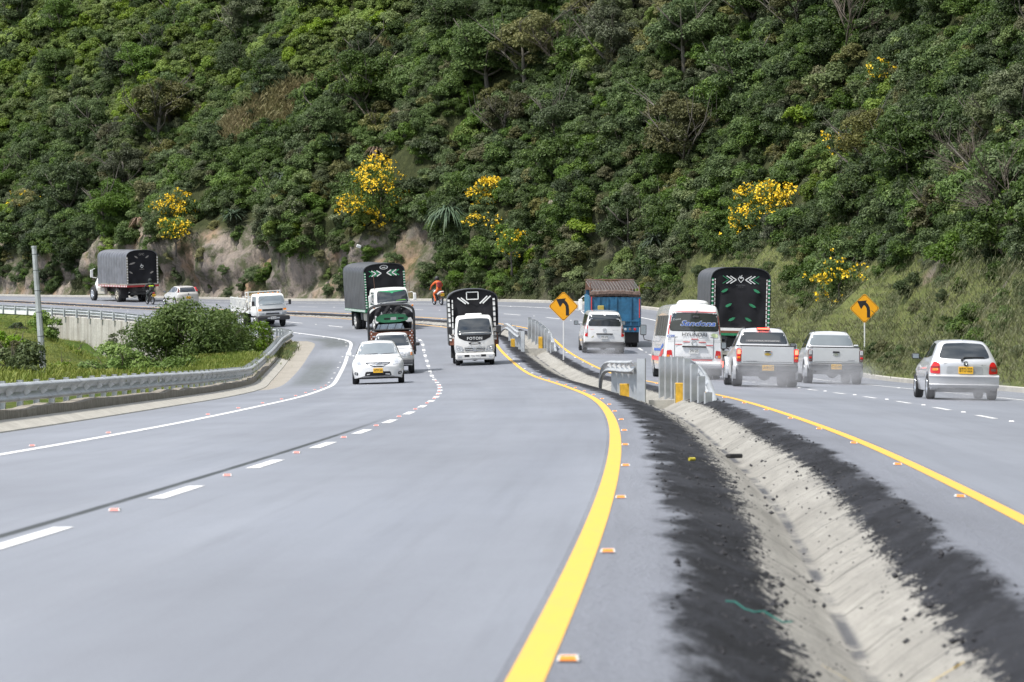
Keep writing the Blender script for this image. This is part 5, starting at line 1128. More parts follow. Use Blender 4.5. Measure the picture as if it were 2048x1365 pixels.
def big_green():
    t = park('box_truck', 'large white-cab truck with tall black ribbed cover and green trim, left of centre', 'truck', 209.0, -4.72, False, 2.0, .0)
    b = cab(t, .9, 2.75, 1.04, .70, 2.42, WPAINT, r=.14)
    w = decal(b, 'windscreen', [(-.90, 1.52), (.90, 1.52), (.86, 2.1), (.80, 2.27), (-.80, 2.27), (-.86, 2.1)], 'F', GLASS, .008, .1, None, .08)
    decal(b, 'sun_strip', [(-.80, 2.255), (.80, 2.255), (.5, 2.20), (.12, 2.16), (0, 2.10), (-.12, 2.16), (-.5, 2.20)], 'F', GPRINT, .016, .1); decal(b, 'window_sticker', [(.10, 1.66), (.80, 1.66), (.7, 1.74), (.2, 1.71)], 'F', flat('lime_print', (.15, .42, .05), .5), .016)
    X = lambda y, z, o=.012: on(b.bvh, 'F', y, z, o).x
    lettering(t, 'Cielo', 'F', (X(-.55, 1.57, .02), -.55, 1.58), .1, .55, WPRINT, bold=.03); decal(b, 'green_stripe', [(-.95, 1.33), (.95, 1.36), (.9, 1.42), (-.5, 1.39)], 'F', GPRINT, .01)
    m = MB().bar((X(.1, 1.52), .1, 1.5), (X(.5, 1.4)+.02, .62, 1.36), .035); m.bar((X(-.2, 1.52), -.2, 1.5), (X(-.6, 1.7)+.02, .35, 1.63), .03); m.build('wipers', WPAINT, t)
    decal(b, 'grille', [(-.7, .95), (.7, .95), (.7, 1.22), (-.7, 1.22)], 'F', PLAST, .01)
    for s in (-1, 1):
        decal(b, 'headlight', [(s*.74, .95), (s*.95, .97), (s*.95, 1.17), (s*.74, 1.17)], 'F', CLR, .012, .1, None, .04); decal(b, 'side_window', [(2.25, 1.5), (2.1, 2.2), (1.3, 2.2), (1.3, 1.5)], 'L' if s > 0 else 'R', GLASS, .006)
        m = MB().box(2.5, 2.6, s*1.28-.09, s*1.28+.09, 1.65, 2.05, ch=.03); m.tube([(2.55, s*1.28, 2.0), (2.5, s*1.15, 2.12), (2.3, s*.98, 2.1)], .02); m.tube([(2.55, s*1.28, 1.68), (2.3, s*1.0, 1.6)], .02); m.build('mirror', WPAINT, t)
        MB().tube([(2.6, s*.98, 2.1), (2.6, s*1.03, 3.3)], .014, 5).build('whip_antenna', RUST, t); MB().lathe([(0, -.06), (.055, -.03), (.055, .03), (0, .06)], 'z', 10, (2.62, s*1.1, 1.36)).build('marker_lamp', AMB, t)
    MB().box(2.35, 2.86, -1.04, 1.04, .45, .78, ch=.05).build('bumper', WPAINT, t)
    tarp_box(t, -5.0, .75, 1.2, 1.18, 3.25, 3.78, rib=.42, seed=5, low=1.3, p=2.9)
    fx = .70; W, G = [], []
    for s in (-1, 1):
        for k, lst in ((0, W), (1, G), (2, W), (3, G)): x0 = s*(.16+.15*k); lst += [((x0, 3.22), (x0+s*.26, 3.38)), ((x0, 3.22), (x0+s*.26, 3.06))]
    bars('printed_chevrons', fx, W, .06, WPRINT, t); bars('printed_chevrons', fx, G, .055, GPRINT, t)
    m = MB(); n = 24
    for k in range(n):
        a0, a1 = 6.2832*k/n, 6.2832*(k+1)/n; m.add([(fx+.01, math.cos(a)*r_, 3.55+math.sin(a)*r_*.5) for a, r_ in ((a0, .24), (a1, .24), (a1, .19), (a0, .19))], [(0, 1, 2, 3)])
    m.box(fx, fx+.012, -.1, .1, 3.52, 3.56); m.build('printed_badge', WPRINT, t)
    for s in (-1, 1): ladder(t, .78, s*1.13, 1.25, 3.3, GREEN, WPRINT, 0, .07, 14)
    m = MB().box(-5.0, .75, -1.22, 1.22, 1.06, 1.2); m.build('bed', GREEN, t); k = MB()
    for i in range(26):
        for s in (-1, 1): k.box(-4.9+.22*i, -4.8+.22*i, s*1.225-.008, s*1.225+.008, 1.08, 1.19)
    k.build('bed_markers', WPRINT, t); MB().box(.70, .76, -1.1, 1.1, 1.2, 1.7).build('headboard', GREEN, t)
    chassis(t, -4.8, 2.5, .55, 1.0, .42); axle(t, 2.0, .48, .8); axle(t, -2.9, .48, .8)
    m = MB().box(-.9, .1, -1.0, -.55, .55, 1.0, ch=.04); m.build('fuel_tank', flat('dusty_cream', (.42, .40, .34), .6), t); MB().box(-1.5, -1.0, -1.02, -.6, .6, .98).build('tool_box', PLAST, t)
    MB().box(-3.75, -3.72, -1.1, -.6, .2, 1.05).build('mudflap', RUB, t)
    for s in (-1, 1): wheel(t, 2.0, s*.92, .48, .26, s, WPAINT); wheel(t, -2.9, s*.95, .48, .26, s, WPAINT); wheel(t, -2.9, s*.66, .48, .26, s, WPAINT)
big_green()
def tarp_truck():
    t = park('box_truck', 'tall truck behind the minibus, green leaf prints on its black rear curtain', 'truck', 144, 6.88, True, -4.6)
    tarp_box(t, -4.6, 2.0, 1.2, 1.68, 3.45, 4.08, rib=.5, seed=7, p=3.2)
    fx = -4.545; W, G = [], []
    for s in (-1, 1):
        for k, lst in ((0, W), (1, W), (2, G)): x0 = s*(.18+.15*k); lst += [((x0, 3.57), (x0+s*.24, 3.72)), ((x0, 3.57), (x0+s*.24, 3.42))]
    GPRINT = flat('faded_green_print', (.025, .20, .09), .6, var=.25); bars('printed_chevrons', fx, W, .035, WPRINT, t); bars('printed_chevrons', fx, G, .03, GPRINT, t)
    bars('printed_heart', fx, [((0, 3.46), (-.11, 3.60)), ((-.11, 3.60), (-.07, 3.67)), ((-.07, 3.67), (0, 3.62)), ((0, 3.62), (.07, 3.67)), ((.07, 3.67), (.11, 3.60)), ((.11, 3.60), (0, 3.46)), ((0, 3.62), (-.04, 3.76)), ((0, 3.62), (.05, 3.73))], .022, WPRINT, t)
    lettering(t, 'COLOMBIA', 'B', (fx-.004, 0, 3.36), .05, .36, INKG); lettering(t, 'es pasión', 'B', (fx-.004, 0, 3.29), .04, .22, INKG)
    m = MB()
    for y, z in ((.63, 3.13), (.47, 2.55), (.32, 2.0)):
        for s in (-1, 1): m.prism([(p[0], p[1]) for p in leafshape((s*y, z), s, -.55)], fx-.006, fx+.006, 'x')
    m.build('printed_leaves', GPRINT, t)
    for s in (-1, 1): ladder(t, -4.64, s*1.12, 1.65, 3.62, GREEN, WPRINT, 0, .06, 12); ladder(t, -4.62, s*1.03, 1.65, 3.6, WPAINT, RUST, 0, .035, 12)
    MB().box(-4.66, 2.0, -1.2, 1.2, 1.55, 1.66).build('bed', WPAINT, t); MB().box(-4.68, -4.62, -1.2, 1.2, 1.46, 1.545).build('rear_beam', WOODR, t); MB().box(-4.68, -4.6, -1.2, 1.2, 1.36, 1.455).build('rear_beam', GREEN, t)
    c = cab(t, 2.1, 3.9, 1.05, 1.0, 2.7, WPAINT)
    for s in (-1, 1):
        decal(c, 'side_window', [(3.5, 1.8), (3.3, 2.5), (2.5, 2.5), (2.5, 1.8)], 'L' if s > 0 else 'R', GLASS, .006)
        wheel(t, 3.1, s*.95, .50, .26, s, WPAINT); wheel(t, -3.0, s*.98, .50, .26, s, WPAINT); wheel(t, -3.0, s*.68, .50, .26, s, WPAINT)
        MB().box(-4.64, -4.58, s*.85-.12, s*.85+.12, 1.12, 1.24).build('tail_light', RED, t); MB().box(-3.9, -3.87, s*.83-.3, s*.83+.3, .25, 1.2).build('mudflap', RUB, t)
    decal(c, 'windscreen', [(-.85, 1.8), (.85, 1.8), (.8, 2.5), (-.8, 2.5)], 'F', GLASS, .008)
    MB().box(-4.5, -4.4, -.9, .9, .6, .75).build('underrun_bar', flat('dusty_cream', (.42, .40, .34), .6), t); chassis(t, -4.4, 3.6, .8, 1.3, .42); axle(t, -3.0, .5, .8)
tarp_truck()
def dump():
    t = park('dump_truck', 'blue dump truck with rusty wire mesh over its load, beside the white van', 'truck', 174.7, 3.69, True, -2.6)
    w = 1.2; m = MB(); m.box(-3.3, 1.2, -w, -w+.07, .95, 2.4); m.box(-3.3, 1.2, w-.07, w, .95, 2.4); m.box(1.13, 1.2, -w, w, .95, 2.6); m.box(-3.3, 1.2, -w+.07, w-.07, .95, 1.03); m.build('dump_body', BLUE, t)
    m = MB().box(-3.36, -3.30, -w+.02, w-.02, 1.0, 2.38); tg = m.build('tailgate', BLUE, t); k = MB()
    for y in (-1.13, -.75, -.05, .35, .75, 1.13): k.box(-3.41, -3.361, y-.045, y+.045, 1.02, 2.36)
    k.box(-3.42, -3.361, -1.15, 1.15, 1.22, 1.30); k.build('rib', BLUE, tg)
    k = MB()
    for s in (-1, 1):
        for i in range(7): k.box(-3.2+.65*i, -3.12+.65*i, min(s*w, s*(w+.05)), max(s*w, s*(w+.05)), .98, 2.38)
    k.build('side_rib', flat('light_blue_paint', (.10, .28, .40), .5, var=.15), t)
    bars('gate_stripe', -3.425, [((1.12, 1.4), (1.12, 2.4)), ((-1.16, 1.4), (-1.16, 2.3))], .05, REDP, t)
    MB().box(-3.44, -3.362, .52, .82, 1.78, 1.98, ch=.02).build('warning_board', flat('dull_yellow', (.45, .35, .08), .6), t)
    # load net rolled along the gate, and wire mesh above
    m = MB(); n = 26; V = []
    for i in range(n):
        y = -1.2+2.4*i/(n-1)
        for a in range(9): th = 6.283*a/8; V.append((-3.25+.17*math.cos(th)+.02*math.sin(i*2.1), y, 2.50+.05*math.cos(y*1.6)+.06*(y > 0)*0+.16*math.sin(th)*(1+.15*math.sin(i*1.7))))
    m.v = V; m.f = [(i*9+a, (i+1)*9+a, (i+1)*9+a+1, i*9+a+1) for i in range(n-1) for a in range(8)]; m.build('rolled_net', flat('brown_netting', (.10, .07, .058), .95, var=.5, scale=14), t, True)
    m = MB()
    for i in range(17): y = -1.15+2.3*i/16; m.tube([(-3.2, y, 2.6), (-2.9, y, 2.80-.03*math.cos(y)), (1.1, y, 3.02)], .011, 4)
    for i in range(14): x = -3.1+.32*i; z = 2.72+(x+3.1)*.075; m.tube([(x, -1.15, z+.08), (x, 0, z-.02), (x, 1.15, z+.08)], .011, 4)
    m.build('wire_mesh', flat('grey_wire', (.3, .28, .27), .6, .4), t)
    m = MB(); m.tube([(-3.25, -1.17, 2.4), (-3.2, -1.17, 2.95)], .03, 6); m.tube([(-3.25, 1.17, 2.4), (-3.2, 1.17, 3.05)], .03, 6); m.tube([(1.15, -1.17, 2.4), (1.15, -1.17, 3.1), (1.15, 1.17, 3.1), (1.15, 1.17, 2.4)], .03, 6); m.box(1.05, 1.2, -1.15, 1.15, 2.6, 3.05); m.build('cage_frame', RUST, t)
    m = MB().box(-3.0, 1.0, -1.0, 1.0, 2.3, 2.62, ch=.15); m.build('load', flat('brown_load', (.13, .115, .105), .95, var=.4), t)
    MB().box(-3.35, -3.25, -1.15, 1.15, .72, .95).build('rear_beam', BLUE, t)
    for y, mt in ((-.95, RED), (-.72, SMOKE), (-.50, CLR), (.95, RED), (.72, SMOKE), (.5, CLR)): MB().lathe([(.065, 0), (.06, -.03), (0, -.035)], 'x', 14, (-3.352, y, .86)).build('tail_light', mt, t)
    for s in (-1, 1):
        MB().box(-3.15, -3.12, s*.82-.33, s*.82+.33, .22, .9).build('mudflap', RUB, t)
        for y in (.97, .67): wheel(t, -2.6, s*y, .5, .26, s, WPAINT)
        wheel(t, 2.3, s*.95, .5, .26, s, WPAINT)
        m = MB().box(2.95, 3.05, s*1.33-.1, s*1.33+.1, 1.55, 2.1, ch=.03); m.tube([(3.0, s*1.33, 2.1), (2.9, s*1.2, 2.25), (2.6, s*1.0, 2.2)], .022); m.tube([(3.0, s*1.33, 1.55), (2.9, s*1.2, 1.4), (2.6, s*1.0, 1.4)], .022); m.build('mirror', WPAINT, t)
    c = cab(t, 1.35, 3.0, 1.05, .9, 2.55, WPAINT); decal(c, 'windscreen', [(-.85, 1.7), (.85, 1.7), (.8, 2.35), (-.8, 2.35)], 'F', GLASS, .008)
    chassis(t, -3.2, 2.8, .6, .95, .42); axle(t, -2.6, .5, .8)
dump()
# --- small stake pickup behind the sedan, with its load as things of their own
def stake_pickup():
    t = park('stake_bed_pickup', 'white pickup with brown stake bed under an arched cover, behind the white sedan', 'truck', 142.0, -6.81, False, 1.45)
    rows = [(2.3, .35, .55, .68, .55, .60, .72, .5, .80), (2.15, .32, .74, .80, .6, .74, .80, .6, .90), (1.6, .3, .80, .85, .65, .79, .92, .62, 1.0), (1.1, .3, .82, .855, .65, .80, .97, .64, 1.04), (.5, .3, .82, .855, .7, .79, 1.02, .60, 1.50), (.2, .3, .82, .855, .7, .79, 1.03, .59, 1.60), (-.4, .34, .82, .855, .7, .79, 1.03, .59, 1.60), (-.62, .36, .82, .85, .7, .79, 1.03, .60, 1.52)]
    b = Shell('cab', rows, PAINTW, t, [(1.45, .40, .35)], .28, 0, .7, .1, r=.18)
    decal(b, 'windscreen', [(-.68, 1.07), (.68, 1.07), (.63, 1.27), (.555, 1.50), (-.555, 1.50), (-.63, 1.27)], 'F', GLASS, .007, .08, None, .04)
    for s in (-1, 1):
        l = decal(b, 'headlight', [(s*.56, .70), (s*.58, .84), (s*.74, .84), (s*.76, .72)], 'F', CLR, .01, .06, None, .03); decal(b, 'indicator', [(s*.70, .71), (s*.70, .84), (s*.77, .82), (s*.77, .72)], 'F', AMB, .015, .05, l)
        decal(b, 'side_window', [(.75, 1.08), (.5, 1.45), (-.35, 1.5), (-.35, 1.08)], 'L' if s > 0 else 'R', GLASS, .006); mirror(t, .75, s*1.0, 1.12, s, PLAST, .18, .14, .1)
    decal(b, 'grille', [(-.5, .70), (.5, .70), (.5, .84), (-.5, .84)], 'F', CHROME, .008, .1, None, .03); MB().box(2.1, 2.4, -.84, .84, .38, .60, ch=.05).build('bumper', DIRTY, t)
    m = MB().box(-3.2, -.7, -.93, .93, .68, .78); m.build('bed', CHAS, t)
    m = MB()
    for z in (.86, 1.06, 1.26, 1.46): m.box(-.76, -.71, -.88, .88, z, z+.15)
    m.box(-.70, -.65, -.84, -.76, .8, 1.66); m.box(-.70, -.65, .76, .84, .8, 1.66); hb = m.build('headboard', WOODR, t); k = MB()
    for y in (-.80, -.27, .27, .80):
        for z in (.95, 1.15, 1.35, 1.55): k.box(-.655 if abs(y) > .5 else -.715, -.64 if abs(y) > .5 else -.70, y-.02, y+.02, z-.02, z+.02)
    k.build('bolts', WPRINT, hb)
    m = MB()
    for s in (-1, 1):
        for z in (.86, 1.10, 1.34): m.box(-3.2, -.78, s*.90-.02, s*.90+.02, z, z+.17)
    m.build('side_boards', WOODR, t)
    tarp_box(t, -3.2, -.72, .95, .8, 2.3, 2.72, rib=.55, seed=11, open_front=True, open_rear=True, p=3.0)
    for x in (-.72, -1.95, -3.18):
        fr = MB()
        A = [(-.90, .8)]+arch(.90, 2.28, 2.66, 14, 3.0)+[(.90, .8)]; fr.tube([(x, y, z) for y, z in A], .035, 6); fr.build('cover_hoop', PLAST, t)
    # folded cover draped from the front hoop
    m = MB(); n = 22; V = []
    for i in range(n):
        y = -.86+1.72*i/(n-1); top = 2.28+.36*max(0, 1-(abs(y)/.9)**3); dr = .16+.16*abs(math.sin(i*.9+.6))+.30*max(0, -y-.35)+.16*max(0, y-.5)
        for k in range(5): V.append((-.68+.05*math.sin(i*1.3+k), y, top-dr*k/4))
    m.v = V; m.f = [(i*5+k, (i+1)*5+k, (i+1)*5+k+1, i*5+k+1) for i in range(n-1) for k in range(4)]; m.build('draped_flap', TARPF, t, True)
    k = MB(); 
    for y in (-.42, 0, .42): k.box(-.70, -.67, y-.012, y+.012, 2.50, 2.62)
    k.build('hook', WPRINT, t)
    m = MB().box(-.74, -.66, -.78, .78, 1.66, 1.72, ch=.02); m.build('top_rail', PLAST, t)
    for s in (-1, 1): wheel(t, 1.45, s*.74, .35, .2, s); wheel(t, -1.7, s*.72, .35, .22, s)
    chassis(t, -3.1, 2.0, .38, .62, .36); axle(t, 1.45, .35, .6)
    return t
sp = stake_pickup(); loc, eu = frame_at(142.0, -6.81, False, 1.45)
g = thing('car_front_panel', 'green car front panel strapped on the load in the brown stake bed', 'car part', loc); g.rotation_euler = eu
P = [(-.58, 2.02), (-.62, 2.12), (-.55, 2.26), (-.2, 2.31), (.3, 2.31), (.62, 2.27), (.68, 2.14), (.64, 2.04), (.3, 1.98), (-.3, 1.97)]
m = MB().prism(P, -1.25, -1.0, 'x'); m.build('bumper_skin', flat('bright_green_paint', (.03, .30, .12), .35, coat=.4), g)
MB().box(-1.0, -.985, -.28, -.05, 2.08, 2.15).build('grille_opening', INK, g); MB().box(-1.0, -.985, .27, .50, 2.09, 2.16).build('grille_opening', INK, g); MB().box(-1.0, -.98, -.02, .2, 2.07, 2.18).build('badge_plate', WPRINT, g)
m = MB(); q = random.Random(4)
for k in range(16): y = -.5+.068*k; m.box(-1.35, -.99-.1*q.random(), y, y+.05, 2.29, 2.33+.06*q.random(), ch=.006)
m.build('bonnet_fittings', flat('grey_parts', (.42, .44, .45), .5, var=.3), g)
s_ = thing('metal_crate', 'pale blue metal sheet crate under the green panel in the brown stake bed', 'crate', loc); s_.rotation_euler = eu
MB().prism([(-.62, 1.70), (-.52, 1.90), (.44, 1.92), (.52, 1.70)], -1.7, -.95, 'x').build('crate_body', flat('pale_blue_sheet', (.40, .47, .54), .35, .3), s_); m = MB()
for y in (-.45, -.15, .15, .42): m.bar((-.94, y-.04, 1.70), (-.94, y+.05, 1.92), .018)
m.build('straps', INK, s_)
b_ = thing('load_bundle', 'dark bundle behind the green panel in the brown stake bed', 'bundle', loc); b_.rotation_euler = eu; MB().box(-2.9, -1.75, -.6, .7, .82, 2.0, ch=.12).build('bundle_body', flat('dark_bundle', (.05, .05, .055), .8), b_)
# --- white flatbed stake truck at the left
def stake_truck():
    t = park('flatbed_truck', 'white flatbed truck with slatted sides and sacks, leftmost truck on the near carriageway', 'truck', 224.0, -8.01, False, 1.4, R(-5))
    b = cab(t, .5, 2.2, .92, .68, 2.0, WPAINT, r=.13, bF=.10)
    decal(b, 'windscreen', [(-.80, 1.34), (.80, 1.34), (.75, 1.75), (.70, 1.86), (-.70, 1.86), (-.75, 1.75)], 'F', GLASSL, .008, .1, None, .05)
    g = decal(b, 'grille', [(-.62, .98), (.62, .98), (.62, 1.10), (-.62, 1.10)], 'F', PLAST, .008)
    decal(b, 'grille', [(-.45, .76), (.45, .76), (.45, .90), (-.45, .90)], 'F', CHROME, .008); decal(b, 'slot', [(-.40, .80), (.40, .80), (.40, .86), (-.40, .86)], 'F', INK, .014, parent=g)
    for s in (-1, 1):
        decal(b, 'indicator', [(s*.66, 1.0), (s*.86, 1.0), (s*.86, 1.11), (s*.66, 1.11)], 'F', AMB, .010); decal(b, 'headlight', [(s*.50, .76), (s*.86, .76), (s*.86, .90), (s*.50, .90)], 'F', CLR, .010)
        decal(b, 'side_window', [(1.75, 1.3), (1.6, 1.82), (.8, 1.82), (.8, 1.3)], 'L' if s > 0 else 'R', GLASS, .006); m = MB().box(1.95, 2.03, s*1.12-.08, s*1.12+.08, 1.3, 1.6, ch=.02); m.tube([(2.0, s*1.1, 1.35), (1.8, s*.9, 1.3)], .018); m.build('mirror', PLAST, t)
        wheel(t, 1.4, s*.78, .38, .22, s, WPAINT); wheel(t, -1.4, s*.74, .38, .44, s, WPAINT)
    m = MB().box(2.0, 2.36, -1.0, 1.0, .42, .68, ch=.04); bo = m.build('bumper', PLAST, t)
    for y in (-.28, .28): MB().box(2.355, 2.37, y-.09, y+.09, .53, .60).build('fog_lamp', CLR, bo)
    m = MB().box(2.361, 2.372, -.16, .16, .50, .64); p = m.build('licence_plate', PLW, t); lettering(p, 'SPZ 092', 'F', (2.375, 0, .57), .08, .26, INK)
    m = MB()
    for k in range(5): m.lathe([(0, 2.06), (.04, 2.04), (.05, 1.98)], 'z', 8, (1.3, -.6+.3*k, 0))
    m.build('roof_lamps', AMB, t)
    # rack behind the cab
    m = MB()
    for s in (-1, 1): m.bar((.36, s*.98, .95), (.36, s*.98, 2.12), .06)
    for z in (1.3, 1.55, 1.8, 2.08): m.bar((.36, -.98, z), (.36, .98, z), .05)
    for s in (-1, 1):
        for z in (1.62, 1.82, 2.06): m.bar((.36, s*.98, z), (-.3, s*.98, z), .05)
        m.bar((-.3, s*.98, .95), (-.3, s*.98, 2.08), .05)
    m.build('headboard_rack', WPAINT, t)
    m = MB(); MB().box(-4.0, .35, -1.0, 1.0, .80, .93).build('bed', WPAINT, t)
    for s in (-1, 1):
        for k in range(12): x = -3.95+.33*k; m.box(x, x+.07, s*.98-.025, s*.98+.025, .94, 1.62)
        m.box(-4.0, -.3, s*.98-.02, s*.98+.02, 1.62, 1.68); m.box(-4.0, -.3, s*.98-.02, s*.98+.02, 1.02, 1.08)
    for k in range(6): y = -.95+.36*k; m.box(-4.0, -3.95, y, y+.07, .94, 1.66)
    m.build('stake_sides', WPAINT, t); chassis(t, -3.9, 2.0, .42, .8, .38)
stake_truck(); loc, eu = frame_at(224.0, -8.01, False, 1.4, R(-5)); q = random.Random(8)
SK = []
for k in range(12):
    x, y = -.75-.52*(k//2), (-.45 if k % 2 else .45)
    m = MB(); n = 9; V = []
    for i in range(n):
        for j in range(10):
            a = 6.283*j/10; e = math.sin(math.pi*i/(n-1))**.5; V.append((x+.24*e*math.cos(a)*1.05, y+.36*(i/(n-1)-.5)*2, 1.22+.26*e*math.sin(a)*(1+.15*math.sin(k+i))))
    m.v = V; m.f = [(i*10+j, i*10+(j+1) % 10, (i+1)*10+(j+1) % 10, (i+1)*10+j) for i in range(n-1) for j in range(10)]
    o = m.build('sack', flat('pale_sackcloth', (.46, .44, .38), .9) if k % 3 else flat('dark_sackcloth', (.10, .10, .10), .9), None, True); o.location = loc; o.rotation_euler = eu
    tag(o, 'pale sack lying in the slatted bed of the white flatbed truck' if k % 3 else 'dark sack lying in the slatted bed of the white flatbed truck', 'sack', 'pale sacks on the flatbed truck' if k % 3 else 'dark sacks on the flatbed truck')
# --- far covered truck with bonnet
def far_truck():
    t = park('box_truck', 'white bonneted truck with black cover and red bed edge, farthest truck at the left', 'truck', 273.5, 5.2, True, -4.2, R(-5))
    tarp_box(t, -4.2, 1.9, 1.2, 1.30, 3.2, 3.78, rib=.55, seed=17, p=2.8, mat=flat('grey_tarpaulin', (.11, .115, .13), .42, var=.3, scale=2.2))  # black cover lightened to grey, its sunlit tone put into the colour
    fx = -4.14; P_ = flat('faded_print', (.28, .26, .24), .7)
    bars('printed_heart', fx, [((0, 2.46), (-.12, 2.60)), ((-.12, 2.60), (-.07, 2.67)), ((-.07, 2.67), (0, 2.62)), ((0, 2.62), (.07, 2.67)), ((.07, 2.67), (.12, 2.60)), ((.12, 2.60), (0, 2.46)), ((0, 2.64), (.03, 2.76))], .03, WPRINT, t)
    lettering(t, 'Colombia', 'B', (fx-.004, 0, 2.38), .06, .36, P_); lettering(t, 'GMC', 'B', (fx-.004, 0, 3.45), .16, .42, P_)
    m = MB()
    for (y, z, s, a) in ((.42, 3.25, 1, .5), (-.42, 3.25, -1, .5), (.85, 2.15, 1, .5), (-.75, 2.12, -1, .4), (.72, 2.8, 1.8, -.6)): m.prism(leafshape((y, z), s, a), fx-.006, fx+.006, 'x')
    m.build('printed_leaves', P_, t)
    for s in (-1, 1): ladder(t, -4.25, s*1.15, 1.3, 3.3, flat('grey_wood', (.30, .28, .24), .8), WPRINT, 0, .06, 10)
    MB().box(-4.26, 1.9, -1.2, 1.2, 1.24, 1.34).build('bed', flat('grey_wood', (.30, .28, .24), .8), t); MB().box(-4.28, 1.9, -1.22, 1.22, 1.10, 1.235).build('bed_edge', flat('dark_red_paint', (.32, .03, .03), .6), t)
    m = MB()
    for k in range(18):
        for s in (-1, 1): m.box(-4.2+.34*k, -4.05+.34*k, s*1.225-.006, s*1.225+.006, 1.12, 1.22)
    m.build('bed_markers', WPRINT, t)
    rows = [(4.2, .75, .55, .62, .9, .58, 1.2, .45, 1.38), (4.05, .72, .68, .74, .95, .68, 1.32, .52, 1.55), (3.2, .75, .85, .92, 1.0, .80, 1.45, .6, 1.68), (2.95, .75, .95, 1.02, 1.0, .95, 1.6, .7, 1.80), (2.75, .75, .98, 1.03, 1.0, .96, 1.65, .8, 2.30), (2.5, .75, .98, 1.03, 1.0, .96, 1.65, .82, 2.42), (2.05, .75, .98, 1.03, 1.0, .96, 1.65, .82, 2.42)]
    b = Shell('cab', rows, WPAINT, t, [(3.5, .62, .5)], .2, 0, .5, .1, r=.16)
    for s in (-1, 1):
        decal(b, 'side_window', [(2.8, 1.68), (2.7, 2.2), (2.2, 2.2), (2.2, 1.68)], 'L' if s > 0 else 'R', GLASS, .006)
        wheel(t, 3.5, s*.98, .52, .27, s, CHROME); wheel(t, -1.9, s*1.02, .52, .27, s, flat('cream_wheel', (.45, .42, .35), .6)); wheel(t, -1.9, s*.72, .52, .27, s, WPAINT)
        m = MB().box(2.9, 2.98, s*1.32-.1, s*1.32+.1, 1.75, 2.3, ch=.02); m.tube([(2.94, s*1.3, 2.3), (2.8, s*1.1, 2.4)], .02); m.tube([(2.94, s*1.3, 1.75), (2.8, s*1.0, 1.7)], .02); m.build('mirror', WPAINT, t)
        MB().box(1.2, 2.6, s*.98-.25, s*.98+.05, .5, 1.05, ch=.06).build('fuel_tank', flat('dusty_cream', (.42, .40, .34), .6) if s > 0 else CHROME, t)
        MB().box(-2.75, -2.72, s*.87-.3, s*.87+.3, .3, 1.1).build('mudflap', RUB, t)
    chassis(t, -4.1, 4.0, .62, 1.08, .42); axle(t, -1.9, .52, .85); MB().box(-4.2, -4.1, -.9, .9, .55, .7).build('underrun_bar', CHAS, t)
far_truck()
# --- far beige hatchback
def beige():
    t = park('hatchback', 'small beige five-door hatchback with yellow plate, following the motorcycle at the far left', 'car', 262.3, 3.15, True, -1.22, R(-9))
    rows = [(1.9, .25, .45, .58, .45, .52, .56, .4, .64), (1.75, .22, .70, .77, .5, .7, .70, .52, .78), (1.15, .2, .77, .82, .55, .76, .86, .6, .94), (.85, .2, .77, .825, .55, .76, .92, .6, 1.0), (.15, .2, .77, .825, .6, .74, .95, .55, 1.36), (-.4, .2, .77, .825, .6, .74, .96, .56, 1.42), (-1.2, .2, .77, .825, .6, .745, .97, .56, 1.40), (-1.5, .2, .77, .82, .58, .75, .96, .56, 1.36), (-1.68, .21, .77, .82, .56, .75, .95, .58, 1.22), (-1.80, .23, .76, .81, .52, .76, .93, .62, 1.02), (-1.88, .27, .75, .80, .48, .75, .86, .62, .92), (-1.92, .30, .72, .78, .45, .72, .78, .58, .86)]
    b = Shell('body', rows, PAINTB, t, [(1.25, .36, .30), (-1.22, .36, .30)], .3, .12, .8, .4)
    decal(b, 'rear_window', [(-.56, .98), (-.50, 1.30), (.50, 1.30), (.56, .98)], 'B', GLASS, .008, .08, None, .05); decal(b, 'bumper_insert', [(-.72, .36), (.72, .36), (.72, .50), (-.72, .50)], 'B', PAINTB, .03)
    for s in (-1, 1):
        decal(b, 'tail_light', [(s*.60, 1.0), (s*.56, 1.30), (s*.63, 1.30), (s*.74, 1.0)], 'B', RED, .014, .08); sd = 'L' if s > 0 else 'R'
        decal(b, 'side_window', [(.75, .98), (.2, 1.30), (-.15, 1.34), (-.15, .98)], sd, GLASS, .007); decal(b, 'side_window', [(-.22, .98), (-.22, 1.34), (-.95, 1.32), (-1.05, .98)], sd, GLASS, .007); decal(b, 'side_window', [(-1.12, 1.0), (-1.02, 1.31), (-1.35, 1.27), (-1.45, 1.08)], sd, GLASS, .007)
        decal(b, 'side_moulding', [(.85, .53), (.85, .58), (-.85, .58), (-.85, .53)], sd, PLAST, .012); mirror(t, .72, s*.93, 1.02, s, PLAST, .16, .13, .06)
        for x in (1.25, -1.22): wheel(t, x, s*.73, .30, .19, s, CHROME)
    plate(b, 'B', 0, .60, 'CEK·318'); c = on(b.bvh, 'B', 0, .84, .02); MB().lathe([(.05, 0), (.04, -.015), (0, -.015)], 'x', 12, (c.x, 0, .84)).build('emblem', INK, t)
    a, bb = on(b.bvh, 'B', .0, .99, .03), on(b.bvh, 'B', .42, 1.10, .03); MB().bar(a, bb, .02).build('wiper', PLAST, t); MB().box(-1.7, 1.6, -.6, .6, .17, .3).build('underbody', CHAS, t)
beige()
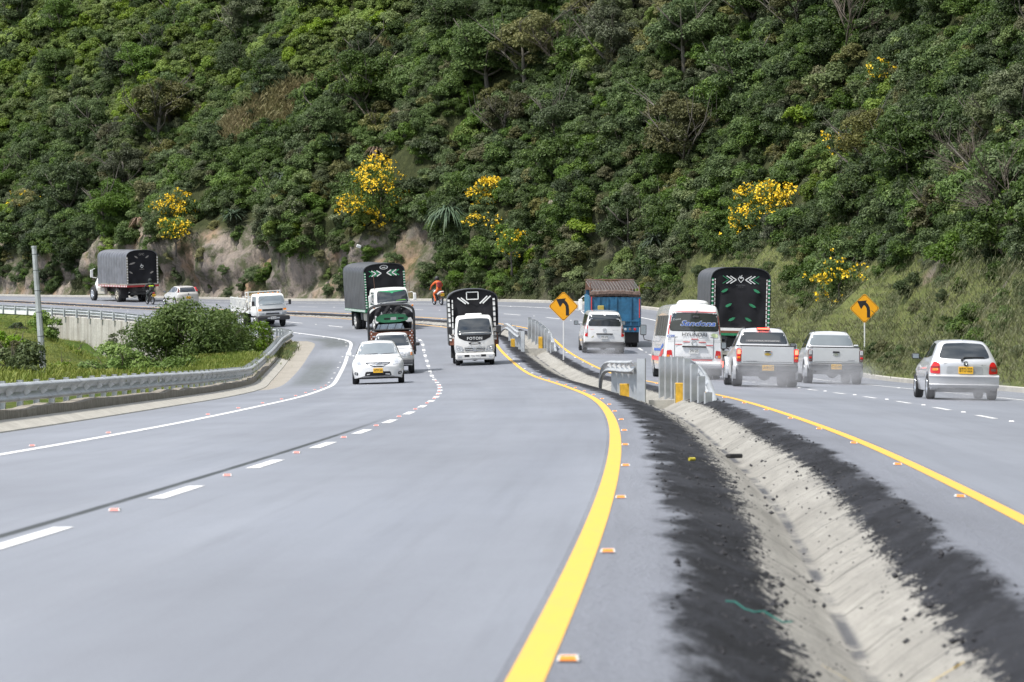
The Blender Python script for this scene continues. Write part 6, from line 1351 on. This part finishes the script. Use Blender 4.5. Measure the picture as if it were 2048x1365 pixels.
# --- motorcycles and riders
def motorbike(label, s, d, bodym, yaw=0, grp=None):
    t = park('motorcycle', label, 'motorcycle', s, d, True, -.62, yaw)
    for x in (.66, -.62):
        m = MB().lathe([(.24, -.04), (.29, -.05), (.31, 0), (.29, .05), (.24, .04), (.24, -.04)], 'y', 22); w = m.build('wheel', RUB, t, True, loc=(x, 0, .31)); k = MB()
        for a in range(9): th = 6.283*a/9; k.bar((0, 0, 0), (math.cos(th)*.25, 0, math.sin(th)*.25), .014)
        k.lathe([(.25, -.02), (.25, .02), (.225, .02), (.225, -.02), (.25, -.02)], 'y', 20); k.lathe([(0, -.05), (.05, -.05), (.05, .05), (0, .05)], 'y', 10); k.build('rim', CHROME, w)
    m = MB(); m.tube([(.66, .07, .31), (.42, .07, .95)], .025); m.tube([(.66, -.07, .31), (.42, -.07, .95)], .025); m.tube([(.38, -.34, 1.02), (.44, -.1, 1.0), (.44, .1, 1.0), (.38, .34, 1.02)], .016); m.build('fork_and_handlebar', CHAS, t)
    m = MB(); m.tube([(.38, 0, .85), (.1, 0, .55), (-.2, 0, .45), (-.62, .0, .31)], .03); m.tube([(-.2, .1, .72), (-.62, .1, .31)], .02); m.tube([(-.2, -.1, .72), (-.62, -.1, .31)], .02); m.box(-.12, .22, -.13, .13, .28, .58, ch=.05); m.build('frame_and_engine', CHAS, t)
    m = MB().tube([(.1, -.15, .35), (-.3, -.17, .34), (-.75, -.18, .45)], [.03, .04, .05], 8); m.build('exhaust', CHROME, t, True)
    m = MB(); m.lathe([(0, -.26), (.10, -.2), (.15, 0), (.12, .2), (0, .26)], 'x', 12, (.16, 0, .84)); m.build('fuel_tank', bodym, t, True)
    m = MB().prism([(-.78, .86), (-.1, .74), (.02, .82), (-.1, .85), (-.5, .88), (-.78, .94)], -.11, .11, 'y'); m.build('seat', PLAST, t)
    m = MB().prism([(-.88, .84), (-.3, .66), (-.2, .74), (-.8, .9)], -.12, .12, 'y'); m.build('tail_fairing', bodym, t)
    MB().box(-.93, -.87, -.07, .07, .80, .87, ch=.01).build('tail_light', RED, t); p = MB().box(-.945, -.93, -.12, .12, .58, .76).build('licence_plate', PLY, t); lettering(p, 'GTS 71D', 'B', (-.948, 0, .67), .08, .2, INK)
    MB().box(.48, .58, -.09, .09, .88, 1.02, ch=.03).build('headlight', CLR, t)
    for sd in (-1, 1): m = MB().tube([(.42, sd*.26, 1.02), (.44, sd*.33, 1.16)], .008, 4); m.box(.42, .45, sd*.36-.05, sd*.36+.05, 1.14, 1.2, ch=.01); m.build('mirror', PLAST, t)
    return t
def rider(label, s, d, suit, helmet, yaw=0):
    loc, eu = frame_at(s, d, True, -.62, yaw); t = thing('person', label, 'person', loc); t.rotation_euler = eu
    J = {}; V = []; E = []; Rr = []
    def v(n, p, r, par=None):
        J[n] = len(V); V.append(p); Rr.append(r)
        if par: E.append((J[par], J[n]))
    v('pel', (-.32, 0, .96), (.155, .17)); v('waist', (-.30, 0, 1.12), (.13, .155), 'pel'); v('chest', (-.24, 0, 1.34), (.135, .185), 'waist'); v('sho', (-.19, 0, 1.47), (.10, .15), 'chest'); v('neck', (-.15, 0, 1.56), (.06, .06), 'sho'); v('head', (-.12, 0, 1.64), (.09, .085), 'neck'); v('head2', (-.12, 0, 1.73), (.085, .08), 'head')
    for sd, n in ((1, 'l'), (-1, 'r')):
        v(n+'s', (-.19, sd*.20, 1.45), (.075, .075), 'sho'); v(n+'e', (.0, sd*.38, 1.24), (.052, .052), n+'s'); v(n+'w', (.27, sd*.34, 1.08), (.033, .033), n+'e'); v(n+'p', (.35, sd*.32, 1.045), (.036, .022), n+'w')
        for f in range(4):
            y = sd*(.285+.022*f); L_ = (.030, .036, .034, .026)[f]; v(n+'f%d' % f, (.385, y, 1.045), (.010, .010), n+'p'); v(n+'g%d' % f, (.40+L_*.3, y, 1.02), (.009, .009), n+'f%d' % f); v(n+'h%d' % f, (.385, y, .998), (.008, .008), n+'g%d' % f)
        v(n+'t', (.355, sd*.285, 1.01), (.010, .010), n+'p'); v(n+'u', (.375, sd*.27, .99), (.009, .009), n+'t')
        v(n+'hip', (-.30, sd*.11, .90), (.115, .115), 'pel'); v(n+'k', (.10, sd*.21, .74), (.072, .072), n+'hip'); v(n+'a', (-.08, sd*.19, .36), (.045, .045), n+'k'); v(n+'h', (-.12, sd*.19, .30), (.045, .045), n+'a'); v(n+'toe', (.08, sd*.19, .28), (.035, .05), n+'h')
    me = bpy.data.meshes.new('body'); me.from_pydata(V, E, []); me.materials.append(suit); o = put('body', me, t)
    md = o.modifiers.new('skin', 'SKIN'); md.use_smooth_shade = True
    for i, r in enumerate(Rr): me.skin_vertices[0].data[i].radius = r
    me.skin_vertices[0].data[0].use_root = True
    sb = o.modifiers.new('sub', 'SUBSURF'); sb.levels = sb.render_levels = 2
    m = MB(); n = 12
    for i in range(9):
        a = math.pi*i/8; r_ = .145*math.sin(a)+.001
        for j in range(n): b = 6.283*j/n; m.v.append((-.12+r_*1.1*math.cos(b), r_*math.sin(b), 1.70+.155*math.cos(a)))
    m.f = [(i*n+j, i*n+(j+1) % n, (i+1)*n+(j+1) % n, (i+1)*n+j) for i in range(8) for j in range(n)]; h = m.build('helmet', helmet, t, True)
    m = MB().box(-.03, .035, -.10, .10, 1.66, 1.76, ch=.03); m.build('visor', GLASS, h)
    return t
ORS = flat('orange_suit', (.66, .13, .03), .7, var=.2); BLS = flat('black_jacket', (.022, .028, .026), .7, var=.3)
motorbike('white and black motorcycle ridden by the person in orange', 234.2, 7.78, WPAINT, R(-6))
r_ = rider('person in an orange suit and dark helmet with a red backpack riding a motorcycle', 234.2, 7.78, ORS, PLAST, R(-6))
bp_ = MB().box(-.56, -.38, -.15, .15, 1.12, 1.50, ch=.06); bp_.build('backpack', flat('dark_red_cloth', (.24, .03, .03), .8), r_)
motorbike('black motorcycle with yellow plate directly behind the far covered truck', 267.7, 3.21, PLAST, R(-8))
r_ = rider('person in dark clothes with a yellow-green reflective strip riding behind the far truck', 267.7, 3.21, BLS, BLS, R(-8))
vs_ = MB().box(-.42, -.36, -.17, .17, 1.27, 1.36, ch=.02); vs_.build('reflective_strip', flat('hi_vis_yellow', (.55, .75, .02), .6), r_); MB().box(-.62, -.42, -.14, .14, 1.0, 1.27, ch=.03).build('pannier_bag', PLAST, r_)
# ================= roadside things =================
WPROF = [(0, 0), (.055, .015), (.083, .04), (.083, .06), (.015, .115), (0, .155), (.015, .195), (.083, .25), (.083, .27), (.055, .295), (0, .31)]
def wbeam(path, side, name, parent, scale=1.0):
    """sweep the guardrail section; path: (x, y, z top, outward x, outward y)"""
    V = []; m = len(WPROF)
    for off in (0, -.007):
        for x, y, z, ox, oy in path:
            for d, h in WPROF: V.append((x+ox*(d*scale+off), y+oy*(d*scale+off), z-.31*scale+h*scale))
    n = len(path); o = n*m; F = []
    for i in range(n-1):
        for j in range(m-1): a = i*m+j; F += [(a, a+m, a+m+1, a+1), (o+a, o+a+1, o+a+m+1, o+a+m)]
        for j in (0, m-1): a = i*m+j; F.append((a, a+m, o+a+m, o+a))
    for i in (0, n-1):
        for j in range(m-1): a = i*m+j; F.append((a, a+1, o+a+1, o+a))
    mb = MB(); mb.v = [tuple(map(float, v)) for v in V]; mb.f = F; return mb.build(name, STEEL, parent, True)
def post_mesh(h, w=.13, dep=.09):
    m = MB(); m.box(-dep/2, dep/2, -.005, .005, 0, h); m.box(-dep/2-.004, -dep/2, -w/2, w/2, 0, h); m.box(dep/2, dep/2+.004, -w/2, w/2, 0, h); m.box(-.11, .11, -.11, .11, 0, .014)
    me = mesh('post', m.v, m.f, STEEL); return me
def guardrail(name, label, s0, s1, dface, ztop, zbase, ref=True, hp=.62):
    t = thing(name, label, 'guardrail', road(s0, dface(s0))); M = Matrix.Translation(t.location).inverted()
    L = Vector(t.location); path = []; n = int((s1-s0)/1.0)
    for i in range(n+1):
        s = s0+(s1-s0)*i/n; p = road(s, dface(s), ztop(s)); th = heading(s); path.append((p[0]-L.x, p[1]-L.y, p[2]-L.z, math.cos(th), -math.sin(th)))
    wbeam(path, 1, 'beam', t); pm = post_mesh(hp); rm = MB().add([(0, 0, 0), (.075, -.055, .0), (.075, .055, .0), (0, 0, .0), (.012, -.02, .10), (.012, .02, .10)], [(0, 1, 2), (1, 4, 5, 2), (0, 4, 1), (0, 2, 5)])
    rme = mesh('reflector', [(0, -.006, -.085), (.115, -.006, 0), (0, -.006, .085), (0, .006, -.085), (.115, .006, 0), (0, .006, .085)], [(0, 1, 2), (5, 4, 3), (0, 3, 4, 1), (1, 4, 5, 2)], flat('white_reflector', (.78, .78, .77), .5))
    q = s0+2.6
    while q < min(s1, 175):
        pq = []
        for e in (0, .32): p = road(q+e, dface(q+e), ztop(q+e)); th = heading(q); pq.append((p[0]-L.x+.006*math.cos(th), p[1]-L.y-.006*math.sin(th), p[2]-L.z+.003, math.cos(th), -math.sin(th)))
        wbeam(pq, 1, 'splice', t, 1.02); q += 4.06
    s = s0+.6; k = 0
    while s < s1-.2:
        th = heading(s); b = Vector(road(s, dface(s)-.20, zbase(s)))-L; top = ztop(s)-zbase(s)
        put('post', pm, t, b, (0, 0, -th+.0), (1, 1, (top+.03)/hp)); sp = MB()
        if ref and s < 175: q = Vector(road(s+1.0, dface(s)+.016, ztop(s)-.155))-L; put('reflector', rme, t, q, (0, 0, -heading(s)))
        s += 2.03; k += 1
    return t
f1 = lambda s: float(kerb_l(s))-.60 if s < 178 else float(np.interp(s, [178, 190, 206], [-12.2, -12.0, -11.45]))
guardrail('guardrail', 'long galvanised guardrail curving along the left road edge on its parapet', 24, 206, f1, lambda s: float(np.interp(s, [0, 150, 206], [.72, .70, .66])), lambda s: .24 if s < 150 else .15)
guardrail('guardrail', 'far guardrail seen from behind on top of the retaining wall', 206.4, 300, lambda s: -11.42, lambda s: float(np.interp(s, [206, 213, 234, 300], [.66, .62, .34, .30])), lambda s: -.02-woff(s), False, .5)
def short_rail(label, pts, posts, side, zoff=0, plate_end=None):
    """pts: (s, d, height of the top over the road)"""
    P = [Vector(road(s, d, h)) for s, d, h in pts]; L = Vector((P[0].x, P[0].y, P[0].z-pts[0][2])); t = thing('guardrail', label, 'guardrail', L)
    Q = []; n = len(P)
    for i in range(n-1):
        for k in range(6):
            u = k/6; a, b, c, d = P[max(i-1, 0)], P[i], P[i+1], P[min(i+2, n-1)]
            Q.append(.5*((2*b)+(c-a)*u+(2*a-5*b+4*c-d)*u*u+(3*b-a-3*c+d)*u**3))
    Q.append(P[-1]); path = []
    for i, p in enumerate(Q):
        tg = (Q[min(i+1, len(Q)-1)]-Q[max(i-1, 0)]); tg.z = 0; tg.normalize(); o = Vector((tg.y, -tg.x, 0))*side; path.append((p.x-L.x, p.y-L.y, p.z-L.z, o.x, o.y))
    wbeam(path, side, 'beam', t)
    for (s, d, top, w) in posts:
        b = Vector(road(s, d, -.28))-L; h = top+.28; th = heading(s); m = MB(); m.box(-w/2, w/2, -.05, -.044, 0, h, ch=0); m.box(-w/2, -w/2+.006, -.044, .06, 0, h); m.box(w/2-.006, w/2, -.044, .06, 0, h)
        put('post', mesh('post', m.v, m.f, STEEL), t, b, (0, 0, -th+.25*side))
    return t
RFM = bpy.data.meshes['reflector']
r1 = short_rail('short guardrail on the left side of the nearer channel crossing, its far end bent down', [(80.0, -.76, .82), (84, -.74, .78), (92, -.72, .75), (98, -.70, .72), (102, -.66, .60), (104.5, -.62, .32), (105.5, -.60, -.02)], [(79.8, -.62, .84, .19), (82.5, -.60, .74, .17), (86, -.58, .70, .16), (90, -.57, .68, .16), (94, -.56, .68, .16), (98, -.55, .66, .16)], -1)
for k in range(5):
    s_ = 82.5+3.2*k; p = Vector(road(s_, -.755, .79-.155-.004*k))-r1.location; put('reflector', RFM, r1, p, (0, 0, math.pi-heading(s_)))
r2 = short_rail('short guardrail on the right side of the nearer channel crossing, row of broad posts', [(72.5, .64, .0), (74, .60, .36), (76.5, .54, .66), (80, .48, .82), (85, .42, .84), (89, .40, .82)], [(72.4, .52, .16, .15), (74.4, .47, .48, .15), (76.6, .42, .72, .15), (78.8, .37, .84, .15), (81.2, .34, .86, .15), (83.5, .31, .86, .15), (86, .28, .86, .15), (88.5, .26, .86, .15)], 1)
r3 = short_rail('small guardrail left of the farther channel crossing, beside the white box truck', [(171.5, -.92, .84), (176, -.96, .82), (182, -1.0, .82), (187, -1.05, .78), (191, -1.1, .45), (192.5, -1.12, .0)], [(171.2, -.76, .88, .17), (174, -.80, .8, .16), (178, -.84, .8, .16), (182, -.86, .8, .16), (186, -.9, .8, .16)], -1)
r4 = short_rail('small guardrail right of the farther channel crossing, row of posts left of the diamond sign', [(168.5, .64, .02), (170, .60, .45), (173, .54, .80), (178, .46, .92), (184, .40, .94), (189, .38, .92)], [(168.8, .50, .40, .17), (171, .44, .76, .17), (173.4, .40, .86, .17), (176, .35, .95, .17), (179, .31, .97, .17), (182, .28, .97, .17), (185.5, .25, .97, .17), (189, .24, .97, .17)], 1)
YB = flat('yellow_block_paint', (.72, .42, .04), .7, var=.25, scale=9)
def block(label, s, d, h=.42, w=.2):
    loc, eu = frame_at(s, d); t = thing('concrete_block', label, 'block', loc); t.rotation_euler = eu
    MB().box(-.14, .14, -w/2, w/2, -.3, h, ch=.012).build('painted_body', YB, t); MB().box(-.142, .142, w/2, w/2+.012, -.3, h-.01).build('worn_side', flat('worn_cream', (.5, .47, .36), .8, var=.3), t)
block('yellow painted block under the left rail of the nearer channel crossing', 87.5, -.72, .19, .24); block('yellow painted block under the right rail of the nearer channel crossing', 80.0, .27, .27, .22)
block('yellow painted block under the left rail of the farther channel crossing', 177, -1.05, .32); block('faded cream block under the right rail of the farther channel crossing', 176, .24, .42)
def weir(label, s, dl, dr, top):
    a, b = Vector(road(s, dl, top)), Vector(road(s, dr, top)); m = MB(); m.bar(a-Vector((0, 0, .25)), b-Vector((0, 0, .25)), .3, .5); o = m.build('concrete_sill', KERBC); tag(o, label, 'concrete sill'); return o
weir('low concrete sill across the drainage channel between the nearer guardrails', 80.5, -.42, .28, -.12); weir('low concrete sill across the drainage channel between the farther guardrails', 172, -.75, .42, .02)
# diamond warning signs: left curve arrow
def sign(label, loc, side, hpost, rz):
    t = thing('road_sign', label, 'road sign', loc, rz); dg = side*math.sqrt(2)/2; zc = hpost+dg-.05
    MB().box(-.03, .03, -.028, .028, -.4, hpost+dg*.9, ch=.008).build('post', flat('white_post', (.70, .71, .71), .45, var=.06), t)
    def dia(r, rr=.045):
        P = []
        for k in range(4):
            a = math.pi/2*k
            for e in (-1, 1): P.append(((r-rr)*math.cos(a)-e*rr*math.sin(a)*1.0, (r-rr)*math.sin(a)+e*rr*math.cos(a)))
        return P
    pl = MB().prism([(y, zc+z) for y, z in dia(dg)], -.036, -.031, 'x').build('sign_plate', flat('sign_yellow', (.84, .38, .005), .38, var=.03), t)
    a, b = [(y, zc+z) for y, z in dia(dg*.955)], [(y, zc+z) for y, z in dia(dg*.925)]; m = MB(); n = len(a)
    m.add([(-.0385, *p) for p in a]+[(-.0385, *p) for p in b], [(i, (i+1) % n, n+(i+1) % n, n+i) for i in range(n)]); m.build('border', INK, pl)
    # arrow: shaft rising, curving towards the left (local +y is the viewer's left)
    k = dg/.54; C = [(-.14, -.33), (-.14, -.10), (-.125, .02), (-.075, .11), (.0, .185)]; w = .057; L_, R__ = [], []
    for i, p in enumerate(C):
        q0, q1 = C[max(i-1, 0)], C[min(i+1, len(C)-1)]; d = np.array([q1[0]-q0[0], q1[1]-q0[1]]); d /= np.linalg.norm(d); nn = np.array([-d[1], d[0]]); L_.append(np.array(p)+nn*w); R__.append(np.array(p)-nn*w)
    m = MB(); V = [(-.0395, y*k, zc+z*k) for y, z in L_+R__]; nC = len(C); m.add(V, [(i, i+1, nC+i+1, nC+i) for i in range(nC-1)])
    m.add([(-.0395, y*k, zc+z*k) for y, z in [(.265, .255), (-.085, .285), (.125, -.03)]], [(0, 1, 2)]); m.build('arrow', INK, pl)
    return t
sign('yellow diamond left-curve sign in the median, left of the white van', (2.22, 165.0, -.02), .92, 2.42, R(88.5)); sign('yellow diamond left-curve sign on the grass verge behind the right kerb', (14.36, 156.0, .25), .87, 2.0, R(87))
# metal pole inside the bend
px_, py_ = (88-CXP)/F_PX*112, 112.0; zb = float(valley(px_, py_))
t = thing('utility_pole', 'tall tapering galvanised pole leaning slightly left, behind the guardrail', 'pole', (px_, py_, zb-.3)); t.rotation_euler = (0, R(-4.2), 0); H_ = 1.128+(700-495)*112/7660-zb+.3
m = MB(); n = 8; m.tube([(0, 0, 0), (0, 0, H_)], [.105, .072], 8); m.build('shaft', STEEL, t); m = MB()
for f in (.16, .34, .52, .68, .83, .95): m.tube([(0, 0, H_*f-.012), (0, 0, H_*f+.012)], .108-.034*f, 8); m.box(.05, .12, -.02, .02, H_*f-.05, H_*f-.02)
m.build('bands', flat('dark_steel', (.16, .17, .18), .6, .4), t); MB().tube([(0, 0, H_), (0, 0, H_+.05)], .085, 8).build('cap', STEEL, t)
# raised road studs
def stud_mesh():
    m = MB(); m.add([(-.05, -.05, 0), (.05, -.05, 0), (.05, .05, 0), (-.05, .05, 0), (-.025, -.042, .02), (.025, -.042, .02), (.025, .042, .02), (-.025, .042, .02)], [(4, 5, 6, 7), (0, 1, 5, 4), (1, 2, 6, 5), (2, 3, 7, 6), (3, 0, 4, 7)]); return m
bodyw = mesh('road_stud', stud_mesh().v, stud_mesh().f, flat('stud_white', (.72, .72, .70), .5))
def refl(mat): return mesh('reflector', [(-.052, -.04, .001), (-.052, .04, .001), (-.028, .036, .0205), (-.028, -.036, .0205), (.052, -.04, .001), (.052, .04, .001), (.028, .036, .0205), (.028, -.036, .0205)], [(0, 1, 2, 3), (4, 7, 6, 5)], mat)
ro, rr, rw = refl(flat('orange_reflector', (.85, .27, .03), .3)), refl(flat('red_reflector', (.72, .24, .20), .4)), refl(flat('white_reflector2', (.75, .75, .74), .3))
def studs(d, s0, s1, rm, lab, grp, step=7.52):
    s = s0; rq = random.Random(int(s0*10))
    while s < s1:
        if rq.random() < .05: s += step; continue
        loc, eu = frame_at(s+rq.uniform(-.12, .12), d+rq.uniform(-.015, .015)); loc.z += .002; eu.z += rq.uniform(-.08, .08); t = tag(put('road_stud', bodyw, None, loc, eu, .85), lab, 'road stud', grp)
        if s < 130: put('reflector', rm, t)
        s += step
studs(-1.66, 7.0, 290, ro, 'orange reflective stud beside the yellow line of the near carriageway', 'orange studs beside the near yellow line'); studs(1.05, 8.3, 290, ro, 'orange reflective stud on the median side of the far carriageway yellow line', 'orange studs beside the far yellow line')
studs(-9.14, 18.0, 250, rr, 'red and white stud outside the left white edge line', 'red studs along the left edge line'); studs(-5.36, 20.3, 270, rr, 'stud between the white lane dashes of the near carriageway', 'studs between the near lane dashes'); studs(4.78, 55.4, 270, rw, 'white stud between the lane dashes of the far carriageway', 'white studs between the far lane dashes'); studs(8.15, 60, 250, rw, 'white stud along the right edge line', 'white studs along the right edge line', 15.04)
# bits in the median
q = np.random.RandomState(55); n = 4200; sg = 8+q.exponential(34, n); sg = sg[sg < 190]; n = len(sg); sd = q.choice([0, 1], n); V = []; F = []
O8 = [(1, 0, 0), (-1, 0, 0), (0, 1, 0), (0, -1, 0), (0, 0, 1), (0, 0, -1)]; OF = [(0, 2, 4), (2, 1, 4), (1, 3, 4), (3, 0, 4), (2, 0, 5), (1, 2, 5), (3, 1, 5), (0, 3, 5)]
for i in range(n):
    aL, cL, ce, cR, aR, zL, zc, zR = med(sg[i]); 
    u = q.rand(); 
    if q.rand() < .88: d, z = (aL+(cL-aL)*u, zL*u) if sd[i] == 0 else (aR+(cR-aR)*u, zR*u)
    else:
        u = u**1.8; d, z = (cL+(ce-cL)*u, zL+(zc-zL)*u) if sd[i] == 0 else (cR+(ce-cR)*u, zR+(zc-zR)*u)
    p = road(sg[i], d, z); r = .006+.016*q.rand()**4*(1.5 if q.rand() < .1 else 1)
    o = len(V); a = q.uniform(.6, 1.4, 3); V += [(p[0]+x*r*a[0], p[1]+y*r*a[1], p[2]+zz*r*a[2]*.8+r*.3) for x, y, zz in O8]; F += [tuple(o+j for j in f) for f in OF]
tag(put('bitumen_crumbs', mesh('bitumen_crumbs', V, F, BIT)), 'loose black crumbs of bitumen scattered over the median channel', 'gravel', kind='stuff')
def lump(name, label, cat, s, d, z, r, mat, sq=.55, seed=1):
    rs_ = random.Random(seed); bm = bmesh.new(); bmesh.ops.create_icosphere(bm, subdivisions=2, radius=1)
    for v in bm.verts: k = 1+rs_.uniform(-.22, .22); v.co = Vector((v.co.x*k*r*1.5, v.co.y*k*r, v.co.z*k*r*sq))
    me = bpy.data.meshes.new(name); bm.to_mesh(me); bm.free(); me.materials.append(mat); p = road(s, d, z); p[2] += r*sq*.6; return tag(put(name, me, None, p, (0, 0, rs_.uniform(0, 3))), label, cat)
lump('bitumen_lump', 'black lump of bitumen lying in the channel at the bottom of the picture', 'lump', 8.9, -.28, -.42, .075, BIT); lump('bitumen_lump', 'small dark stone in the middle of the concrete channel', 'stone', 24, -.10, -.33, .035, BIT, .6, 3)
tag(MB().box(-.10, .10, -.05, .05, 0, .055, ch=.012).build('rubber_piece', RUB, None, loc=road(40.5, -.30, -.27), rot=(0, 0, .5)), 'flat black rubber piece lying on the bright concrete channel', 'litter')
tag(MB().lathe([(0, -.035), (.018, -.035), (.02, .035), (0, .035)], 'x', 12).build('drink_can', flat('yellow_can', (.50, .42, .04), .4), None, True, loc=road(32.5, -.98, -.03), rot=(0, 0, .6)), 'crushed yellow can on the left black bank', 'litter')
m = MB(); pp = [Vector(road(11.2-.05*k, -1.02+.045*k, -.06-.012*k+.012*math.sin(k*1.9))) for k in range(8)]; m.tube(pp, .004, 5); tag(m.build('green_strap', flat('green_strap', (.02, .16, .13), .6)), 'short green strap lying on the black bank', 'litter')
tag(MB().box(-.16, .16, -.05, .05, 0, .22, ch=.03).build('plastic_bag', flat('white_plastic', (.8, .8, .8), .5), None, loc=hill(253, 3.4)+np.array([.3, -.9, .1]), rot=(.5, .3, .2)), 'white scrap of plastic caught on the slope above the large covered truck', 'litter')
m = MB(); s = 9.2
for (s_, d0, z0, d1, z1, w) in ((9.3, -.62, -.225, -.32, -.405, .02), (9.25, -.32, -.405, .0, -.21, .02), (9.1, -.38, -.36, -.27, -.37, .10)):
    a, b, c, d = road(s_, d0, z0+.012), road(s_+w, d0, z0+.012), road(s_+w, d1, z1+.012), road(s_, d1, z1+.012); m.add([a, b, c, d], [(0, 1, 2, 3)])
m.build('paint_mark', flat('yellow_spray_paint', (.62, .42, .06), .7, var=.4, scale=20))['kind'] = 'structure'
# spray thrown up behind the tyres
def spray_mat(dens):
    m = bpy.data.materials.new('spray'); m.use_nodes = True; t = m.node_tree; t.nodes.clear(); o = t.nodes.new('ShaderNodeOutputMaterial'); v = t.nodes.new('ShaderNodeVolumePrincipled')
    g = N(t, 'ShaderNodeTexCoord').outputs['Object']; L_ = N(t, 'ShaderNodeVectorMath', operation='LENGTH'); t.links.new(g, L_.inputs[0])
    mr = N(t, 'ShaderNodeMapRange', interpolation_type='SMOOTHSTEP', i_1=1., i_2=.15, i_3=0., i_4=dens); t.links.new(L_.outputs['Value'], mr.inputs[0])
    mu = N(t, 'ShaderNodeMath', operation='MULTIPLY'); t.links.new(mr.outputs[0], mu.inputs[0]); t.links.new(ramp(t, noise(t, g, 2.2, 3), [(.35, .2), (.65, 1.)]), mu.inputs[1]); t.links.new(mu.outputs[0], v.inputs['Density'])
    v.inputs['Color'].default_value = (.95, .96, 1, 1); v.inputs['Anisotropy'].default_value = .2; t.links.new(v.outputs[0], o.inputs['Volume']); return m
SPM = spray_mat(.55)
bmx = bmesh.new(); bmesh.ops.create_icosphere(bmx, subdivisions=3, radius=1); SPME = bpy.data.meshes.new('tyre_spray'); bmx.to_mesh(SPME); bmx.free(); SPME.materials.append(SPM)
for s, d, w, ln, h, lab in ((120.5, 3.33, 1.5, 3.2, .75, 'thin grey spray behind the tyres of the white minibus'), (100.0, 3.98, 1.5, 3.0, .75, 'thin grey spray behind the tyres of the first silver pickup'), (113.0, 7.36, 1.5, 3.0, .7, 'thin grey spray behind the tyres of the second silver pickup'), (79.0, 6.75, 1.25, 2.4, .5, 'thin spray around the tyres of the silver hatchback'), (165.0, 2.75, 1.3, 3.2, .5, 'thin spray behind the tyres of the white van')):
    loc, eu = frame_at(s, d); loc.z += h*.35; tag(put('tyre_spray', SPME, None, loc, eu, (ln, w, h)), lab, 'spray', kind='stuff')
